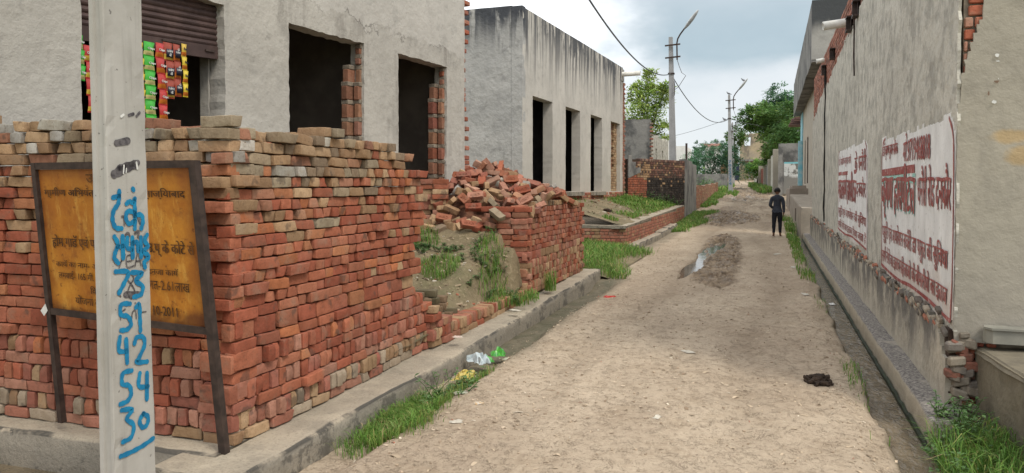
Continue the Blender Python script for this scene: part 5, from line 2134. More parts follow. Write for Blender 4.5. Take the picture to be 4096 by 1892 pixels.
def house(name, label, x0, x1, y0, y1, z0, z1, mat, wins=(), roof=None, extra=None):
    t = thing(name, label, 'house', ((x0 + x1) / 2, (y0 + y1) / 2, z0))
    mb = MB()
    U = lines(x0, x1, 0.4, [w[0] for w in wins] + [w[1] for w in wins])
    Z = lines(z0, z1, 0.4, [w[2] for w in wins] + [w[3] for w in wins])

    def kp(u, z):
        k = np.ones_like(u, bool)
        for w in wins:
            k &= ~((u > w[0]) & (u < w[1]) & (z > w[2]) & (z < w[3]))
        return k
    sheet(mb, lambda u, z, w: (u, y0 - w, z), U, Z, kp, 0.25, 0.01, 0.8)
    mb.box((x0, y0 + 0.252, z0), (x0 + 0.25, y1, z1))
    mb.box((x1 - 0.25, y0 + 0.252, z0), (x1, y1, z1))
    mb.box((x0 + 0.252, y1 - 0.25, z0), (x1 - 0.252, y1, z1))
    mb.build('walls', mat, t)
    mb = MB()
    mb.box((x0 + 0.26, y0 + 0.27, z1 - 0.6), (x1 - 0.26, y1 - 0.26, z1 - 0.4))
    mb.build('roof_slab', MAT['far_plaster'], t)
    for w in wins:
        mb = MB()
        mb.box((w[0] + 0.003, y0 + 0.15, w[2] + 0.003), (w[1] - 0.003, y0 + 0.22, w[3] - 0.003))
        mb.build('window', MAT['dark_inside'], t)
    return t


house('white_house', 'plain white block house with a flat roof far behind the first street lamp', -17.5, -8.9, 90, 98, 2.5, 6.6, MAT['white_wall'], [(-15.5, -14.6, 4.2, 5.4)])
house('white_house', 'taller white house with a dark balcony opening at its side, behind the flat white block', -20, -12.2, 100, 108, 2.5, 8.2, MAT['white_wall'], [(-13.6, -12.7, 6.2, 7.3)])
t = house('red_roofed_house', 'small distant house with a faded red flat roof above the bushes', -10.4, -8.1, 140, 146, 3, 9.2, MAT['white_wall'], [(-9.8, -9.0, 7.4, 8.4)])
mb = MB()
mb.prism([(-10.7, 139.6), (-7.8, 139.6), (-7.8, 146.5), (-10.7, 146.5)], 9.203, 9.65)
mb.build('roof', simple('faded_red_roof', (0.50, 0.27, 0.24)), t)

# ------------------------------------------------------------------ shed on the right with the painted notices
sh_ = thing('shed', 'tall grey rendered shed with bare brick along its top, right of the lane', 'building', (1.4, 15, 0.1))


def brick_line(y):
    """lower edge of the bare brick band at the top of the wall"""
    return np.interp(y, [6, 9, 11, 13.6, 17, 21, 24.2], [5.6, 5.0, 4.35, 4.25, 4.15, 3.95, 3.62])


FR = lambda u, z, w: (1.265 - w, u, z)
mb = MB()
U = lines(6.132, 24.2, 0.07)
Z = lines(0.55, 5.2, 0.07)


def keepR(u, z):
    return (z < brick_line(u) + 0.22 * (fbm(u * 2.2, z * 2, 5, 3) - 0.5)) & (z > 0.68 + 0.012 * (u - 6) + 0.14 * (fbm(u * 4, z * 4, 7, 3) - 0.5))


sheet(mb, FR, U, Z, keepR, 0.02, 0.014, 1.6, 0, 55, 0.045)
mb.build('lane_render', MAT['plaster_shed'], sh_)
mb = MB()
mb.box((1.305, 6.17, -0.3), (1.52, 24.2, 4.88), 1)
laid(mb, (1.30, 6.13, 3.4), (0, 1, 0), (-1, 0, 0), 18.05, 3.4, 4.9, 0.083, 0.235, 0.012, 0.014, 0.06, lambda u, z: pick([(0.40, 0.17, 0.12), (0.33, 0.14, 0.10), (0.45, 0.22, 0.16), (0.25, 0.13, 0.10)]), topfn=lambda u: 4.92 - 0.04 * float(vnoise(u * 2, 0, 4)), skip=lambda u, z: z < brick_line(u + 6.1) - 0.35)
laid(mb, (1.30, 6.13, 0.5), (0, 1, 0), (-1, 0, 0), 18.0, 0.52, 1.02, 0.083, 0.235, 0.012, 0.012, 0.06, lambda u, z: pick([(0.40, 0.16, 0.10), (0.33, 0.12, 0.08)]))
laid(mb, (1.30, 6.165, 0.0), (1, 0, 0), (0, -1, 0), 0.24, 0.0, 5.2, 0.083, 0.235, 0.014, 0.02, 0.05, lambda u, z: pick([(0.42, 0.13, 0.075), (0.36, 0.11, 0.07), (0.46, 0.24, 0.17)]))
mb.build('brickwork', [MAT['brick'], MAT['mortar']], sh_, tint=True)
# lower, thicker coat of render with a broken lip
mb = MB()
sheet(mb, lambda u, z, w: (1.222 - w, u, z), lines(6.16, 24.3, 0.06), lines(-0.05, 1.05, 0.06), lambda u, z: z < 0.70 + 0.011 * (u - 6) + 0.10 * (fbm(u * 3, z * 2, 9, 4) - 0.5) - 0.22 * sstep(6.5, 6.2, u), 0.06, 0.014, 2.0, 0, 65, 0.05)
mb.build('lower_render', MAT['plaster_low'], sh_)
# broken mortar crumbs along the lip
mb = MB()
for i in range(460):
    y = rnd.uniform(6.2, 24)
    z = 0.69 + 0.011 * (y - 6) + rnd.gauss(0, 0.03)
    r_ = rnd.uniform(0.012, 0.035)
    col_ = (0.40, 0.16, 0.10) if rnd.random() < 0.3 else ((0.14, 0.12, 0.10) if rnd.random() < 0.45 else (0.36, 0.31, 0.24))
    mb.obox((1.25 - rnd.uniform(0, 0.025), y, z), Vector((1, rnd.gauss(0, .5), rnd.gauss(0, .3))).normalized(), Vector((0, 1, 0.2)).normalized(), (0, 0, 1), r_ * 0.8, r_ * 1.8, r_ * 0.6, 0, col_, r_ * 0.25)
tag(mb.build('broken_lip', MAT['brick'], sh_, tint=True), kind='stuff')
# front wall of the shed, facing the camera
mb = MB()


def keepF(u, z):
    e = np.interp(z, [0, 1.9, 2.3, 2.45, 2.6, 2.75, 2.9, 3.0, 3.2, 3.6], [1.24, 1.24, 1.275, 1.29, 1.315, 1.36, 1.415, 1.425, 1.46, 1.50])
    return u > e + 0.012 * (vnoise(u * 20, z * 20, 3) - 0.5)


sheet(mb, lambda u, z, w: (u, 6.125 - w, z), np.r_[lines(1.268, 1.6, 0.018), lines(1.65, 5, 0.1)], lines(0.62, 5.0, 0.03), keepF, 0.022, 0.006, 1.8, 0, 75, 0.012)
mb.build('front_render', MAT['plaster_front'], sh_)
mb = MB()
mb.box((1.525, 6.17, 0.3), (6, 6.4, 5.0))
mb.build('front_wall_core', MAT['mortar'], sh_)
mb = MB()
# bits of whitewash, a few ochre handprints of distemper
for (x, z, w, h, mi) in ((1.50, 2.62, .03, .03, 0), (1.505, 2.58, .03, .012, 0), (1.487, 2.30, .035, .028, 0), (1.51, 2.46, .006, .01, 0), (1.452, 2.36, .012, .04, 2), (1.50, 2.44, .04, .02, 2)):
    pts = [(x + w * 0.5 * math.cos(a_) * rnd.uniform(0.6, 1.1), z + h * 0.5 * math.sin(a_) * rnd.uniform(0.6, 1.1)) for a_ in [k * 0.628 for k in range(10)]]
    mb.add([(a_, 6.111, b_) for a_, b_ in pts], [tuple(range(10))], mi)
tag(mb.build('paint_marks', [MAT['white_print'], MAT['white_print'], simple('rust_smear', (0.24, 0.16, 0.11))], sh_), kind='stuff')
# steel joist ends in the wall, spouts
for (y, z, s_) in ((12.50, 4.36, 0.13), (13.45, 4.33, 0.13), (16.85, 4.42, 0.12), (19.3, 4.45, 0.12)):
    mb = MB()
    x0, x1 = 1.18, 1.30
    mb.box((x0, y - s_ * 0.9, z - s_ * 0.9), (x1, y + s_ * 0.9, z - s_ * 0.72))
    mb.box((x0, y - s_ * 0.9, z + s_ * 0.72), (x1, y + s_ * 0.9, z + s_ * 0.9))
    mb.box((x0, y - s_ * 0.10, z - s_ * 0.715), (x1, y + s_ * 0.10, z + s_ * 0.715))
    mb.box((1.245, y - s_ * 0.9, z - s_ * 0.715), (1.248, y - s_ * 0.105, z + s_ * 0.715))
    mb.build('joist_end', MAT['iron'], sh_)
spout('roof_spout', '', (1.32, 14.45, 4.56), (0.90, 14.40, 4.51), 0.075, sh_)
spout('roof_spout', '', (1.32, 19.9, 4.78), (1.10, 19.9, 4.75), 0.055, sh_)
mb = MB()
mb.tube([(1.23, 12.7, 5.0), (1.225, 12.62, 4.4), (1.23, 12.7, 3.7), (1.235, 12.66, 3.4)], 0.012, 6)
mb.build('cable', MAT['iron'], sh_)
mb = MB()
pts = []
for i in range(24):
    z = 4.4 - i * 0.15
    pts.append((1.252, 19.05 + 0.05 * math.sin(i * 1.3) + 0.03 * math.sin(i * 3.1), z))
mb.tube(pts, [0.022 + 0.008 * math.sin(i) for i in range(24)], 5)
mb.build('vertical_crack', simple('dark_crack', (0.03, 0.028, 0.026), None, 9, 0.95, 0.3), sh_)


def onwall(mb):
    """lay painted shapes on the uneven render"""
    v = np.array(mb.v)
    w = (fbm(v[:, 1] * 1.6, v[:, 2] * 1.6, 55, 4) - 0.5) * 2 * 0.014
    v[:, 0] = 1.2605 - w - 0.0035 - (1.233 - v[:, 0])
    mb.v = [tuple(p) for p in v]


def notice(name, label, y0, y1, zb, zt, rowspec, seed, bars):
    """a limewashed rectangle on the wall (y1 is the near, right-hand end) lettered in maroon"""
    t = thing(name, label, 'wall notice', (1.25, (y0 + y1) / 2, zb))
    mb = MB()
    U = lines(y1, y0, 0.05)
    Z = lines(zb - 0.12, zt + 0.12, 0.035)
    g = lambda u: 0.012 * (u - 6)

    def kp(u, z):
        zz = z - g(u)
        top = zt - 0.07 + 0.10 * (fbm(u * 3.1, u * 0, seed, 4) - 0.4) - 0.10 * sstep(y1 + 0.16, y1, u)
        bot = zb - 0.04 + 0.16 * (fbm(u * 3.7, u * 0, seed + 3, 4) - 0.5)
        return (zz < top) & (zz > bot)
    sheet(mb, lambda u, z, w: (1.2605 - w, u, z), U, Z, kp, 0.003, 0.014, 1.6, 0, 55, 0.02)
    mb.build('whitewash', MAT['mural'], t)
    W_ = y0 - y1
    AX, AY = Vector((0, -1, 0)), Vector((0, 0, 1))
    P = lambda fx, z: Vector((1.233, y0 - fx * W_, z + g(y0 - fx * W_)))
    # border line
    mb = MB()
    for pts in ([P(1 - 0.012, zb - 0.02), P(1 - 0.010, (zb + zt) / 2), P(1 - 0.014, zt - 0.22), P(1 - 0.05, zt - 0.06)],
                [P(0.012, zb + 0.02), P(0.010, (zb + zt) / 2), P(0.014, zt - 0.16), P(0.06, zt - 0.05)],
                [P(0.01, zb + 0.01), P(0.3, zb - 0.02), P(0.6, zb + 0.015), P(0.985, zb - 0.03)]):
        o0 = pts[0]
        loc = [(-(q.y - o0.y), q.z - o0.z) for q in pts]
        stroke(mb, loc, 0.032, o0, AX, AY, (-1, 0, 0), 0.001)
    onwall(mb)
    mb.build('border', MAT['red_letter'], t)
    mb = MB()
    for (body, fx, z, fw_, h, mi, bold) in rowspec:
        put_text(mb, deva(body), P(fx, z), AX + Vector((0, 0, -0.012)), AY, fw_ * W_, h, mi, bold * (0.15 if mi else 0.7), 0.05, 0.0, 0.001 if mi else 0.003)
    for (fx, z, fw_, h, mi) in bars:
        o0 = P(fx, z) - Vector((0.002 if not mi else 0.0, 0, 0))
        mb.add([o0, o0 + AX * fw_ * W_, o0 + AX * fw_ * W_ + AY * h, o0 + AY * h], [(0, 1, 2, 3)], mi)
    onwall(mb)
    mb.build('lettering', [MAT['red_letter'], MAT['teal_letter']], t)
    return t


notice('painted_notice', 'large whitewashed notice lettered in maroon at the near corner of the shed wall', 9.76, 6.15, 0.78, 2.27,
       [('डॉ कृष्ण कुमार मलिक', 0.03, 1.98, 0.28, 0.20, 0, 0.012), ('मो.9719468818', 0.41, 1.93, 0.36, 0.27, 0, 0.012),
        ('कृष्णा हास्पीटल', 0.025, 1.30, 0.57, 0.60, 1, 0.03), ('कृष्णा हास्पीटल', 0.018, 1.32, 0.57, 0.60, 0, 0.03),
        ('धनौरी रोड दनकौर', 0.62, 1.52, 0.35, 0.36, 0, 0.012),
        ('प्रसूति एवं आपरेशन सर्जरी डा पारुल की सुविधा', 0.03, 1.05, 0.92, 0.25, 0, 0.012),
        ('सभी रोगो का इलाज महिलाओ की बीमारीयो का इलाज', 0.03, 0.82, 0.92, 0.20, 0, 0.012)], 201,
       [(0.02, 1.80, 0.56, 0.075, 0), (0.06, 1.765, 0.53, 0.03, 1)])
notice('painted_notice', 'smaller faded notice lettered in maroon, the one farther down the shed wall', 15.5, 11.1, 0.86, 2.32,
       [('डॉ अशोक कुमार शर्मा', 0.04, 1.97, 0.5, 0.20, 0, 0.016), ('के धनौरी', 0.64, 1.88, 0.33, 0.30, 0, 0.016),
        ('महालक्ष्मी हास्पीटल', 0.03, 1.34, 0.66, 0.55, 0, 0.03), ('दनकौर', 0.70, 1.50, 0.26, 0.30, 0, 0.016),
        ('प्रसूति एवं आपरेशन की सुविधा', 0.03, 1.08, 0.94, 0.22, 0, 0.016),
        ('सभी रोगो का इलाज किया जाता है', 0.03, 0.88, 0.94, 0.17, 0, 0.016)], 221,
       [(0.03, 1.83, 0.13, 0.06, 0), (0.18, 1.83, 0.16, 0.06, 0), (0.36, 1.83, 0.34, 0.065, 0)])

# ------------------------------------------------------------------ plinth at the shed's front, slab step
mb = MB()
sheet(mb, lambda u, z, w: (1.40 + 0.05 * (6.1 - u) - w + 0.05 * max(0, 0.25 - z), u, z), lines(1.5, 6.12, 0.06), lines(-0.5, 0.58, 0.06), lambda u, z: np.ones_like(u, bool), 0.2, 0.03, 2.2, 0, 85)
vs = []
Yv = lines(1.5, 6.12, 0.08)
for y in Yv:
    e = 0.02 * float(fbm(y * 4, 0, 5) - 0.5)
    vs += [(1.395 + 0.05 * (6.1 - y) + e, y, 0.555 + e), (1.43 + 0.05 * (6.1 - y), y, 0.592 + e), (1.75, y, 0.602), (5, y, 0.61)]
mb.add(vs, [(4 * i + k, 4 * i + 1 + k, 4 * i + 5 + k, 4 * i + 4 + k) for i in range(len(Yv) - 1) for k in range(3)])
o = mb.build('plinth', MAT['plinth'])
tag(o, 'stained muddy plinth wall under the shed front beside the tall grass', 'plinth')
mb = MB()
pts = [(1.44, 6.02), (1.47, 5.98), (2.6, 5.93), (2.6, 6.11), (1.46, 6.11), (1.43, 6.07)]
mb.prism(pts, 0.645, 0.735)
mb.prism([(1.425, 6.03), (1.46, 5.965), (2.6, 5.915), (2.6, 6.112), (1.45, 6.112)], 0.738, 0.752)
o = mb.build('stone_step', simple('pale_stone_slab', (0.28, 0.27, 0.225), (0.21, 0.205, 0.175), 6, 0.6, 0.25, 30, 0.006))
tag(o, 'pale stone slab step lying on the muddy plinth against the shed front', 'step')
mb = MB()
for i in range(40):
    z = rnd.uniform(-0.05, 0.68)
    x = rnd.uniform(1.25, 1.40)
    r_ = rnd.uniform(0.02, 0.05)
    c_ = pick([(0.24, 0.10, 0.07), (0.16, 0.14, 0.12), (0.22, 0.19, 0.15), (0.27, 0.235, 0.185), (0.20, 0.175, 0.14)])
    mb.obox((x, 6.12 + rnd.gauss(0, 0.01), z), Vector((1, rnd.gauss(0, .2), rnd.gauss(0, .2))).normalized(), Vector((0, 1, 0)), (0, 0, 1), r_ * 1.3, 0.04, r_ * 0.8, 0, c_, r_ * 0.3)
mb.box((1.24, 6.16, -0.3), (1.42, 6.3, 0.7), 1)
o = mb.build('rubble_quoin', [MAT['brick'], MAT['dirt_core']], tint=True)
tag(o, 'broken bricks and stones showing between the lower shed wall and the plinth', 'rubble')

# ------------------------------------------------------------------ canopy building beyond the shed
cb = thing('canopy_building', 'flat roofed building with a long concrete parapet jutting out beyond the shed', 'building', (1.8, 36, 0.9))
mb = MB()
Uc = lines(26.0, 45.5, 0.25)
vs = []
for u in Uc:
    zb = 5.72 + 0.10 * float(vnoise(u * 0.6, 0, 3)) - 0.06
    xo = 1.30 + 0.004 * (u - 26)
    zt = 7.55 - 0.008 * (u - 26) + 0.05 * float(vnoise(u * 1.2, 4, 3))
    vs += [(xo, u, zb), (xo, u, zt), (xo + 0.13, u, zt), (xo + 0.13, u, zb + 0.12), (2.2, u, zb + 0.16), (2.2, u, zb + 0.04)]
m_ = 6
mb.add(vs, [(m_ * i + k, m_ * i + (k + 1) % m_, m_ * (i + 1) + (k + 1) % m_, m_ * (i + 1) + k) for i in range(len(Uc) - 1) for k in range(m_)] + [tuple(range(m_))[::-1], tuple(m_ * (len(Uc) - 1) + k for k in range(m_))])
mb.build('canopy', MAT['far_plaster'], cb)
mb = MB()
sheet(mb, lambda u, z, w: (u, 25.98 - w, z), lines(1.30, 4.0, 0.1), lines(5.75, 7.6, 0.1), lambda u, z: z < 7.55, 0.14, 0.01, 1, 0, 3)
mb.build('parapet_end', plaster('black_streaked_parapet', (0.36, 0.35, 0.32), (0.30, 0.29, 0.27), (0.05, 0.055, 0.06), (6.5, 7.0), 0.95, 0.4, None, 0.5, 0.5, (3, 3, 1), 0.2), cb)
mb = MB()
sheet(mb, lambda u, z, w: (1.78 - w, u, z), lines(25.0, 43.0, 0.3, (37.6, 38.7, 40.2, 41.2)), lines(0.8, 5.75, 0.2, (1.95, 4.1)), lambda u, z: ~((z > 1.95) & (z < 4.1) & (((u > 37.6) & (u < 38.7)) | ((u > 40.2) & (u < 41.2)))), 0.2, 0.012, 1, 0, 4)
mb.box((1.985, 25.2, 0.8), (5, 43, 5.72))
mb.build('lane_wall', simple('cream_house_paint', (0.45, 0.40, 0.32), (0.38, 0.335, 0.27), 3, 0.9, 0.2), cb)
for a_, b_ in ((37.6, 38.7), (40.2, 41.2)):
    mb = MB()
    mb.box((1.86, a_ + 0.004, 1.954), (1.92, b_ - 0.004, 4.096))
    mb.box((1.80, a_ + 0.004, 1.954), (1.858, a_ + 0.1, 4.096))
    mb.box((1.80, b_ - 0.1, 1.954), (1.858, b_ - 0.004, 4.096))
    mb.build('door', simple('dark_brown_door', (0.07, 0.045, 0.035)), cb)
mb = MB()
sheet(mb, lambda u, z, w: (1.74 - w, u, z), lines(43.02, 45.4, 0.2), lines(1.0, 5.72, 0.2), lambda u, z: np.ones_like(u, bool), 0.3, 0.012, 1, 0, 5)
sheet(mb, lambda u, z, w: (u, 43.0 - w, z), lines(1.55, 1.74, 0.05), lines(1.7, 4.2, 0.1), lambda u, z: np.ones_like(u, bool), 0.3, 0.02, 2, 0, 6)
mb.build('blue_pier', simple('turquoise_limewash', (0.16, 0.46, 0.56), (0.38, 0.56, 0.60), 4, 0.9, 0.3), cb)
# stacked stone awning
aw = thing('stone_awning', 'stack of thin reddish stone slabs sticking out below the canopy', 'awning', (1.5, 46.6, 5.4))
for k in range(5):
    mb = MB()
    e = rnd.uniform(-0.08, 0.08)
    mb.obox((1.50 + e + 0.03 * k, 46.5 + rnd.gauss(0, 0.1), 5.28 + 0.10 * k), (math.cos(0.03 * k), math.sin(0.03 * k), 0), (-math.sin(0.03 * k), math.cos(0.03 * k), 0), (0, 0, 1), 0.36 - 0.04 * k, 0.8, 0.032, 0, (1, 1, 1), 0.01)
    mb.build('slab', simple('red_stone', (0.20, 0.115, 0.095), (0.13, 0.08, 0.07), 4, 0.9, 0.3), aw)
# raised platforms before the houses
pf = MB()
rough_block(pf, -1.80, -1.00, 24.9, 37.2, lambda y: 0.1, lambda y: 1.12 + 0.027 * (y - 24.9), 0.02, 0.2, 0, 25, 2)
pf.v = [(-p[0], p[1], p[2]) for p in pf.v]
pf.f = [tuple(reversed(f)) for f in pf.f]
o = pf.build('house_platform', simple('pinkish_cement_platform', (0.36, 0.31, 0.25), (0.27, 0.235, 0.19), 2.5, 0.95, 0.5, 30, 0.02), smooth=False)
tag(o, 'long worn cement platform along the lane beyond the shed', 'platform')
pf = MB()
for (x, a_, b_, z0, z1) in ((0.98, 37.3, 43, 0.6, 1.72), (1.15, 39.0, 43.4, 1.725, 1.85)):
    rough_block(pf, -1.80, -x, a_, b_, lambda y: z0, lambda y: z1, 0.02, 0.15, 0, int(a_), 2)
pf.v = [(-p[0], p[1], p[2]) for p in pf.v]
pf.f = [tuple(reversed(f)) for f in pf.f]
o = pf.build('house_platform', simple('worn_stone_platform', (0.34, 0.29, 0.24), (0.25, 0.21, 0.17), 2.5, 0.95, 0.5, 30, 0.02))
tag(o, 'higher stepped stone platform in front of the brown doors', 'platform')
mb = MB()
mb.box((0.985, 29.2, 0.55), (1.02, 29.9, 1.0))
tag(mb.build('drain_hatch', simple('brown_hatch', (0.10, 0.07, 0.05))), 'small dark hatch in the side of the long cement platform', 'hatch')
# peeling wall and tall grey wall across
mb = MB()
sheet(mb, lambda u, z, w: (u, 47.5 - w, z), lines(0.95, 2.2, 0.06), lines(1.4, 3.25, 0.06), lambda u, z: np.ones_like(u, bool), 0.25, 0.02, 1.5, 0, 5)
t = NT('peeling_whitewash')
c_ = t.mix(t.ramp(t.noise(t.pos, 2.2, 5, 0.6), 0.46, 0.54), (0.17, 0.165, 0.15), (0.60, 0.60, 0.58))
zz = t.sepz(t.pos)[2]
c_ = t.mix(t.ramp(t.m('ADD', zz, t.m('MULTIPLY', t.noise(t.pos, 2, 3), 0.5)), 2.55, 2.75, lo=1.0, hi=0.0), c_, (0.23, 0.22, 0.20))
c_ = t.mix(t.ramp(zz, 3.14, 3.17), c_, (0.20, 0.50, 0.55))
t.bump(t.noise(t.pos, 8, 4), 0.4, 0.02)
o = mb.build('peeling_wall', t.done(c_, 0.9))
tag(o, 'short wall of peeling whitewash with a turquoise top beside the platforms', 'wall')
mb = MB()
sheet(mb, lambda u, z, w: (u, 50.5 - w, z), lines(0.68, 2.4, 0.1), lines(1.4, 4.6, 0.1), lambda u, z: z < 4.5, 0.3, 0.03, 1.2, 0, 5, 0.04)
mb.box((0.66, 50.2, 1.2), (0.92, 50.46, 4.35))
tag(mb.build('grey_wall', MAT['far_plaster']), 'tall dark grey wall standing behind the peeling turquoise topped wall', 'wall')
# boundary walls running on along the right of the lane
rw = thing('boundary_wall', 'weathered boundary wall with plaster posts and a brick panel, right of the lane', 'wall', (0.3, 62, 1.5))
pts = [(0.55, 51.5), (0.25, 58), (-0.05, 64), (-0.5, 71), (-1.2, 80)]
zt_ = [4.0, 3.6, 3.4, 3.5, 3.4]
for i in range(4):
    a_, b_ = Vector((*pts[i], 0)), Vector((*pts[i + 1], 0))
    d_ = (b_ - a_).normalized()
    L = (b_ - a_).length
    n_ = Vector((-d_.y, d_.x, 0))
    mb = MB()
    z0 = float(zl(a_.y)) - 0.2
    if i == 2:
        mb.obox((a_ + b_) / 2 - n_ * 0.13 + Vector((0, 0, (z0 + zt_[i]) / 2)), d_, n_, (0, 0, 1), L / 2, 0.1, (zt_[i] - z0) / 2 - 0.02, 1)
        laid(mb, a_, d_, n_, L, z0, zt_[i], 0.09, 0.25, 0.012, 0.0, 0.08, lambda u, z: pick([(0.34, 0.13, 0.09), (0.28, 0.10, 0.08)]))
        mb.build('brick_panel', [MAT['brick'], MAT['mortar']], rw, tint=True)
    else:
        c = (a_ + b_) / 2
        sheet(mb, lambda u, z, w: tuple(a_ + d_ * float(u) + n_ * float(w) + Vector((0, 0, float(z)))), lines(0, L - 0.02, 0.25), lines(z0, zt_[i], 0.2), lambda u, z: np.ones_like(u, bool), 0.2, 0.03, 0.8, 0, 20 + i)
        mb.build('plaster_panel', MAT['plaster_shed'] if i != 1 else MAT['far_plaster'], rw)
    mb = MB()
    mb.obox(a_ + n_ * 0.03 + Vector((0, 0, (z0 + zt_[i] + 0.2) / 2)), d_, n_, (0, 0, 1), 0.17, 0.17, (zt_[i] + 0.2 - z0) / 2, 0, (1, 1, 1), 0.02)
    mb.build('post', MAT['plaster_front'], rw)
# ruin closing the lane
ru = thing('ruined_house', 'ochre stained ruined two storey house closing the far end of the lane', 'building', (-1.6, 115, 2.9))
mb = MB()
sheet(mb, lambda u, z, w: (u, 112 - w, z), lines(-3.6, 3.0, 0.2, (-3.0, -2.2)), lines(2.7, 9.6, 0.2, (2.9, 5.2, 7.7, 8.9)), lambda u, z: (z < 9.4 - 0.35 * sstep(-2.2, 1, u) * 4 + 0.8 * (fbm(u * 0.9, u * 0, 5, 3) - 0.5)) & ~((u > -3.0) & (u < -2.2) & (z > 7.7) & (z < 8.9)), 0.4, 0.06, 0.7, 0, 5, 0.1)
mb.box((-3.6, 112.45, 2.7), (-3.3, 119, 9.0))
mb.box((-3.2, 112.9, 2.7), (2.8, 118.5, 5.5), 0)
mb.build('walls', MAT['ochre'], ru)
mb = MB()
mb.box((-3.6, 111.4, 5.55), (2.6, 111.95, 5.75))
mb.build('ledge', MAT['far_plaster'], ru)
mb = MB()
for x in (-2.4, -1.2, 0.3):
    mb.box((x, 111.5, 3.0), (x + 0.25, 111.75, 5.53))
mb.build('porch_posts', MAT['far_plaster'], ru)
mb = MB()
mb.box((-4.3, 110.8, 2.9), (-3.62, 111.1, 5.2))
tag(mb.build('dark_gate', simple('navy_gate_paint', (0.03, 0.035, 0.075))), 'tall dark blue gate leaf beside the ruined house', 'gate')
mb = MB()
sheet(mb, lambda u, z, w: (u, 116 - w, z), lines(-6.4, -4.0, 0.3), lines(2.5, 6.4, 0.3), lambda u, z: z < 6.2 - 0.6 * (fbm(u, u * 0, 9, 3)), 0.4, 0.08, 0.7, 0, 9, 0.1)
tag(mb.build('orange_wall', simple('orange_earth_wall', (0.45, 0.25, 0.15), (0.33, 0.18, 0.11), 0.8, 0.95, 0.4, 10, 0.05)), 'orange earth coloured wall left of the dark blue gate', 'wall')
mb = MB()
for i in range(160):
    x, y = rnd.uniform(-1.2, 2.5), rnd.uniform(100, 108)
    r_ = rnd.uniform(0.08, 0.3)
    mb.obox((x, y, 3.0 + r_ * 0.4 + rnd.uniform(0, 0.7)), Vector((1, rnd.gauss(0, 1), rnd.gauss(0, .4))).normalized(), Vector((0, 1, 0)), (0, 0, 1), r_, r_ * 0.7, r_ * 0.5, 0, pick(TAN, GRY), r_ * 0.2)
tag(mb.build('rubble', MAT['brick'], tint=True), kind='stuff')

# ------------------------------------------------------------------ poles and lamps
def lean(p, k=0.015, ax=(-0.95, -0.31), o=(0, 0)):
    return (p[0] + ax[0] * k * p[2], p[1] + ax[1] * k * p[2], p[2])


np_ = thing('concrete_pole', 'near concrete power pole with a painted blue phone number facing the lane', 'power pole', (-3.0, 3.0, -0.2))
mb = MB()
# section: 0.115 across (x) by 0.26 (y), a shallow channel pressed into the front face
vs, fs = [], []
Zp = np.r_[lines(-0.4, 3.2, 0.05), lines(3.3, 8.0, 0.3)]
for z in Zp:
    s_ = 1 - 0.028 * z
    hx, hy = 0.057 * s_, 0.130 * s_
    hl = 0.036 * s_
    ring = [(-hl, -hy), (-hl * 0.3, -hy), (-hl * 0.2, -hy + 0.012), (hx * 0.52, -hy + 0.012), (hx * 0.62, -hy), (hx * 0.93, -hy), (hx, -hy * 0.96), (hx, -hy * 0.5), (hx, 0), (hx, hy * 0.5), (hx, hy * 0.96), (hx * 0.93, hy), (-hl, hy)]
    for i, (x, y) in enumerate(ring):
        e = float(fbm(i * 2.3, z * 3.5, 7, 4) - 0.5) * 0.006
        chip = -0.010 * max(0, float(vnoise(i * 3.0, z * 9, 5)) - 0.72) * 3 if i in (6, 10, 11, 5) else 0
        vs.append(lean((-3.0 + x + (e if abs(x) > 0.04 else 0) + (chip if x > 0 else 0), 3.0 + y + e + (chip if y > 0 else -chip), z)))
m_ = 13
fs = [(m_ * j + k, m_ * j + (k + 1) % m_, m_ * (j + 1) + (k + 1) % m_, m_ * (j + 1) + k) for j in range(len(Zp) - 1) for k in range(m_)]
mb.add(vs, fs + [tuple(m_ * (len(Zp) - 1) + k for k in range(m_))])
mb.build('shaft', MAT['pole'], np_)
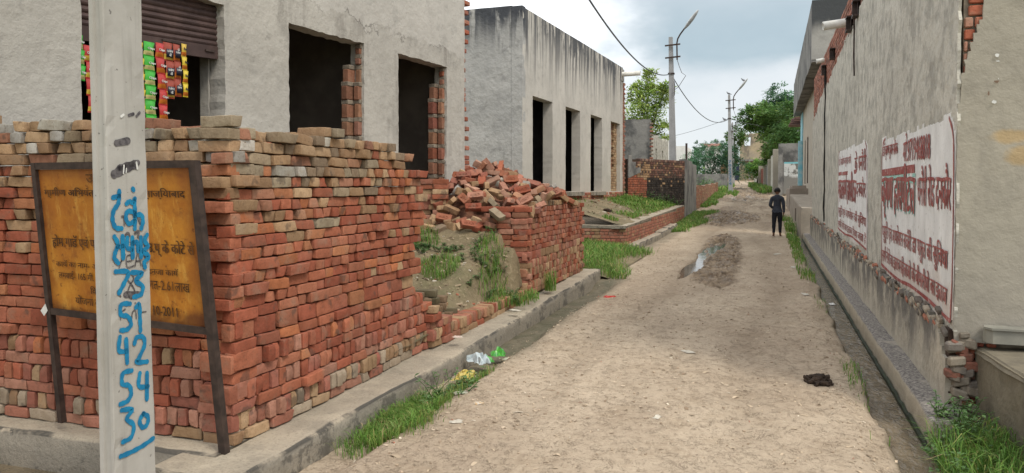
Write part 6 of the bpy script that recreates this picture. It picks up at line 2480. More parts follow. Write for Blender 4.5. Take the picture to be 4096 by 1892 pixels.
STROKES = [[(2.927, 1.689), (2.924, 1.652), (2.916, 1.624), (2.89, 1.596), (2.882, 1.551), (2.9, 1.514), (2.936, 1.508)], [(2.888, 1.658), (2.926, 1.666)], [(2.97, 1.627), (2.989, 1.638), (3.007, 1.632), (3.025, 1.651)], [(3.013, 1.7), (3.017, 1.694)], [(3.022, 1.641), (3.023, 1.573), (3.02, 1.504)], [(3.021, 1.581), (2.979, 1.591), (2.964, 1.56), (2.983, 1.529), (3.02, 1.541)], [(3.021, 1.567), (3.062, 1.571), (3.074, 1.539), (3.061, 1.502)], [(2.89, 1.471), (2.911, 1.433), (2.893, 1.396), (2.888, 1.368), (2.909, 1.343)], [(2.908, 1.422), (2.939, 1.422)], [(2.94, 1.47), (2.941, 1.364)], [(2.969, 1.46), (2.968, 1.414), (2.998, 1.402)], [(3.002, 1.46), (3.001, 1.362)], [(3.001, 1.431), (3.031, 1.435), (3.038, 1.391)], [(3.057, 1.457), (3.056, 1.36)], [(3.099, 1.468), (3.08, 1.441), (3.103, 1.412), (3.072, 1.386), (3.108, 1.359), (3.076, 1.332), (3.081, 1.306)], [(2.892, 1.303), (2.971, 1.293), (2.941, 1.24), (2.909, 1.198)], [(2.994, 1.289), (3.06, 1.278), (3.016, 1.245), (3.061, 1.214), (3.048, 1.174), (3.002, 1.167)], [(2.976, 1.137), (2.922, 1.14), (2.917, 1.093), (2.96, 1.077), (2.98, 1.037), (2.952, 1.014), (2.916, 1.017)], [(3.013, 1.114), (3.036, 1.124), (3.038, 1.059), (3.039, 0.993)], [(2.908, 0.985), (2.9, 0.922), (2.95, 0.909)], [(2.946, 0.967), (2.949, 0.853)], [(2.998, 0.937), (3.013, 0.964), (3.054, 0.96), (3.064, 0.919), (3.025, 0.861), (3.009, 0.842), (3.078, 0.831)], [(2.976, 0.808), (2.922, 0.807), (2.915, 0.757), (2.957, 0.738), (2.969, 0.696), (2.944, 0.666), (2.9, 0.662)], [(3.028, 0.783), (3.02, 0.721), (3.079, 0.705)], [(3.075, 0.774), (3.07, 0.643)], [(2.907, 0.631), (2.973, 0.617), (2.937, 0.58), (2.979, 0.539), (2.963, 0.484), (2.909, 0.476)], [(3.043, 0.575), (3.018, 0.547), (3.037, 0.51), (3.068, 0.517), (3.074, 0.553), (3.043, 0.577)], [(2.893, 0.411), (2.964, 0.411), (3.04, 0.419), (3.106, 0.434)]]
mb = MB()


def polestroke(mb, pts, w, off, mi=0):
    tmp = MB()
    # the number was measured on the plane x = -2.945; carry it onto the leaning, tapering face
    stroke(tmp, [(p[0] - 3.0, p[1]) for p in pts], w, (0, 0, 0), (1, 0, 0), (0, 1, 0), (0, 0, 1), 0.0, mi)
    vs = []
    for (y, z, _) in tmp.v:
        s_ = 1 - 0.028 * z
        vs.append(lean((-3.0 + 0.057 * s_ + off, 3.0 + (y + 0.005 + 0.31 * 0.015 * z) * 0.98, z)))
    mb.add(vs, tmp.f, mi)


for s_ in STROKES:
    polestroke(mb, s_, 0.0245, 0.0042)
mb.build('painted_number', MAT['blue_paint'], np_)
mb = MB()
for pts, w in (([(2.93, 1.80), (2.98, 1.815), (3.05, 1.83)], 0.03), ([(2.90, 1.77), (2.97, 1.80), (3.03, 1.82)], 0.045), ([(2.92, 1.92), (2.99, 1.935)], 0.035), ([(3.0, 2.06), (3.03, 2.07)], 0.015), ([(3.05, 2.06), (3.07, 2.08)], 0.015),
                 ([(2.92, 1.18), (2.90, 1.205), (2.925, 1.22)], 0.008), ([(2.96, 1.19), (2.985, 1.23), (3.01, 1.19), (2.985, 1.16), (2.96, 1.19)], 0.008), ([(2.985, 1.235), (2.965, 1.26), (2.985, 1.285), (3.005, 1.26), (2.985, 1.235)], 0.008), ([(2.95, 1.185), (3.05, 1.175)], 0.03),
                 ([(2.94, 1.375), (2.925, 1.34), (2.915, 1.32)], 0.007), ([(2.925, 1.345), (2.955, 1.38)], 0.007), ([(3.005, 1.375), (2.965, 1.37), (2.965, 1.318), (3.005, 1.32)], 0.007), ([(2.966, 1.345), (2.995, 1.347)], 0.007), ([(3.015, 1.318), (3.035, 1.38), (3.055, 1.318)], 0.007), ([(3.022, 1.342), (3.05, 1.342)], 0.007),
                 ([(2.955, 1.565), (2.955, 1.525)], 0.010), ([(2.94, 1.566), (2.972, 1.566)], 0.010), ([(3.045, 1.555), (3.055, 1.53)], 0.012), ([(2.96, 1.475), (2.975, 1.485), (2.985, 1.47)], 0.012), ([(3.02, 1.48), (3.045, 1.49), (3.04, 1.465), (3.06, 1.46)], 0.012),
                 ([(2.915, 1.07), (2.92, 1.10), (2.945, 1.115)], 0.008), ([(2.985, 1.06), (2.99, 1.09), (3.01, 1.10), (3.015, 1.06)], 0.008), ([(3.03, 1.085), (3.08, 1.083)], 0.006)):
    polestroke(mb, pts, w, 0.0036)
tag(mb.build('old_marks', MAT['black_paint'], np_), kind='stuff')
mb = MB()
for pts, w in (([(2.96, 1.815), (2.955, 1.775)], 0.008), ([(2.975, 1.80), (2.972, 1.78)], 0.006), ([(3.04, 1.83), (3.045, 1.80)], 0.012), ([(2.95, 2.05), (2.965, 2.06)], 0.012)):
    polestroke(mb, pts, w, 0.0048)
tag(mb.build('paper_scraps', MAT['white_print'], np_), kind='stuff')


def lamp_pole(name, label, x, y, z0, H, s=1.0, lamp=True, number=None, lamp_s=1.25):
    t = thing(name, label, 'street lamp', (x, y, z0), 'street lamps on concrete poles along the left of the lane')
    k = 0.022
    L = lambda p: (x + p[0] - k * p[2], y + p[1], z0 + p[2])
    mb = MB()
    vs, fs = [], []
    Z = np.linspace(-0.4, H, 12)
    for z in Z:
        a_ = (0.17 - 0.085 * z / H) * s
        b_ = (0.12 - 0.05 * z / H) * s
        for q in ((-a_, -b_), (a_ * 0.92, -b_), (a_, -b_ * 0.8), (a_, b_), (-a_, b_)):
            vs.append(L((q[0], q[1], z)))
    mb.add(vs, [(5 * j + i, 5 * j + (i + 1) % 5, 5 * (j + 1) + (i + 1) % 5, 5 * (j + 1) + i) for j in range(11) for i in range(5)] + [tuple(55 + i for i in range(5))])
    mb.build('shaft', MAT['pole_far'], t)
    for dz in (0.36, 0.88):
        mb = MB()
        c = Vector(L((0.09, -0.16 * s, H - dz)))
        mb.obox(c, (1, 0, 0.06), (0, 1, 0), (0, 0, 1), 0.32, 0.025, 0.03)
        mb.build('clamp', MAT['iron'], t)
    mb = MB()
    A = [L((0.27, -0.16, H - 1.0)), L((0.27, -0.16, H - 0.30)), L((0.31, -0.17, H - 0.12)), L((0.42, -0.20, H + 0.06)), L((0.62, -0.25, H + 0.30))]
    mb.tube(A, 0.032, 8)
    mb.build('lamp_arm', MAT['iron'], t)
    mb = MB()
    a_, d_ = Vector(A[-1]), (Vector(A[-1]) - Vector(A[-2])).normalized()
    u = d_.cross(Vector((0, 1, 0))).normalized()
    vs, fs = [], []
    prof_ = [(-0.03, 0.045, 0.03), (0.05, 0.06, 0.05), (0.14, 0.10, 0.065), (0.34, 0.125, 0.075), (0.55, 0.115, 0.06), (0.68, 0.07, 0.035), (0.72, 0.02, 0.01)]
    for (q, rw_, rh) in prof_:
        for i in range(10):
            an = 2 * math.pi * i / 10
            vs.append(a_ + d_ * (q * lamp_s) + Vector((0, 1, 0)) * (rw_ * math.cos(an) * lamp_s) - u * ((rh * math.sin(an) if math.sin(an) > 0 else rh * 0.7 * math.sin(an)) * lamp_s))
    n_ = 10
    fs = [(n_ * j + i, n_ * j + (i + 1) % n_, n_ * (j + 1) + (i + 1) % n_, n_ * (j + 1) + i) for j in range(6) for i in range(n_)] + [tuple(range(n_))[::-1]]
    ms = []
    mb.add(vs, fs)
    for fi, f in enumerate(fs):
        i = fi % n_
        if fi < 6 * n_ and i >= 5 and 1 < fi // n_ < 6:
            mb.m[fi] = 1
    lh = mb.build('lamp_head', [simple('lamp_housing', (0.45, 0.46, 0.47), None, 5, 0.4, 0), simple('lamp_cover', (0.62, 0.63, 0.62), None, 5, 0.2, 0)], t, smooth=True)
    mb = MB()
    mb.tube([L((0.27, -0.16, H - 1.0)), L((0.36, -0.17, H - 1.3)), L((0.45, -0.17, H - 1.55)), L((0.62, -0.18, H - 1.68)), L((0.30, -0.16, H - 2.15)), L((0.14, -0.14, H - 2.25))], 0.012, 5)
    mb.tube([L((0.13, -0.14, H - 1.9)), L((0.15, -0.15, H - 2.1)), L((0.13, -0.15, H - 2.5))], 0.018, 5)
    mb.build('loose_cable', MAT['iron'], t)
    mb = MB()
    c = Vector(L((0, 0, H - 1.55)))
    mb.obox(c, (1, 0, 0), (0, 1, 0), (0, 0, 1), 0.14 * s, 0.11 * s, 0.03)
    mb.build('clamp', MAT['iron'], t)
    if number:
        mb = MB()
        for i, ch in enumerate(number):
            put_text(mb, ch, L((-0.10, -0.125 * s, 1.95 - i * 0.24)), (1, 0, 0), (0, 0, 1), 0.17, 0.18, 0, 0.01)
        mb.build('painted_number', simple('grey_blue_paint', (0.10, 0.20, 0.30)), t)
    return L(( -0.02, 0, H - 1.55))


w1 = lamp_pole('street_lamp', 'nearest grey concrete street lamp, rising behind the soot blackened wall', -3.78, 33.4, 1.2, 6.95, 0.95)
w2 = lamp_pole('street_lamp', 'second concrete street lamp with birds perched on it, standing in grass by the lane', -2.27, 53.0, 1.45, 6.45, 0.85, number='7022324')
w3 = lamp_pole('street_lamp', 'farthest street lamp, partly hidden beside the second one', -3.0, 76.0, 1.8, 6.2, 0.8, number='7023')


def wire(name, label, a, b, sag, r=0.014):
    mb = MB()
    pts = []
    for i in range(41):
        t_ = i / 40
        p = Vector(a).lerp(Vector(b), t_)
        p.z -= 4 * sag * t_ * (1 - t_)
        pts.append(p)
    mb.tube(pts, r, 5)
    o = mb.build(name, MAT['wire'])
    return tag(o, label, 'cable')


MAT['wire'] = simple('grey_cable', (0.12, 0.125, 0.13), None, 5, 0.6, 0)
wire('power_cable', 'thick grey cable sagging from the near pole to the first street lamp', lean((-3.0, 3.0, 7.3)), w1, 1.55, 0.020)
wire('power_cable', 'cable sagging between the first and second street lamps', w1, w2, 0.95, 0.020)
wire('power_cable', 'thin cable running left from the second street lamp down to the grey rooms', w2, (-9.5, 56, 5.0), 0.25, 0.012)
wire('power_cable', 'thin cable running right from the second street lamp towards the dark trees', w2, (2.5, 72, 6.9), 0.2, 0.012)

# ------------------------------------------------------------------ rusty signboard leaning towards the gutter
sg = thing('signboard', 'rusty framed yellow signboard in Hindi on two iron legs against the brick stack', 'signboard', (-3.7, 3.77, 0.2))
ZT = 1.86


def SP(x, z, w=0.0):
    """board plane: leans forward at the top; x along, z up, w towards the viewer"""
    t = (z - 0.2) / (ZT - 0.2)
    yl, yr = 3.785 - 0.165 * t, 3.775 - 0.22 * t
    f = (x + 4.32) / 1.27
    return (x, yl * (1 - f) + yr * f - w, z)


def sbar(mb, a, b, w, d0, d1):
    """bar from a to b in the board plane (x, z), width w, depth d0..d1"""
    av, bv = Vector((a[0], 0, a[1])), Vector((b[0], 0, b[1]))
    t = (bv - av).normalized()
    s = Vector((-t.z, 0, t.x)) * (w / 2)
    q = [av + s, av - s, bv - s, bv + s]
    lo = [SP(p.x, p.z, d0) for p in q]
    hi = [SP(p.x, p.z, d1) for p in q]
    mb.add(lo + hi, [(0, 1, 2, 3), (7, 6, 5, 4), (0, 4, 5, 1), (1, 5, 6, 2), (2, 6, 7, 3), (3, 7, 4, 0)])


XL, XR = -4.315, -3.055
mb = MB()
sbar(mb, (XL, 0.19), (XL, ZT - 0.0), 0.034, -0.015, 0.025)
mb.build('leg', MAT['iron'], sg)
mb = MB()
sbar(mb, (XR, -0.12), (XR, ZT - 0.0), 0.046, -0.02, 0.028)
sbar(mb, (XR - 0.030, 0.90), (XR - 0.030, ZT - 0.045), 0.014, -0.012, 0.016)
mb.build('leg', MAT['iron'], sg)
mb = MB()
sbar(mb, (XL + 0.0172, ZT - 0.020), (XR - 0.0232, ZT - 0.020), 0.042, -0.012, 0.022)
mb.build('top_bar', MAT['iron'], sg)
mb = MB()
sbar(mb, (XL + 0.0172, 0.925), (XR - 0.0232, 0.872), 0.040, -0.012, 0.022)
mb.build('bottom_bar', MAT['iron'], sg)
mb = MB()
U = lines(XL + 0.022, XR - 0.027, 0.04)
ZB = lambda x: 0.943 - 0.053 * (x - XL) / (XR - XL)
Z = np.linspace(0, 1, 24)
ZM = lambda u, f: ZB(u) + f * (ZT - 0.042 - ZB(u))
vs = [SP(u, ZM(u, z), 0.002 + 0.010 * float(fbm(u * 3, z * 3, 4, 3) - 0.5)) for u in U for z in Z]
nz_ = len(Z)
mb.add(vs, [(i * nz_ + k, (i + 1) * nz_ + k, (i + 1) * nz_ + k + 1, i * nz_ + k + 1) for i in range(len(U) - 1) for k in range(nz_ - 1)])
pn = mb.build('panel', MAT['sign'], sg, smooth=True)
rows = [('उ.प्र. सरकार', 0.33, 0.885, 0.34, 0.070, .002), ('ग्रामीण अभियंत्रण सेवा विभाग ग़ाज़ियाबाद', 0.03, 0.800, 0.92, 0.066, .003),
        ('होम गार्ड एवं प्रांतीय रक्षक दल उ.प्र के कोटे से', 0.05, 0.435, 0.92, 0.095, .003),
        ('कार्य का नाम- अछेजा मे माजरे मे खड़न्जा कार्य', 0.06, 0.305, 0.80, 0.052, .0015), ('लम्बाई- 165 मी.', 0.07, 0.225, 0.24, 0.055, .0015), ('लागत-2.61लाख', 0.62, 0.215, 0.30, 0.055, .001),
        ('विकास खण्ड दादरी', 0.28, 0.135, 0.34, 0.052, .002), ('योजना का नाम वर्ष', 0.17, 0.055, 0.34, 0.058, .002), ('10-2011', 0.68, 0.045, 0.15, 0.055, .0025)]
W_, H_ = (XR - XL - 0.05), 0.90
for body, fx, fz, fw_, fh, bold in rows:
    tmp = MB()
    put_text(tmp, deva(body), (0, 0, 0), (1, 0, 0), (0, 1, 0), fw_ * W_, fh * H_ * 1.15, 0, bold * 0.8, 0.03)
    x0, z0 = XL + 0.022 + fx * W_, fz
    mb = MB()
    mb.add([SP(x0 + p[0], ZM(x0 + p[0], z0 + p[1] / H_), 0.0085 + p[2]) for p in tmp.v], tmp.f)
    mb.build('lettering', MAT['sign_letter'], pn)
# paper scrap caught on the left leg
mb = MB()
mb.add([SP(XL - 0.022, 0.96, 0.03), SP(XL - 0.038, 0.93, 0.045), SP(XL - 0.018, 0.895, 0.04), SP(XL + 0.003, 0.93, 0.028), SP(XL - 0.008, 0.975, 0.03)], [(0, 1, 2, 3, 4)])
tag(mb.build('paper_scrap', MAT['white_print']), 'torn white paper scrap caught on the left leg of the signboard', 'paper scrap')

# ------------------------------------------------------------------ grass, weeds, trees
def scatter(n, x0, x1, y0, y1, zfn, dens):
    out = []
    while len(out) < n:
        x, y = rnd.uniform(x0, x1), rnd.uniform(y0, y1)
        if rnd.random() < dens(x, y):
            out.append((x, y, float(zfn(x, y))))
    return out


def tuft(n, cx, cy, r, zfn, hmin, hmax, w, name, label, group=None, ry=None, lean_=0.6):
    mb = MB()
    pts = []
    for i in range(n):
        a_, q = rnd.uniform(0, 6.28), r * math.sqrt(rnd.random())
        x, y = cx + q * math.cos(a_), cy + (ry or r) / r * q * math.sin(a_)
        pts.append((x, y, float(zfn(x, y))))
    blades(mb, pts, hmin, hmax, w, lean_)
    return tag(mb.build(name, MAT['grass'], tint=True), label, 'grass tuft', group)


zk = lambda x, y: lane_z(x, y)
mb = MB()
pts = scatter(4200, -2.72, -1.95, 4.3, 5.95, zk, lambda x, y: max(0.0, 1.1 - math.hypot((x + 2.54 + 0.05 * math.sin(y * 5)) / 0.30, (y - 5.12) / 0.72) + rnd.gauss(0, 0.12)))
blades(mb, pts, 0.04, 0.125, 0.006, 1.2)
tag(mb.build('grass', MAT['grass'], tint=True), kind='stuff')
mb = MB()
for i in range(14):
    weed(mb, rnd.gauss(-2.42, 0.09), rnd.gauss(5.7, 0.22), float(zk(-2.4, 5.6)), rnd.uniform(0.08, 0.26), 3, 0.05)
tag(mb.build('leafy_weed', MAT['weed'], tint=True), kind='stuff')
mb = MB()
pts = scatter(420, -2.6, -2.3, 5.9, 6.5, zk, lambda x, y: 0.7)
blades(mb, pts, 0.03, 0.09, 0.006, 0.8)
tag(mb.build('grass', MAT['grass'], tint=True), kind='stuff')
# right corner
zr = lambda x, y: -0.12 + 0.10 * max(0, x - 1.0) + 0 * y
mb = MB()
mb2 = MB()
X_ = np.arange(1.02, 1.7, 0.06)
Y_ = np.arange(1.5, 6.2, 0.08)
vs = [(x, y, zr(x, y) + 0.05 * float(fbm(x * 4, y * 4, 5) - 0.5)) for x in X_ for y in Y_]
k_ = len(Y_)
mb2.add(vs, [(i * k_ + k, (i + 1) * k_ + k, (i + 1) * k_ + k + 1, i * k_ + k + 1) for i in range(len(X_) - 1) for k in range(k_ - 1)])
tag(mb2.build('drain_bank', MAT['earth'], smooth=True), kind='structure')
pts = scatter(5200, 1.02, 1.60, 2.8, 5.75, zr, lambda x, y: min(1.0, 0.25 + 2.0 * (x - 1.0)))
blades(mb, pts, 0.12, 0.38, 0.008, 0.8)
tag(mb.build('grass', MAT['grass'], tint=True), kind='stuff')
mb = MB()
for i in range(40):
    x, y = rnd.uniform(1.02, 1.26), rnd.uniform(4.4, 5.75)
    weed(mb, x, y, zr(x, y), rnd.uniform(0.10, 0.30), 4, 0.045)
for i in range(12):
    weed(mb, rnd.uniform(1.10, 1.28), rnd.uniform(5.4, 6.0), 0.13, rnd.uniform(0.12, 0.26), 4, 0.04)
tag(mb.build('leafy_weed', MAT['weed'], tint=True), kind='stuff')
# mound
tuft(420, -3.72, 8.5, 0.24, mound_z, 0.06, 0.14, 0.008, 'grass_tuft', 'round bright grass tuft in the middle of the earth mound', None, 0.3, 0.9)
tuft(320, -4.35, 9.2, 0.30, mound_z, 0.06, 0.16, 0.008, 'grass_tuft', 'grass tuft at the foot of the brick heap beside the tall stack')
tuft(160, -3.62, 7.55, 0.16, mound_z, 0.03, 0.09, 0.007, 'grass_tuft', 'small sparse grass tuft low on the bare slope of the mound')
tuft(260, -3.30, 9.2, 0.18, mound_z, 0.07, 0.18, 0.009, 'grass_tuft', 'tall grass tuft on the eroded bank against the second stack', None, 0.3, 0.9)
tuft(260, -3.14, 8.85, 0.18, mound_z, 0.07, 0.17, 0.009, 'grass_tuft', 'long grass tuft hanging over the low courses below the eroded bank', None, 0.4, 0.9)
tuft(200, -2.88, 9.25, 0.14, lambda x, y: 0.28, 0.06, 0.16, 0.009, 'grass_tuft', 'grass tuft on the kerb at the near corner of the second stack', None, 0.45, 0.9)
tuft(110, -2.86, 10.35, 0.08, lambda x, y: 0.285, 0.12, 0.34, 0.008, 'grass_tuft', 'tall thin grass tuft growing from the kerb against the second stack')
mb = MB()
for i in range(900):
    x, y = rnd.uniform(-5.2, -3.1), rnd.uniform(6.9, 9.5)
    if i > 600:
        x, y = rnd.uniform(-5.2, -3.5), rnd.uniform(18.9, 30)
    z = float(mound_z(x, y)) if y < 12 else float(terrace_z(x, y))
    r_ = rnd.uniform(0.006, 0.022) * (1.6 if y > 12 else 1)
    if rnd.random() < 0.04:
        r_ *= 2
    k = rnd.random()
    c_ = (0.40, 0.32, 0.22) if k < 0.5 else ((0.16, 0.12, 0.08) if k < 0.8 else ((0.55, 0.50, 0.42) if k < 0.9 else (0.34, 0.13, 0.08)))
    mb.obox((x, y, z + r_ * 0.2), Vector((1, rnd.gauss(0, 1), rnd.gauss(0, .4))).normalized(), Vector((0, 1, 0)), (0, 0, 1), r_ * rnd.uniform(0.8, 1.8), r_ * 0.7, r_ * 0.45, 0, c_, r_ * 0.2)
tag(mb.build('mound_debris', MAT['tint'], tint=True), kind='stuff')
mb = MB()
for i in range(60):
    x, y = rnd.gauss(-4.15, 0.38), rnd.gauss(8.95, 0.16)
    weed(mb, x, y, float(mound_z(x, y)) + 0.01, rnd.uniform(0.04, 0.09), 4, 0.04)
tag(mb.build('creeping_weed', MAT['weed'], tint=True), kind='stuff')
mb = MB()
for i in range(26):
    x, y = rnd.gauss(-3.22, 0.16), rnd.gauss(9.0, 0.30)
    weed(mb, x, y, float(mound_z(x, y)), rnd.uniform(0.06, 0.2), 3, 0.05)
tag(mb.build('leafy_weed', MAT['weed'], tint=True), kind='stuff')
# grass between second stack and terrace
mb = MB()
zg = lambda x, y: max(float(PLOT(x, y)), float(lane_z(x, y)))
pts = scatter(9000, -4.6, -2.3, 13.2, 18.4, zg, lambda x, y: float(sstep(-2.25, -2.75, x + 0.25 * math.sin(y * 1.3) + 0.07 * (y - 13))) )
blades(mb, pts, 0.05, 0.18, 0.011, 1.1)
tag(mb.build('grass', MAT['grass'], tint=True), kind='stuff')
mb = MB()
pts = scatter(9000, -5.6, -3.45, 21.0, 32.2, lambda x, y: terrace_z(x, y), lambda x, y: float(np.clip(2.6 * (fbm(x * 0.6, y * 0.35, 123, 3) - 0.42) + 0.9 * sstep(23, 27, y), 0, 1)))
blades(mb, pts, 0.04, 0.11, 0.020, 1.2)
pts = scatter(2600, -5.3, -3.6, 26.5, 32.2, lambda x, y: terrace_z(x, y), lambda x, y: float(sstep(-0.9, 0.2, (-4.85 + 0.41 * (y - 28.3)) * -1 + x + 1.2)))
blades(mb, pts, 0.08, 0.22, 0.022, 1.0)
pts = scatter(160, -3.9, -3.55, 18.9, 19.4, lambda x, y: terrace_z(x, y), lambda x, y: 1)
blades(mb, pts, 0.05, 0.14, 0.014, 0.8)
tag(mb.build('terrace_grass', MAT['grass'], tint=True), kind='stuff')
mb = MB()
for i in range(34):
    y = rnd.uniform(27, 31.5)
    x = -4.85 + 0.41 * (y - 28.3) - 0.15 + rnd.gauss(0.25, 0.15)
    weed(mb, x, y, float(terrace_z(x, y)), rnd.uniform(0.15, 0.45), 4, 0.09)
tag(mb.build('leafy_weed', MAT['weed'], tint=True), kind='stuff')
mb = MB()
pts = scatter(6000, -3.2, -1.9, 25.5, 36.5, lambda x, y: lane_z(x, y), lambda x, y: float(sstep(-2.15, -2.7, x + 0.25 * math.sin(y))))
blades(mb, pts, 0.05, 0.16, 0.020, 1.2)
pts = scatter(2500, -3.2, -2.5, 40, 52, lambda x, y: lane_z(x, y), lambda x, y: float(sstep(-2.4, -2.9, x + 0.3 * math.sin(y))))
blades(mb, pts, 0.06, 0.20, 0.03, 1.1)
pts = scatter(1300, -3.2, -1.75, 50.5, 54.5, lambda x, y: lane_z(x, y), lambda x, y: float(math.hypot((x + 2.3) / 0.75, (y - 52.3) / 1.9) < 1))
blades(mb, pts, 0.08, 0.22, 0.03, 1.1)
pts = scatter(2600, -6.5, -2.8, 55.5, 75, lambda x, y: lane_z(x - float(lane_shift(y)), y), lambda x, y: 0.8)
blades(mb, pts, 0.15, 0.5, 0.06, 0.9)
tag(mb.build('verge_grass', MAT['grass'], tint=True), kind='stuff')
mb = MB()
pts = scatter(900, 0.55, 1.02, 14, 25, lambda x, y: lane_z(x, y), lambda x, y: float(max(0, fbm(y * 0.7, 0, 33, 2) - 0.35)) * (1 if x < lane_edge(y) + 0.05 else 0))
blades(mb, pts, 0.04, 0.16, 0.012, 0.9)
pts = scatter(1500, 0.60, 1.0, 20, 36, lambda x, y: lane_z(x, y) * (1 if x < 0.8 else 1) , lambda x, y: float(max(0, fbm(y * 0.5, 0, 35, 2) - 0.3)) * (1 if x < 0.9 else 0.3))
blades(mb, pts, 0.06, 0.20, 0.02, 1.1)
pts = scatter(200, 0.66, 0.84, 5.5, 12, lambda x, y: lane_z(x, y), lambda x, y: float(max(0, fbm(y * 1.2, 0, 37, 2) - 0.5)))
blades(mb, pts, 0.02, 0.08, 0.006, 0.9)
pts = scatter(2200, -1.6, 0.3, 52, 80, lambda x, y: lane_z(x - float(lane_shift(y)), y), lambda x, y: float(sstep(0.9, 0.2, abs(x - np.interp(y, [52, 64, 80], [0.2, -0.35, -1.4])))))
blades(mb, pts, 0.15, 0.5, 0.06, 0.9)
tag(mb.build('drain_side_grass', MAT['grass'], tint=True), kind='stuff')
mb = MB()
for i in range(14):
    x, y = rnd.gauss(-3.85, 0.12), rnd.gauss(3.42, 0.04)
    weed(mb, x, y, -0.12, rnd.uniform(0.05, 0.13), 3, 0.05)
tag(mb.build('gutter_weed', MAT['weed'], tint=True), kind='stuff')


def tree(name, label, group, x, y, z0, blobs, trunk_h, leafmat, n, L, W, trunk_r=0.14, droop=0.2, clump=0.5, nclump=None, seed=1, spray=False):
    """trunk, limbs to every blob of the crown, and leaves in clumps spread through the blobs"""
    g = random.Random(seed)
    t = thing(name, label, 'tree', (x, y, z0), group)
    mb = MB()
    top = Vector((x, y, z0 + trunk_h))
    p = [Vector((x, y, z0 - 0.3)), Vector((x + g.gauss(0, 0.08), y, z0 + trunk_h * 0.5)), top]
    mb.tube(p, [trunk_r * 1.3, trunk_r, trunk_r * 0.8], 8)
    for (bx, by, bz, rx, ry, rz) in blobs:
        c = Vector((bx, by, bz))
        m = top.lerp(c, 0.5) + Vector((g.gauss(0, 0.15), g.gauss(0, 0.15), g.uniform(0, 0.3)))
        mb.tube([top, m, c], [trunk_r * 0.6, trunk_r * 0.35, trunk_r * 0.12], 6)
        for k in range(5):
            e = c + Vector((g.uniform(-1, 1) * rx, g.uniform(-1, 1) * ry, g.uniform(-0.5, 1) * rz)) * 0.8
            mb.tube([m.lerp(c, 0.6), c.lerp(e, 0.5), e], [trunk_r * 0.2, trunk_r * 0.1, 0.01], 4)
    mb.build('trunk', MAT['bark'], t)
    mb = MB()
    vol = [rx * ry * rz for (_, _, _, rx, ry, rz) in blobs]
    tot = sum(v ** 0.67 for v in vol)
    for (bx, by, bz, rx, ry, rz), v in zip(blobs, vol):
        cnt = int(n * v ** 0.67 / tot)
        ncl = max(6, int(cnt / 26))
        for c_ in range(ncl):
            while True:
                d = Vector((g.uniform(-1, 1), g.uniform(-1, 1), g.uniform(-1, 1)))
                if 0.05 < d.length < 1:
                    break
            d = d.normalized() * (d.length ** 0.45) * g.uniform(0.8, 1.12)
            cc = Vector((bx + d.x * rx, by + d.y * ry, bz + d.z * rz))
            cr = clump * g.uniform(0.5, 1.2) * min(rx, rz)
            sh = g.uniform(0.62, 1.35)
            out = Vector((d.x, d.y, d.z * 0.6 + 0.25)).normalized()
            for k in range(26):
                if spray:
                    # a feathery twig: leaflets along an arching line
                    s_ = k / 25
                    dirn = out + Vector((0, 0, -droop * s_ * 2))
                    pp = cc + dirn * (cr * 1.6 * s_) + Vector((g.gauss(0, 1), g.gauss(0, 1), g.gauss(0, 0.5))) * (cr * 0.22)
                else:
                    pp = cc + Vector((g.gauss(0, 1), g.gauss(0, 1), g.gauss(0, 0.7))) * cr * 0.5
                dr = Vector((g.gauss(0, 1), g.gauss(0, 1), g.gauss(-droop, 0.5))) + out * 0.8
                q = sh * g.uniform(0.75, 1.25)
                leaf(mb, pp, dr, (g.gauss(0, 0.4), g.gauss(0, 0.4), 1), L * g.uniform(0.7, 1.3), W * g.uniform(0.7, 1.2), (q * g.uniform(0.9, 1.2), q, q * 0.9))
    mb.build('crown', leafmat, t, tint=True)
    return t


tree('young_tree', 'yellow green young tree with upright shoots behind the unfinished grey rooms', None, -6.4, 44, 2.0,
     [(-6.7, 44, 6.0, 1.0, 1.0, 0.9), (-6.4, 44.2, 6.9, 0.85, 0.9, 0.9), (-6.9, 43.8, 5.1, 0.9, 0.9, 0.6), (-6.3, 44, 7.8, 0.40, 0.4, 0.75), (-5.7, 44, 6.8, 0.5, 0.5, 0.7), (-5.6, 43.8, 4.9, 0.55, 0.6, 0.5), (-7.1, 44, 7.1, 0.45, 0.5, 0.6), (-5.45, 44, 7.3, 0.25, 0.3, 0.5)],
     2.6, MAT['tree_yellow'], 6800, 0.24, 0.085, 0.08, 0.1, 0.55, seed=5)
TG = None
tree('broadleaf_tree', 'big dark green tree overhanging the right of the lane', None, 0.9, 64, 1.9,
     [(-0.5, 64, 7.3, 1.5, 1.6, 1.05), (0.9, 63, 7.0, 1.7, 1.7, 1.1), (1.9, 62, 5.9, 1.4, 1.5, 1.3), (0.75, 62.5, 5.3, 1.3, 1.5, 1.1), (-1.5, 64, 7.2, 0.85, 1.1, 0.85), (1.5, 61, 4.4, 1.5, 1.5, 1.2), (0.1, 63.5, 6.2, 0.9, 1.2, 0.8), (2.2, 60, 7.4, 1.2, 1.4, 1.0), (0.5, 61.5, 4.2, 0.9, 1.1, 0.8)],
     2.6, MAT['tree_dark'], 15000, 0.30, 0.13, 0.22, 0.35, 0.42, seed=8)
tree('broadleaf_tree', 'taller airy tree rising behind the big dark green tree on the right', None, 1.4, 78, 2.2,
     [(1.0, 78, 10.6, 1.1, 1.1, 1.0), (0.3, 78, 9.7, 1.0, 1.0, 0.7), (2.0, 78, 9.8, 1.3, 1.2, 0.9), (-1.0, 78, 9.6, 0.7, 0.7, 0.35), (1.3, 78, 8.8, 1.6, 1.5, 1.0), (2.6, 77, 8.2, 1.4, 1.4, 1.0)],
     4.5, MAT['tree_blue'], 6000, 0.32, 0.12, 0.16, 0.2, 0.5, seed=9)
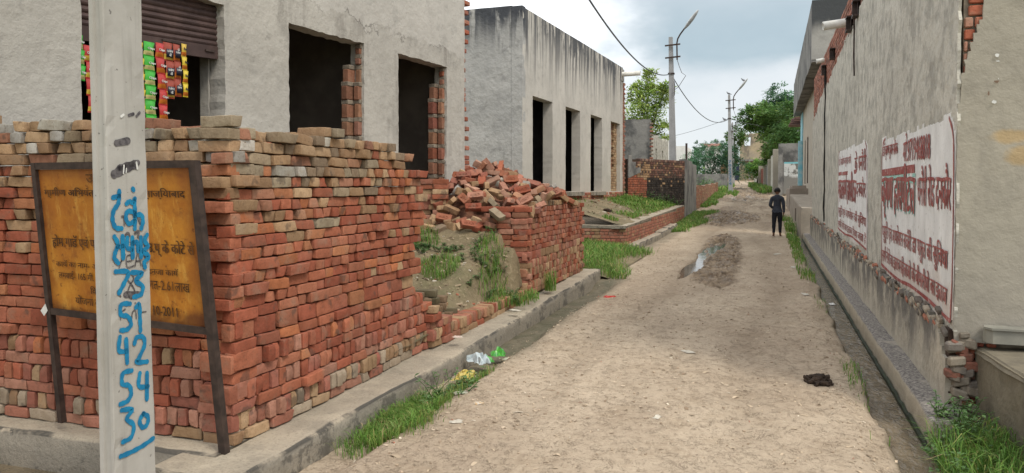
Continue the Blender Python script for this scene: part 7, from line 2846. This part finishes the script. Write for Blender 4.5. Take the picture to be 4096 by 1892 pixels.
tree('broadleaf_tree', 'rounded green tree crown left of the big dark tree, behind the farthest street lamp', None, -3.4, 82, 2.2,
     [(-3.0, 82, 7.0, 0.9, 1.1, 0.9), (-3.6, 82, 5.7, 0.8, 1.0, 1.0), (-3.5, 82, 4.7, 0.6, 0.8, 0.7)], 2.0, MAT['tree_dark'], 3000, 0.32, 0.13, 0.15, 0.3, 0.45, seed=19)
tree('leafy_bush', 'drooping grey green bush hanging over the walls on the right', None, 1.6, 53, 1.8,
     [(1.7, 53, 4.6, 1.0, 0.9, 0.9), (1.2, 53.5, 5.3, 1.0, 0.9, 0.8), (2.1, 52.5, 5.5, 0.9, 0.9, 0.9), (0.6, 54, 4.8, 0.7, 0.8, 0.8)],
     1.6, MAT['tree_dark'], 5200, 0.26, 0.07, 0.1, 0.8, 0.5, seed=10)
tree('leafy_bush', 'light green bush low beneath the big dark tree at the bend', None, -0.7, 72, 2.0,
     [(-0.7, 72, 3.5, 0.9, 0.9, 0.7), (0.1, 72, 3.7, 0.9, 0.9, 0.8), (-1.3, 72.5, 3.3, 0.6, 0.6, 0.6)],
     0.8, MAT['grass'], 3400, 0.22, 0.10, 0.07, 0.2, 0.5, seed=11)
tree('feathery_bush', 'wide feathery blue green bush left of the second street lamp', None, -4.4, 66, 1.9,
     [(-4.8, 66, 3.9, 1.5, 1.4, 1.1), (-3.4, 66, 4.1, 1.2, 1.2, 1.1), (-5.9, 66, 3.4, 1.0, 1.1, 0.8), (-4.2, 66, 4.8, 1.3, 1.2, 0.8), (-2.7, 66.5, 3.6, 0.9, 1.0, 0.9)],
     1.0, MAT['tree_blue'], 10500, 0.20, 0.07, 0.08, 0.35, 0.5, seed=12, spray=True)
tree('small_tree', 'thin hazy small tree behind the post and left of the feathery bush', None, -7.0, 84, 2.2,
     [(-7.0, 84, 5.0, 0.8, 0.8, 0.9), (-6.9, 84, 6.0, 0.5, 0.5, 0.7), (-7.8, 84, 4.3, 0.9, 0.9, 0.6), (-8.9, 84, 3.9, 0.9, 0.9, 0.5)], 2.0, MAT['tree_blue'], 2600, 0.28, 0.10, 0.07, 0.2, 0.5, seed=13)
mb = MB()
for i in range(40):
    x, y = rnd.gauss(-4.6, 0.5), rnd.uniform(56.2, 60)
    weed(mb, x, y, 1.45, rnd.uniform(0.5, 1.25), 4, 0.20)
tag(mb.build('pale_shrub', MAT['weed'], tint=True), 'pale grey green shrub before the dark low field wall', 'shrub')
mb = MB()
for i in range(30):
    x, y = rnd.gauss(-8.6, 0.5), rnd.uniform(66, 69)
    weed(mb, x, y, 2.0, rnd.uniform(0.7, 1.7), 4, 0.25)
tag(mb.build('pale_shrub', MAT['weed'], tint=True), 'pale shrub just left of the first street lamp, before the white houses', 'shrub')
# far wood on the horizon: one mass
mb = MB()
for i in range(5200):
    a_ = rnd.uniform(R(-60), R(45))
    D_ = rnd.uniform(150, 230)
    h = 3.0 + 3.5 * float(vnoise(a_ * 14, 0, 77)) + 2.0 * float(vnoise(a_ * 60, 0, 78))
    x, y = D_ * math.sin(a_), D_ * math.cos(a_)
    leaf(mb, (x, y, 3.0 + h * rnd.random() ** 0.8), (rnd.gauss(0, 1), rnd.gauss(0, 1), rnd.gauss(0, 0.6)), (0, 0, 1), 1.6, 1.1, (rnd.uniform(0.7, 1.2),) * 3)
tag(mb.build('distant_wood', MAT['tree_dark'], tint=True), kind='stuff')


# ------------------------------------------------------------------ the boy walking away
def skin_mesh(verts, edges, radii, root, levels=2):
    me = bpy.data.meshes.new('body')
    me.from_pydata([tuple(v) for v in verts], edges, [])
    ob = bpy.data.objects.new('body', me)
    COL.objects.link(ob)
    md = ob.modifiers.new('skin', 'SKIN')
    md.use_smooth_shade = True
    for i, r_ in enumerate(radii):
        sv = me.skin_vertices[0].data[i]
        sv.radius = r_ if isinstance(r_, tuple) else (r_, r_)
        sv.use_root = (i == root)
    sb = ob.modifiers.new('sub', 'SUBSURF')
    sb.levels = levels
    sb.render_levels = levels
    dg = bpy.context.evaluated_depsgraph_get()
    dg.update()
    new = bpy.data.meshes.new_from_object(ob.evaluated_get(dg))
    bpy.data.objects.remove(ob)
    bpy.data.meshes.remove(me)
    return new


PX, PY = 0.30, 24.3
PZ = float(lane_z(PX, PY)) + 0.012
V, E_, RD = [], [], []


def pv(p, r_, link=None):
    V.append(p)
    RD.append(r_)
    if link is not None:
        E_.append((link, len(V) - 1))
    return len(V) - 1


# x to his right (image right), y the way he faces (away), z up; a boy about 1.48 m tall
pel = pv((0, 0, 0.76), (0.115, 0.085))
wst = pv((0, 0.0, 0.90), (0.105, 0.075), pel)
chs = pv((0, -0.005, 1.06), (0.125, 0.085), wst)
up_ = pv((0, -0.015, 1.165), (0.095, 0.07), chs)
nk = pv((0, -0.012, 1.235), 0.045, up_)
nk2 = pv((0, 0.0, 1.275), 0.043, nk)
hd = pv((0, 0.012, 1.345), (0.074, 0.082), nk2)
hd2 = pv((0, 0.004, 1.405), (0.072, 0.082), hd)
pv((0, 0.0, 1.45), (0.045, 0.05), hd2)
nose = pv((0, 0.10, 1.335), 0.011, hd)
for s_ in (-1, 1):
    pv((s_ * 0.083, 0.0, 1.34), (0.010, 0.018), hd)
    sh_i = pv((s_ * 0.145, -0.01, 1.145), 0.050, up_)
    if s_ == 1:
        el = pv((0.185, -0.03, 0.92), 0.037, sh_i)
        wr = pv((0.185, 0.005, 0.715), 0.025, el)
        palm = pv((0.183, 0.015, 0.655), (0.016, 0.030), wr)
        H0 = (0.183, 0.018, 0.630)
    else:
        el = pv((-0.20, -0.03, 0.93), 0.037, sh_i)
        wr = pv((-0.135, 0.13, 0.85), 0.025, el)
        palm = pv((-0.09, 0.165, 0.845), (0.016, 0.030), wr)
        H0 = (-0.07, 0.175, 0.84)
    dirv = Vector(H0) - Vector(V[wr])
    dirv.normalize()
    sidev = Vector((0, 1, 0)) if s_ == 1 else Vector((0, 0, 1))
    for k, (o_, L_) in enumerate(((-0.024, 0.060), (-0.008, 0.070), (0.008, 0.066), (0.022, 0.050))):
        a_ = Vector(V[palm]) + dirv * 0.022 + sidev * o_
        f1 = pv(tuple(a_), 0.0085, palm)
        f2 = pv(tuple(a_ + dirv * L_ * 0.55 + Vector((-0.006 * s_, 0, 0))), 0.0078, f1)
        pv(tuple(a_ + dirv * L_ * 0.9 + Vector((-0.020 * s_, 0.004, 0))), 0.0065, f2)
    t1 = pv(tuple(Vector(V[palm]) + sidev * 0.034 - dirv * 0.005), 0.009, palm)
    pv(tuple(Vector(V[palm]) + sidev * 0.050 + dirv * 0.028), 0.0075, t1)
    hip = pv((s_ * 0.072, 0.0, 0.69), (0.080, 0.085), pel)
    yk = 0.03 if s_ == 1 else -0.02
    kn = pv((s_ * 0.085, yk, 0.41), 0.052, hip)
    cf = pv((s_ * 0.087, yk - 0.03, 0.28), 0.047, kn)
    an = pv((s_ * 0.090, yk - 0.045, 0.085), 0.030, cf)
    he = pv((s_ * 0.090, yk - 0.062, 0.030), 0.026, an)
    ba = pv((s_ * 0.100, yk + 0.07, 0.020), (0.034, 0.018), an)
    pv((s_ * 0.104, yk + 0.125, 0.014), (0.028, 0.012), ba)
bme = skin_mesh(V, E_, RD, 0)
MAT['skin'] = simple('brown_skin', (0.17, 0.085, 0.05), (0.13, 0.065, 0.04), 8, 0.6, 0.1)
MAT['shirt'] = simple('navy_black_shirt', (0.050, 0.056, 0.072), (0.032, 0.037, 0.05), 8, 0.9, 0.5, 16, 0.02)
MAT['trousers'] = simple('black_trousers', (0.018, 0.019, 0.025), (0.011, 0.012, 0.016), 8, 0.9, 0.5, 16, 0.02)
MAT['hair'] = simple('black_hair', (0.010, 0.009, 0.009), (0.02, 0.018, 0.017), 60, 0.6, 0.8, 90, 0.01)
person = bpy.data.objects.new('person', bme)
COL.objects.link(person)
person.location = (PX, PY, PZ)
person.rotation_euler = (0, 0, R(-3))
bme.materials.clear()
bme.materials.append(MAT['skin'])
tag(person, 'barefoot boy in a dark shirt and black trousers walking away down the lane', 'person')


def cloth(name, mat, sel, infl, extra=None):
    bm = bmesh.new()
    bm.from_mesh(bme)
    bm.normal_update()
    kill = [f for f in bm.faces if not sel(f.calc_center_median())]
    bmesh.ops.delete(bm, geom=kill, context='FACES')
    for v in bm.verts:
        n_ = v.normal
        v.co = v.co + n_ * infl
        if extra:
            extra(v)
    me = bpy.data.meshes.new(name)
    bm.to_mesh(me)
    bm.free()
    me.materials.clear()
    me.materials.append(mat)
    me.polygons.foreach_set('use_smooth', [True] * len(me.polygons))
    o = bpy.data.objects.new(name, me)
    COL.objects.link(o)
    o.parent = person
    return o


def is_hand(c):
    return (c.x > 0.13 and c.z < 0.72) or (c.x < -0.03 and c.y > 0.115 and c.z < 0.95)


def sh_extra(v):
    if v.co.z < 0.80 and abs(v.co.x) < 0.16:
        v.co.x *= 1.08
        v.co.y *= 1.15
    v.co += mnoise.noise_vector(v.co * 14) * 0.006


cloth('shirt', MAT['shirt'], lambda c: 0.72 < c.z < 1.235 and not is_hand(c) and not (c.z < 0.80 and abs(c.x) > 0.16 and c.z < 0.72), 0.012, sh_extra)
cloth('trousers', MAT['trousers'], lambda c: 0.115 < c.z < 0.80 and not (abs(c.x) > 0.15) and not is_hand(c) or (0.115 < c.z < 0.74 and abs(c.x) <= 0.15), 0.009, lambda v: setattr(v, 'co', v.co + mnoise.noise_vector(v.co * 12) * 0.006))
cloth('hair', MAT['hair'], lambda c: c.z > 1.335 and (c.y < 0.05 or c.z > 1.43) and abs(c.x) < 0.078, 0.013, lambda v: setattr(v, 'co', v.co + mnoise.noise_vector(v.co * 40) * 0.006))
cloth('collar', simple('pale_collar', (0.35, 0.33, 0.31)), lambda c: 1.218 < c.z < 1.245 and abs(c.x) < 0.08, 0.010)

# ------------------------------------------------------------------ birds
def bird(label, p, yaw_, s=1.0):
    t = thing('bird', label, 'bird', p, None)
    p = Vector(p)
    f = Vector((math.cos(yaw_), math.sin(yaw_), 0))
    mb = MB()
    z = Vector((0, 0, 1))
    pts = [(-0.20, 0.02, 0.010), (-0.12, 0.05, 0.022), (-0.06, 0.075, 0.050), (0.02, 0.10, 0.060), (0.08, 0.13, 0.048), (0.10, 0.165, 0.030), (0.115, 0.195, 0.032), (0.14, 0.205, 0.022), (0.165, 0.20, 0.006)]
    mb.tube([p + f * (a_ * s) + z * (b_ * s) for a_, b_, _ in pts], [r_ * s for _, _, r_ in pts], 8)
    mb.build('body', MAT['bird'], t, smooth=True)
    for q in (-1, 1):
        mb = MB()
        sd_ = Vector((-f.y, f.x, 0)) * (0.02 * q * s)
        mb.tube([p + sd_ + z * 0.06 * s, p + sd_ - z * 0.005], 0.006 * s, 4)
        mb.build('leg', MAT['bird_leg'], t)


MAT['bird'] = simple('grey_pigeon_feathers', (0.22, 0.23, 0.25), (0.15, 0.155, 0.17), 20, 0.8, 0)
MAT['bird_leg'] = simple('pink_bird_leg', (0.35, 0.15, 0.13))
bird('grey bird perched on top of the second street lamp pole', (-2.27 - 0.022 * 6.45 - 0.02, 53.0, 1.45 + 6.45), 2.9)
bird('grey bird standing on the lamp head of the second street lamp', (-2.27 - 0.022 * 6.7 + 0.92, 52.68, 1.45 + 6.45 + 0.80), 3.3)
_w = Vector(w1).lerp(Vector(w2), 0.885)
_w.z -= 4 * 0.95 * 0.885 * 0.115 - 0.02
bird('grey bird sitting on the cable just left of the second street lamp', tuple(_w), 2.7)

# ------------------------------------------------------------------ litter
def crumple(name, label, cat, x, y, z, sx, sy, h, mats, seed, n=9, sharp=0.5, yaw_=0.0, split=0.0):
    g = random.Random(seed)
    mb = MB()
    vs = []
    for i in range(n):
        for k in range(n):
            a_, b_ = i / (n - 1) - 0.5, k / (n - 1) - 0.5
            e = 1 - (2 * max(abs(a_), abs(b_))) ** 3
            hh = h * (0.15 + 0.85 * e) * (0.35 + 0.65 * g.random())
            px = a_ * sx * (1 + g.uniform(-.18, .18)) + g.gauss(0, sx * 0.03)
            py = b_ * sy * (1 + g.uniform(-.18, .18)) + g.gauss(0, sy * 0.03)
            c_, s_ = math.cos(yaw_), math.sin(yaw_)
            vs.append((x + px * c_ - py * s_, y + px * s_ + py * c_, z + 0.003 + hh))
    fs, ms = [], []
    for i in range(n - 1):
        for k in range(n - 1):
            fs.append((i * n + k, (i + 1) * n + k, (i + 1) * n + k + 1, i * n + k + 1))
    mb.add(vs, fs)
    if len(mats) > 1:
        for q in range(len(fs)):
            i = q // (n - 1)
            mb.m[q] = int(min(len(mats) - 1, (i + g.uniform(-0.6, 0.6)) / (n - 1) * len(mats))) if i else 0
            mb.m[q] = max(0, mb.m[q])
    return tag(mb.build(name, mats), label, cat)


pl_w = simple('clear_printed_plastic', (0.55, 0.62, 0.62), (0.40, 0.47, 0.50), 30, 0.25, 0.4, 50, 0.01, 0, None, 0.5)
pl_g = simple('bright_green_plastic', (0.10, 0.42, 0.05), (0.05, 0.26, 0.06), 30, 0.3, 0.3, 50, 0.01, 0, None, 0.5)
pl_y = simple('yellow_film', (0.58, 0.46, 0.10), (0.44, 0.34, 0.09), 16, 0.3, 0.4, 50, 0.01, 0, None, 0.5)
pap = simple('dirty_paper', (0.58, 0.54, 0.45), (0.46, 0.42, 0.35), 20, 0.9, 0.1)
crumple('plastic_packet', 'crumpled clear and green plastic packet lying against the kerb', 'litter', -2.56, 6.78, 0.06, 0.17, 0.26, 0.10, [pl_w, pl_w, pl_g], 3, 9, 0.5, 0.9)
crumple('plastic_packet', 'green crumpled wrapper just beyond the clear packet at the kerb', 'litter', -2.50, 7.12, 0.06, 0.14, 0.20, 0.09, [pl_g], 4, 8, 0.5, 0.4)
crumple('plastic_bag', 'flattened yellow plastic film at the edge of the lane by the kerb', 'litter', -2.48, 6.20, 0.06, 0.15, 0.30, 0.06, [pl_y], 5, 9, 0.5, 0.1)
crumple('red_packet', 'bright red torn packet lying on the dirt lane', 'litter', -2.14, 11.0, 0.11, 0.22, 0.16, 0.05, [simple('red_film', (0.50, 0.03, 0.02), (0.4, 0.02, 0.015), 9, 0.4, 0.2), simple('red_film_dark', (0.50, 0.03, 0.02))], 6, 6, 0.5, 0.2)
for i, (x, y, sx, sy, lab) in enumerate(((-0.72, 7.64, .13, .09, 'dirty white paper square lying alone in the middle of the near lane'), (0.24, 18.7, .30, .10, 'long pale paper strip on the lane in front of the boy'),
        (-2.05, 4.95, .09, .06, 'small pale paper scrap beside the grass at the kerb'), (-0.72, 5.44, .08, .045, 'narrow white paper scrap nearest the camera on the lane'),
        (-2.42, 7.16, .09, .08, 'pale paper scrap on the lane edge beside the green wrapper'), (-2.30, 5.65, .13, .08, 'greenish printed paper scrap at the end of the grass'), (-2.86, 6.95, .10, .07, 'pinkish paper scrap lying on top of the kerb'),
        (-2.80, 8.6, .14, .07, 'white paper scrap on the kerb below the low brick courses'), (-2.05, 5.4, .08, .05, 'orange paper scrap on the dirt beyond the grass'), (0.55, 12.1, .22, .08, 'pale strip of cloth on the right side of the lane'), (0.50, 16.0, .25, .09, 'second pale strip of cloth, the farther one on the right side of the lane'))):
    zz = float(lane_z(x, y)) if x > -2.7 else 0.175 + S0 * y
    m_ = pap if 'pink' not in lab and 'orange' not in lab and 'green' not in lab else simple('printed_paper', (0.50, 0.36, 0.30) if 'pink' in lab else ((0.55, 0.33, 0.12) if 'orange' in lab else (0.40, 0.44, 0.32)), (0.55, 0.5, 0.42), 40, 0.8, 0.1)
    crumple('paper_scrap', lab, 'litter', x, y, zz, sx, sy, 0.018, [m_], 20 + i, 5, 0.5, rnd.uniform(0, 3))
crumple('foam_scrap', 'white froth scrap floating in the open drain', 'litter', 0.92, 12.1, 0.01, 0.07, 0.16, 0.03, [MAT['white_print']], 66, 6)
mb = MB()
dg_ = simple('dark_dung', (0.055, 0.036, 0.024), (0.03, 0.02, 0.014), 18, 0.9, 0.8, 40, 0.02)
for i in range(46):
    q = rnd.random() ** 0.7
    a_ = rnd.uniform(0, 6.28)
    x, y = 0.43 + 0.12 * q * math.cos(a_), 6.9 + 0.19 * q * math.sin(a_)
    r_ = rnd.uniform(0.014, 0.036) * (1.2 - 0.6 * q)
    mb.obox((x, y, float(lane_z(x, y)) + r_ * 0.5 + 0.025 * (1 - q)), Vector((1, rnd.gauss(0, 1), rnd.gauss(0, .4))).normalized(), Vector((rnd.gauss(0, .3), 1, 0)).normalized(), (0, 0, 1), r_ * 1.2, r_, r_ * 0.6, 0, (1, 1, 1), r_ * 0.35)
tag(mb.build('dung_pat', dg_), 'dark crumbled dung pat on the dirt near the open drain', 'dung')
mb = MB()
for i in range(16):
    x, y = -4.15 + rnd.uniform(-.07, .07), 21.0 + rnd.uniform(-.09, .09)
    mb.obox((x, y, float(terrace_z(x, y)) + 0.04), Vector((1, rnd.gauss(0, 1), 0)).normalized(), Vector((0, 1, 0)), (0, 0, 1), 0.05, 0.04, 0.03, 0, (1, 1, 1), 0.015)
tag(mb.build('dung_pat', dg_), 'dark dung pat on the bare part of the terrace', 'dung')
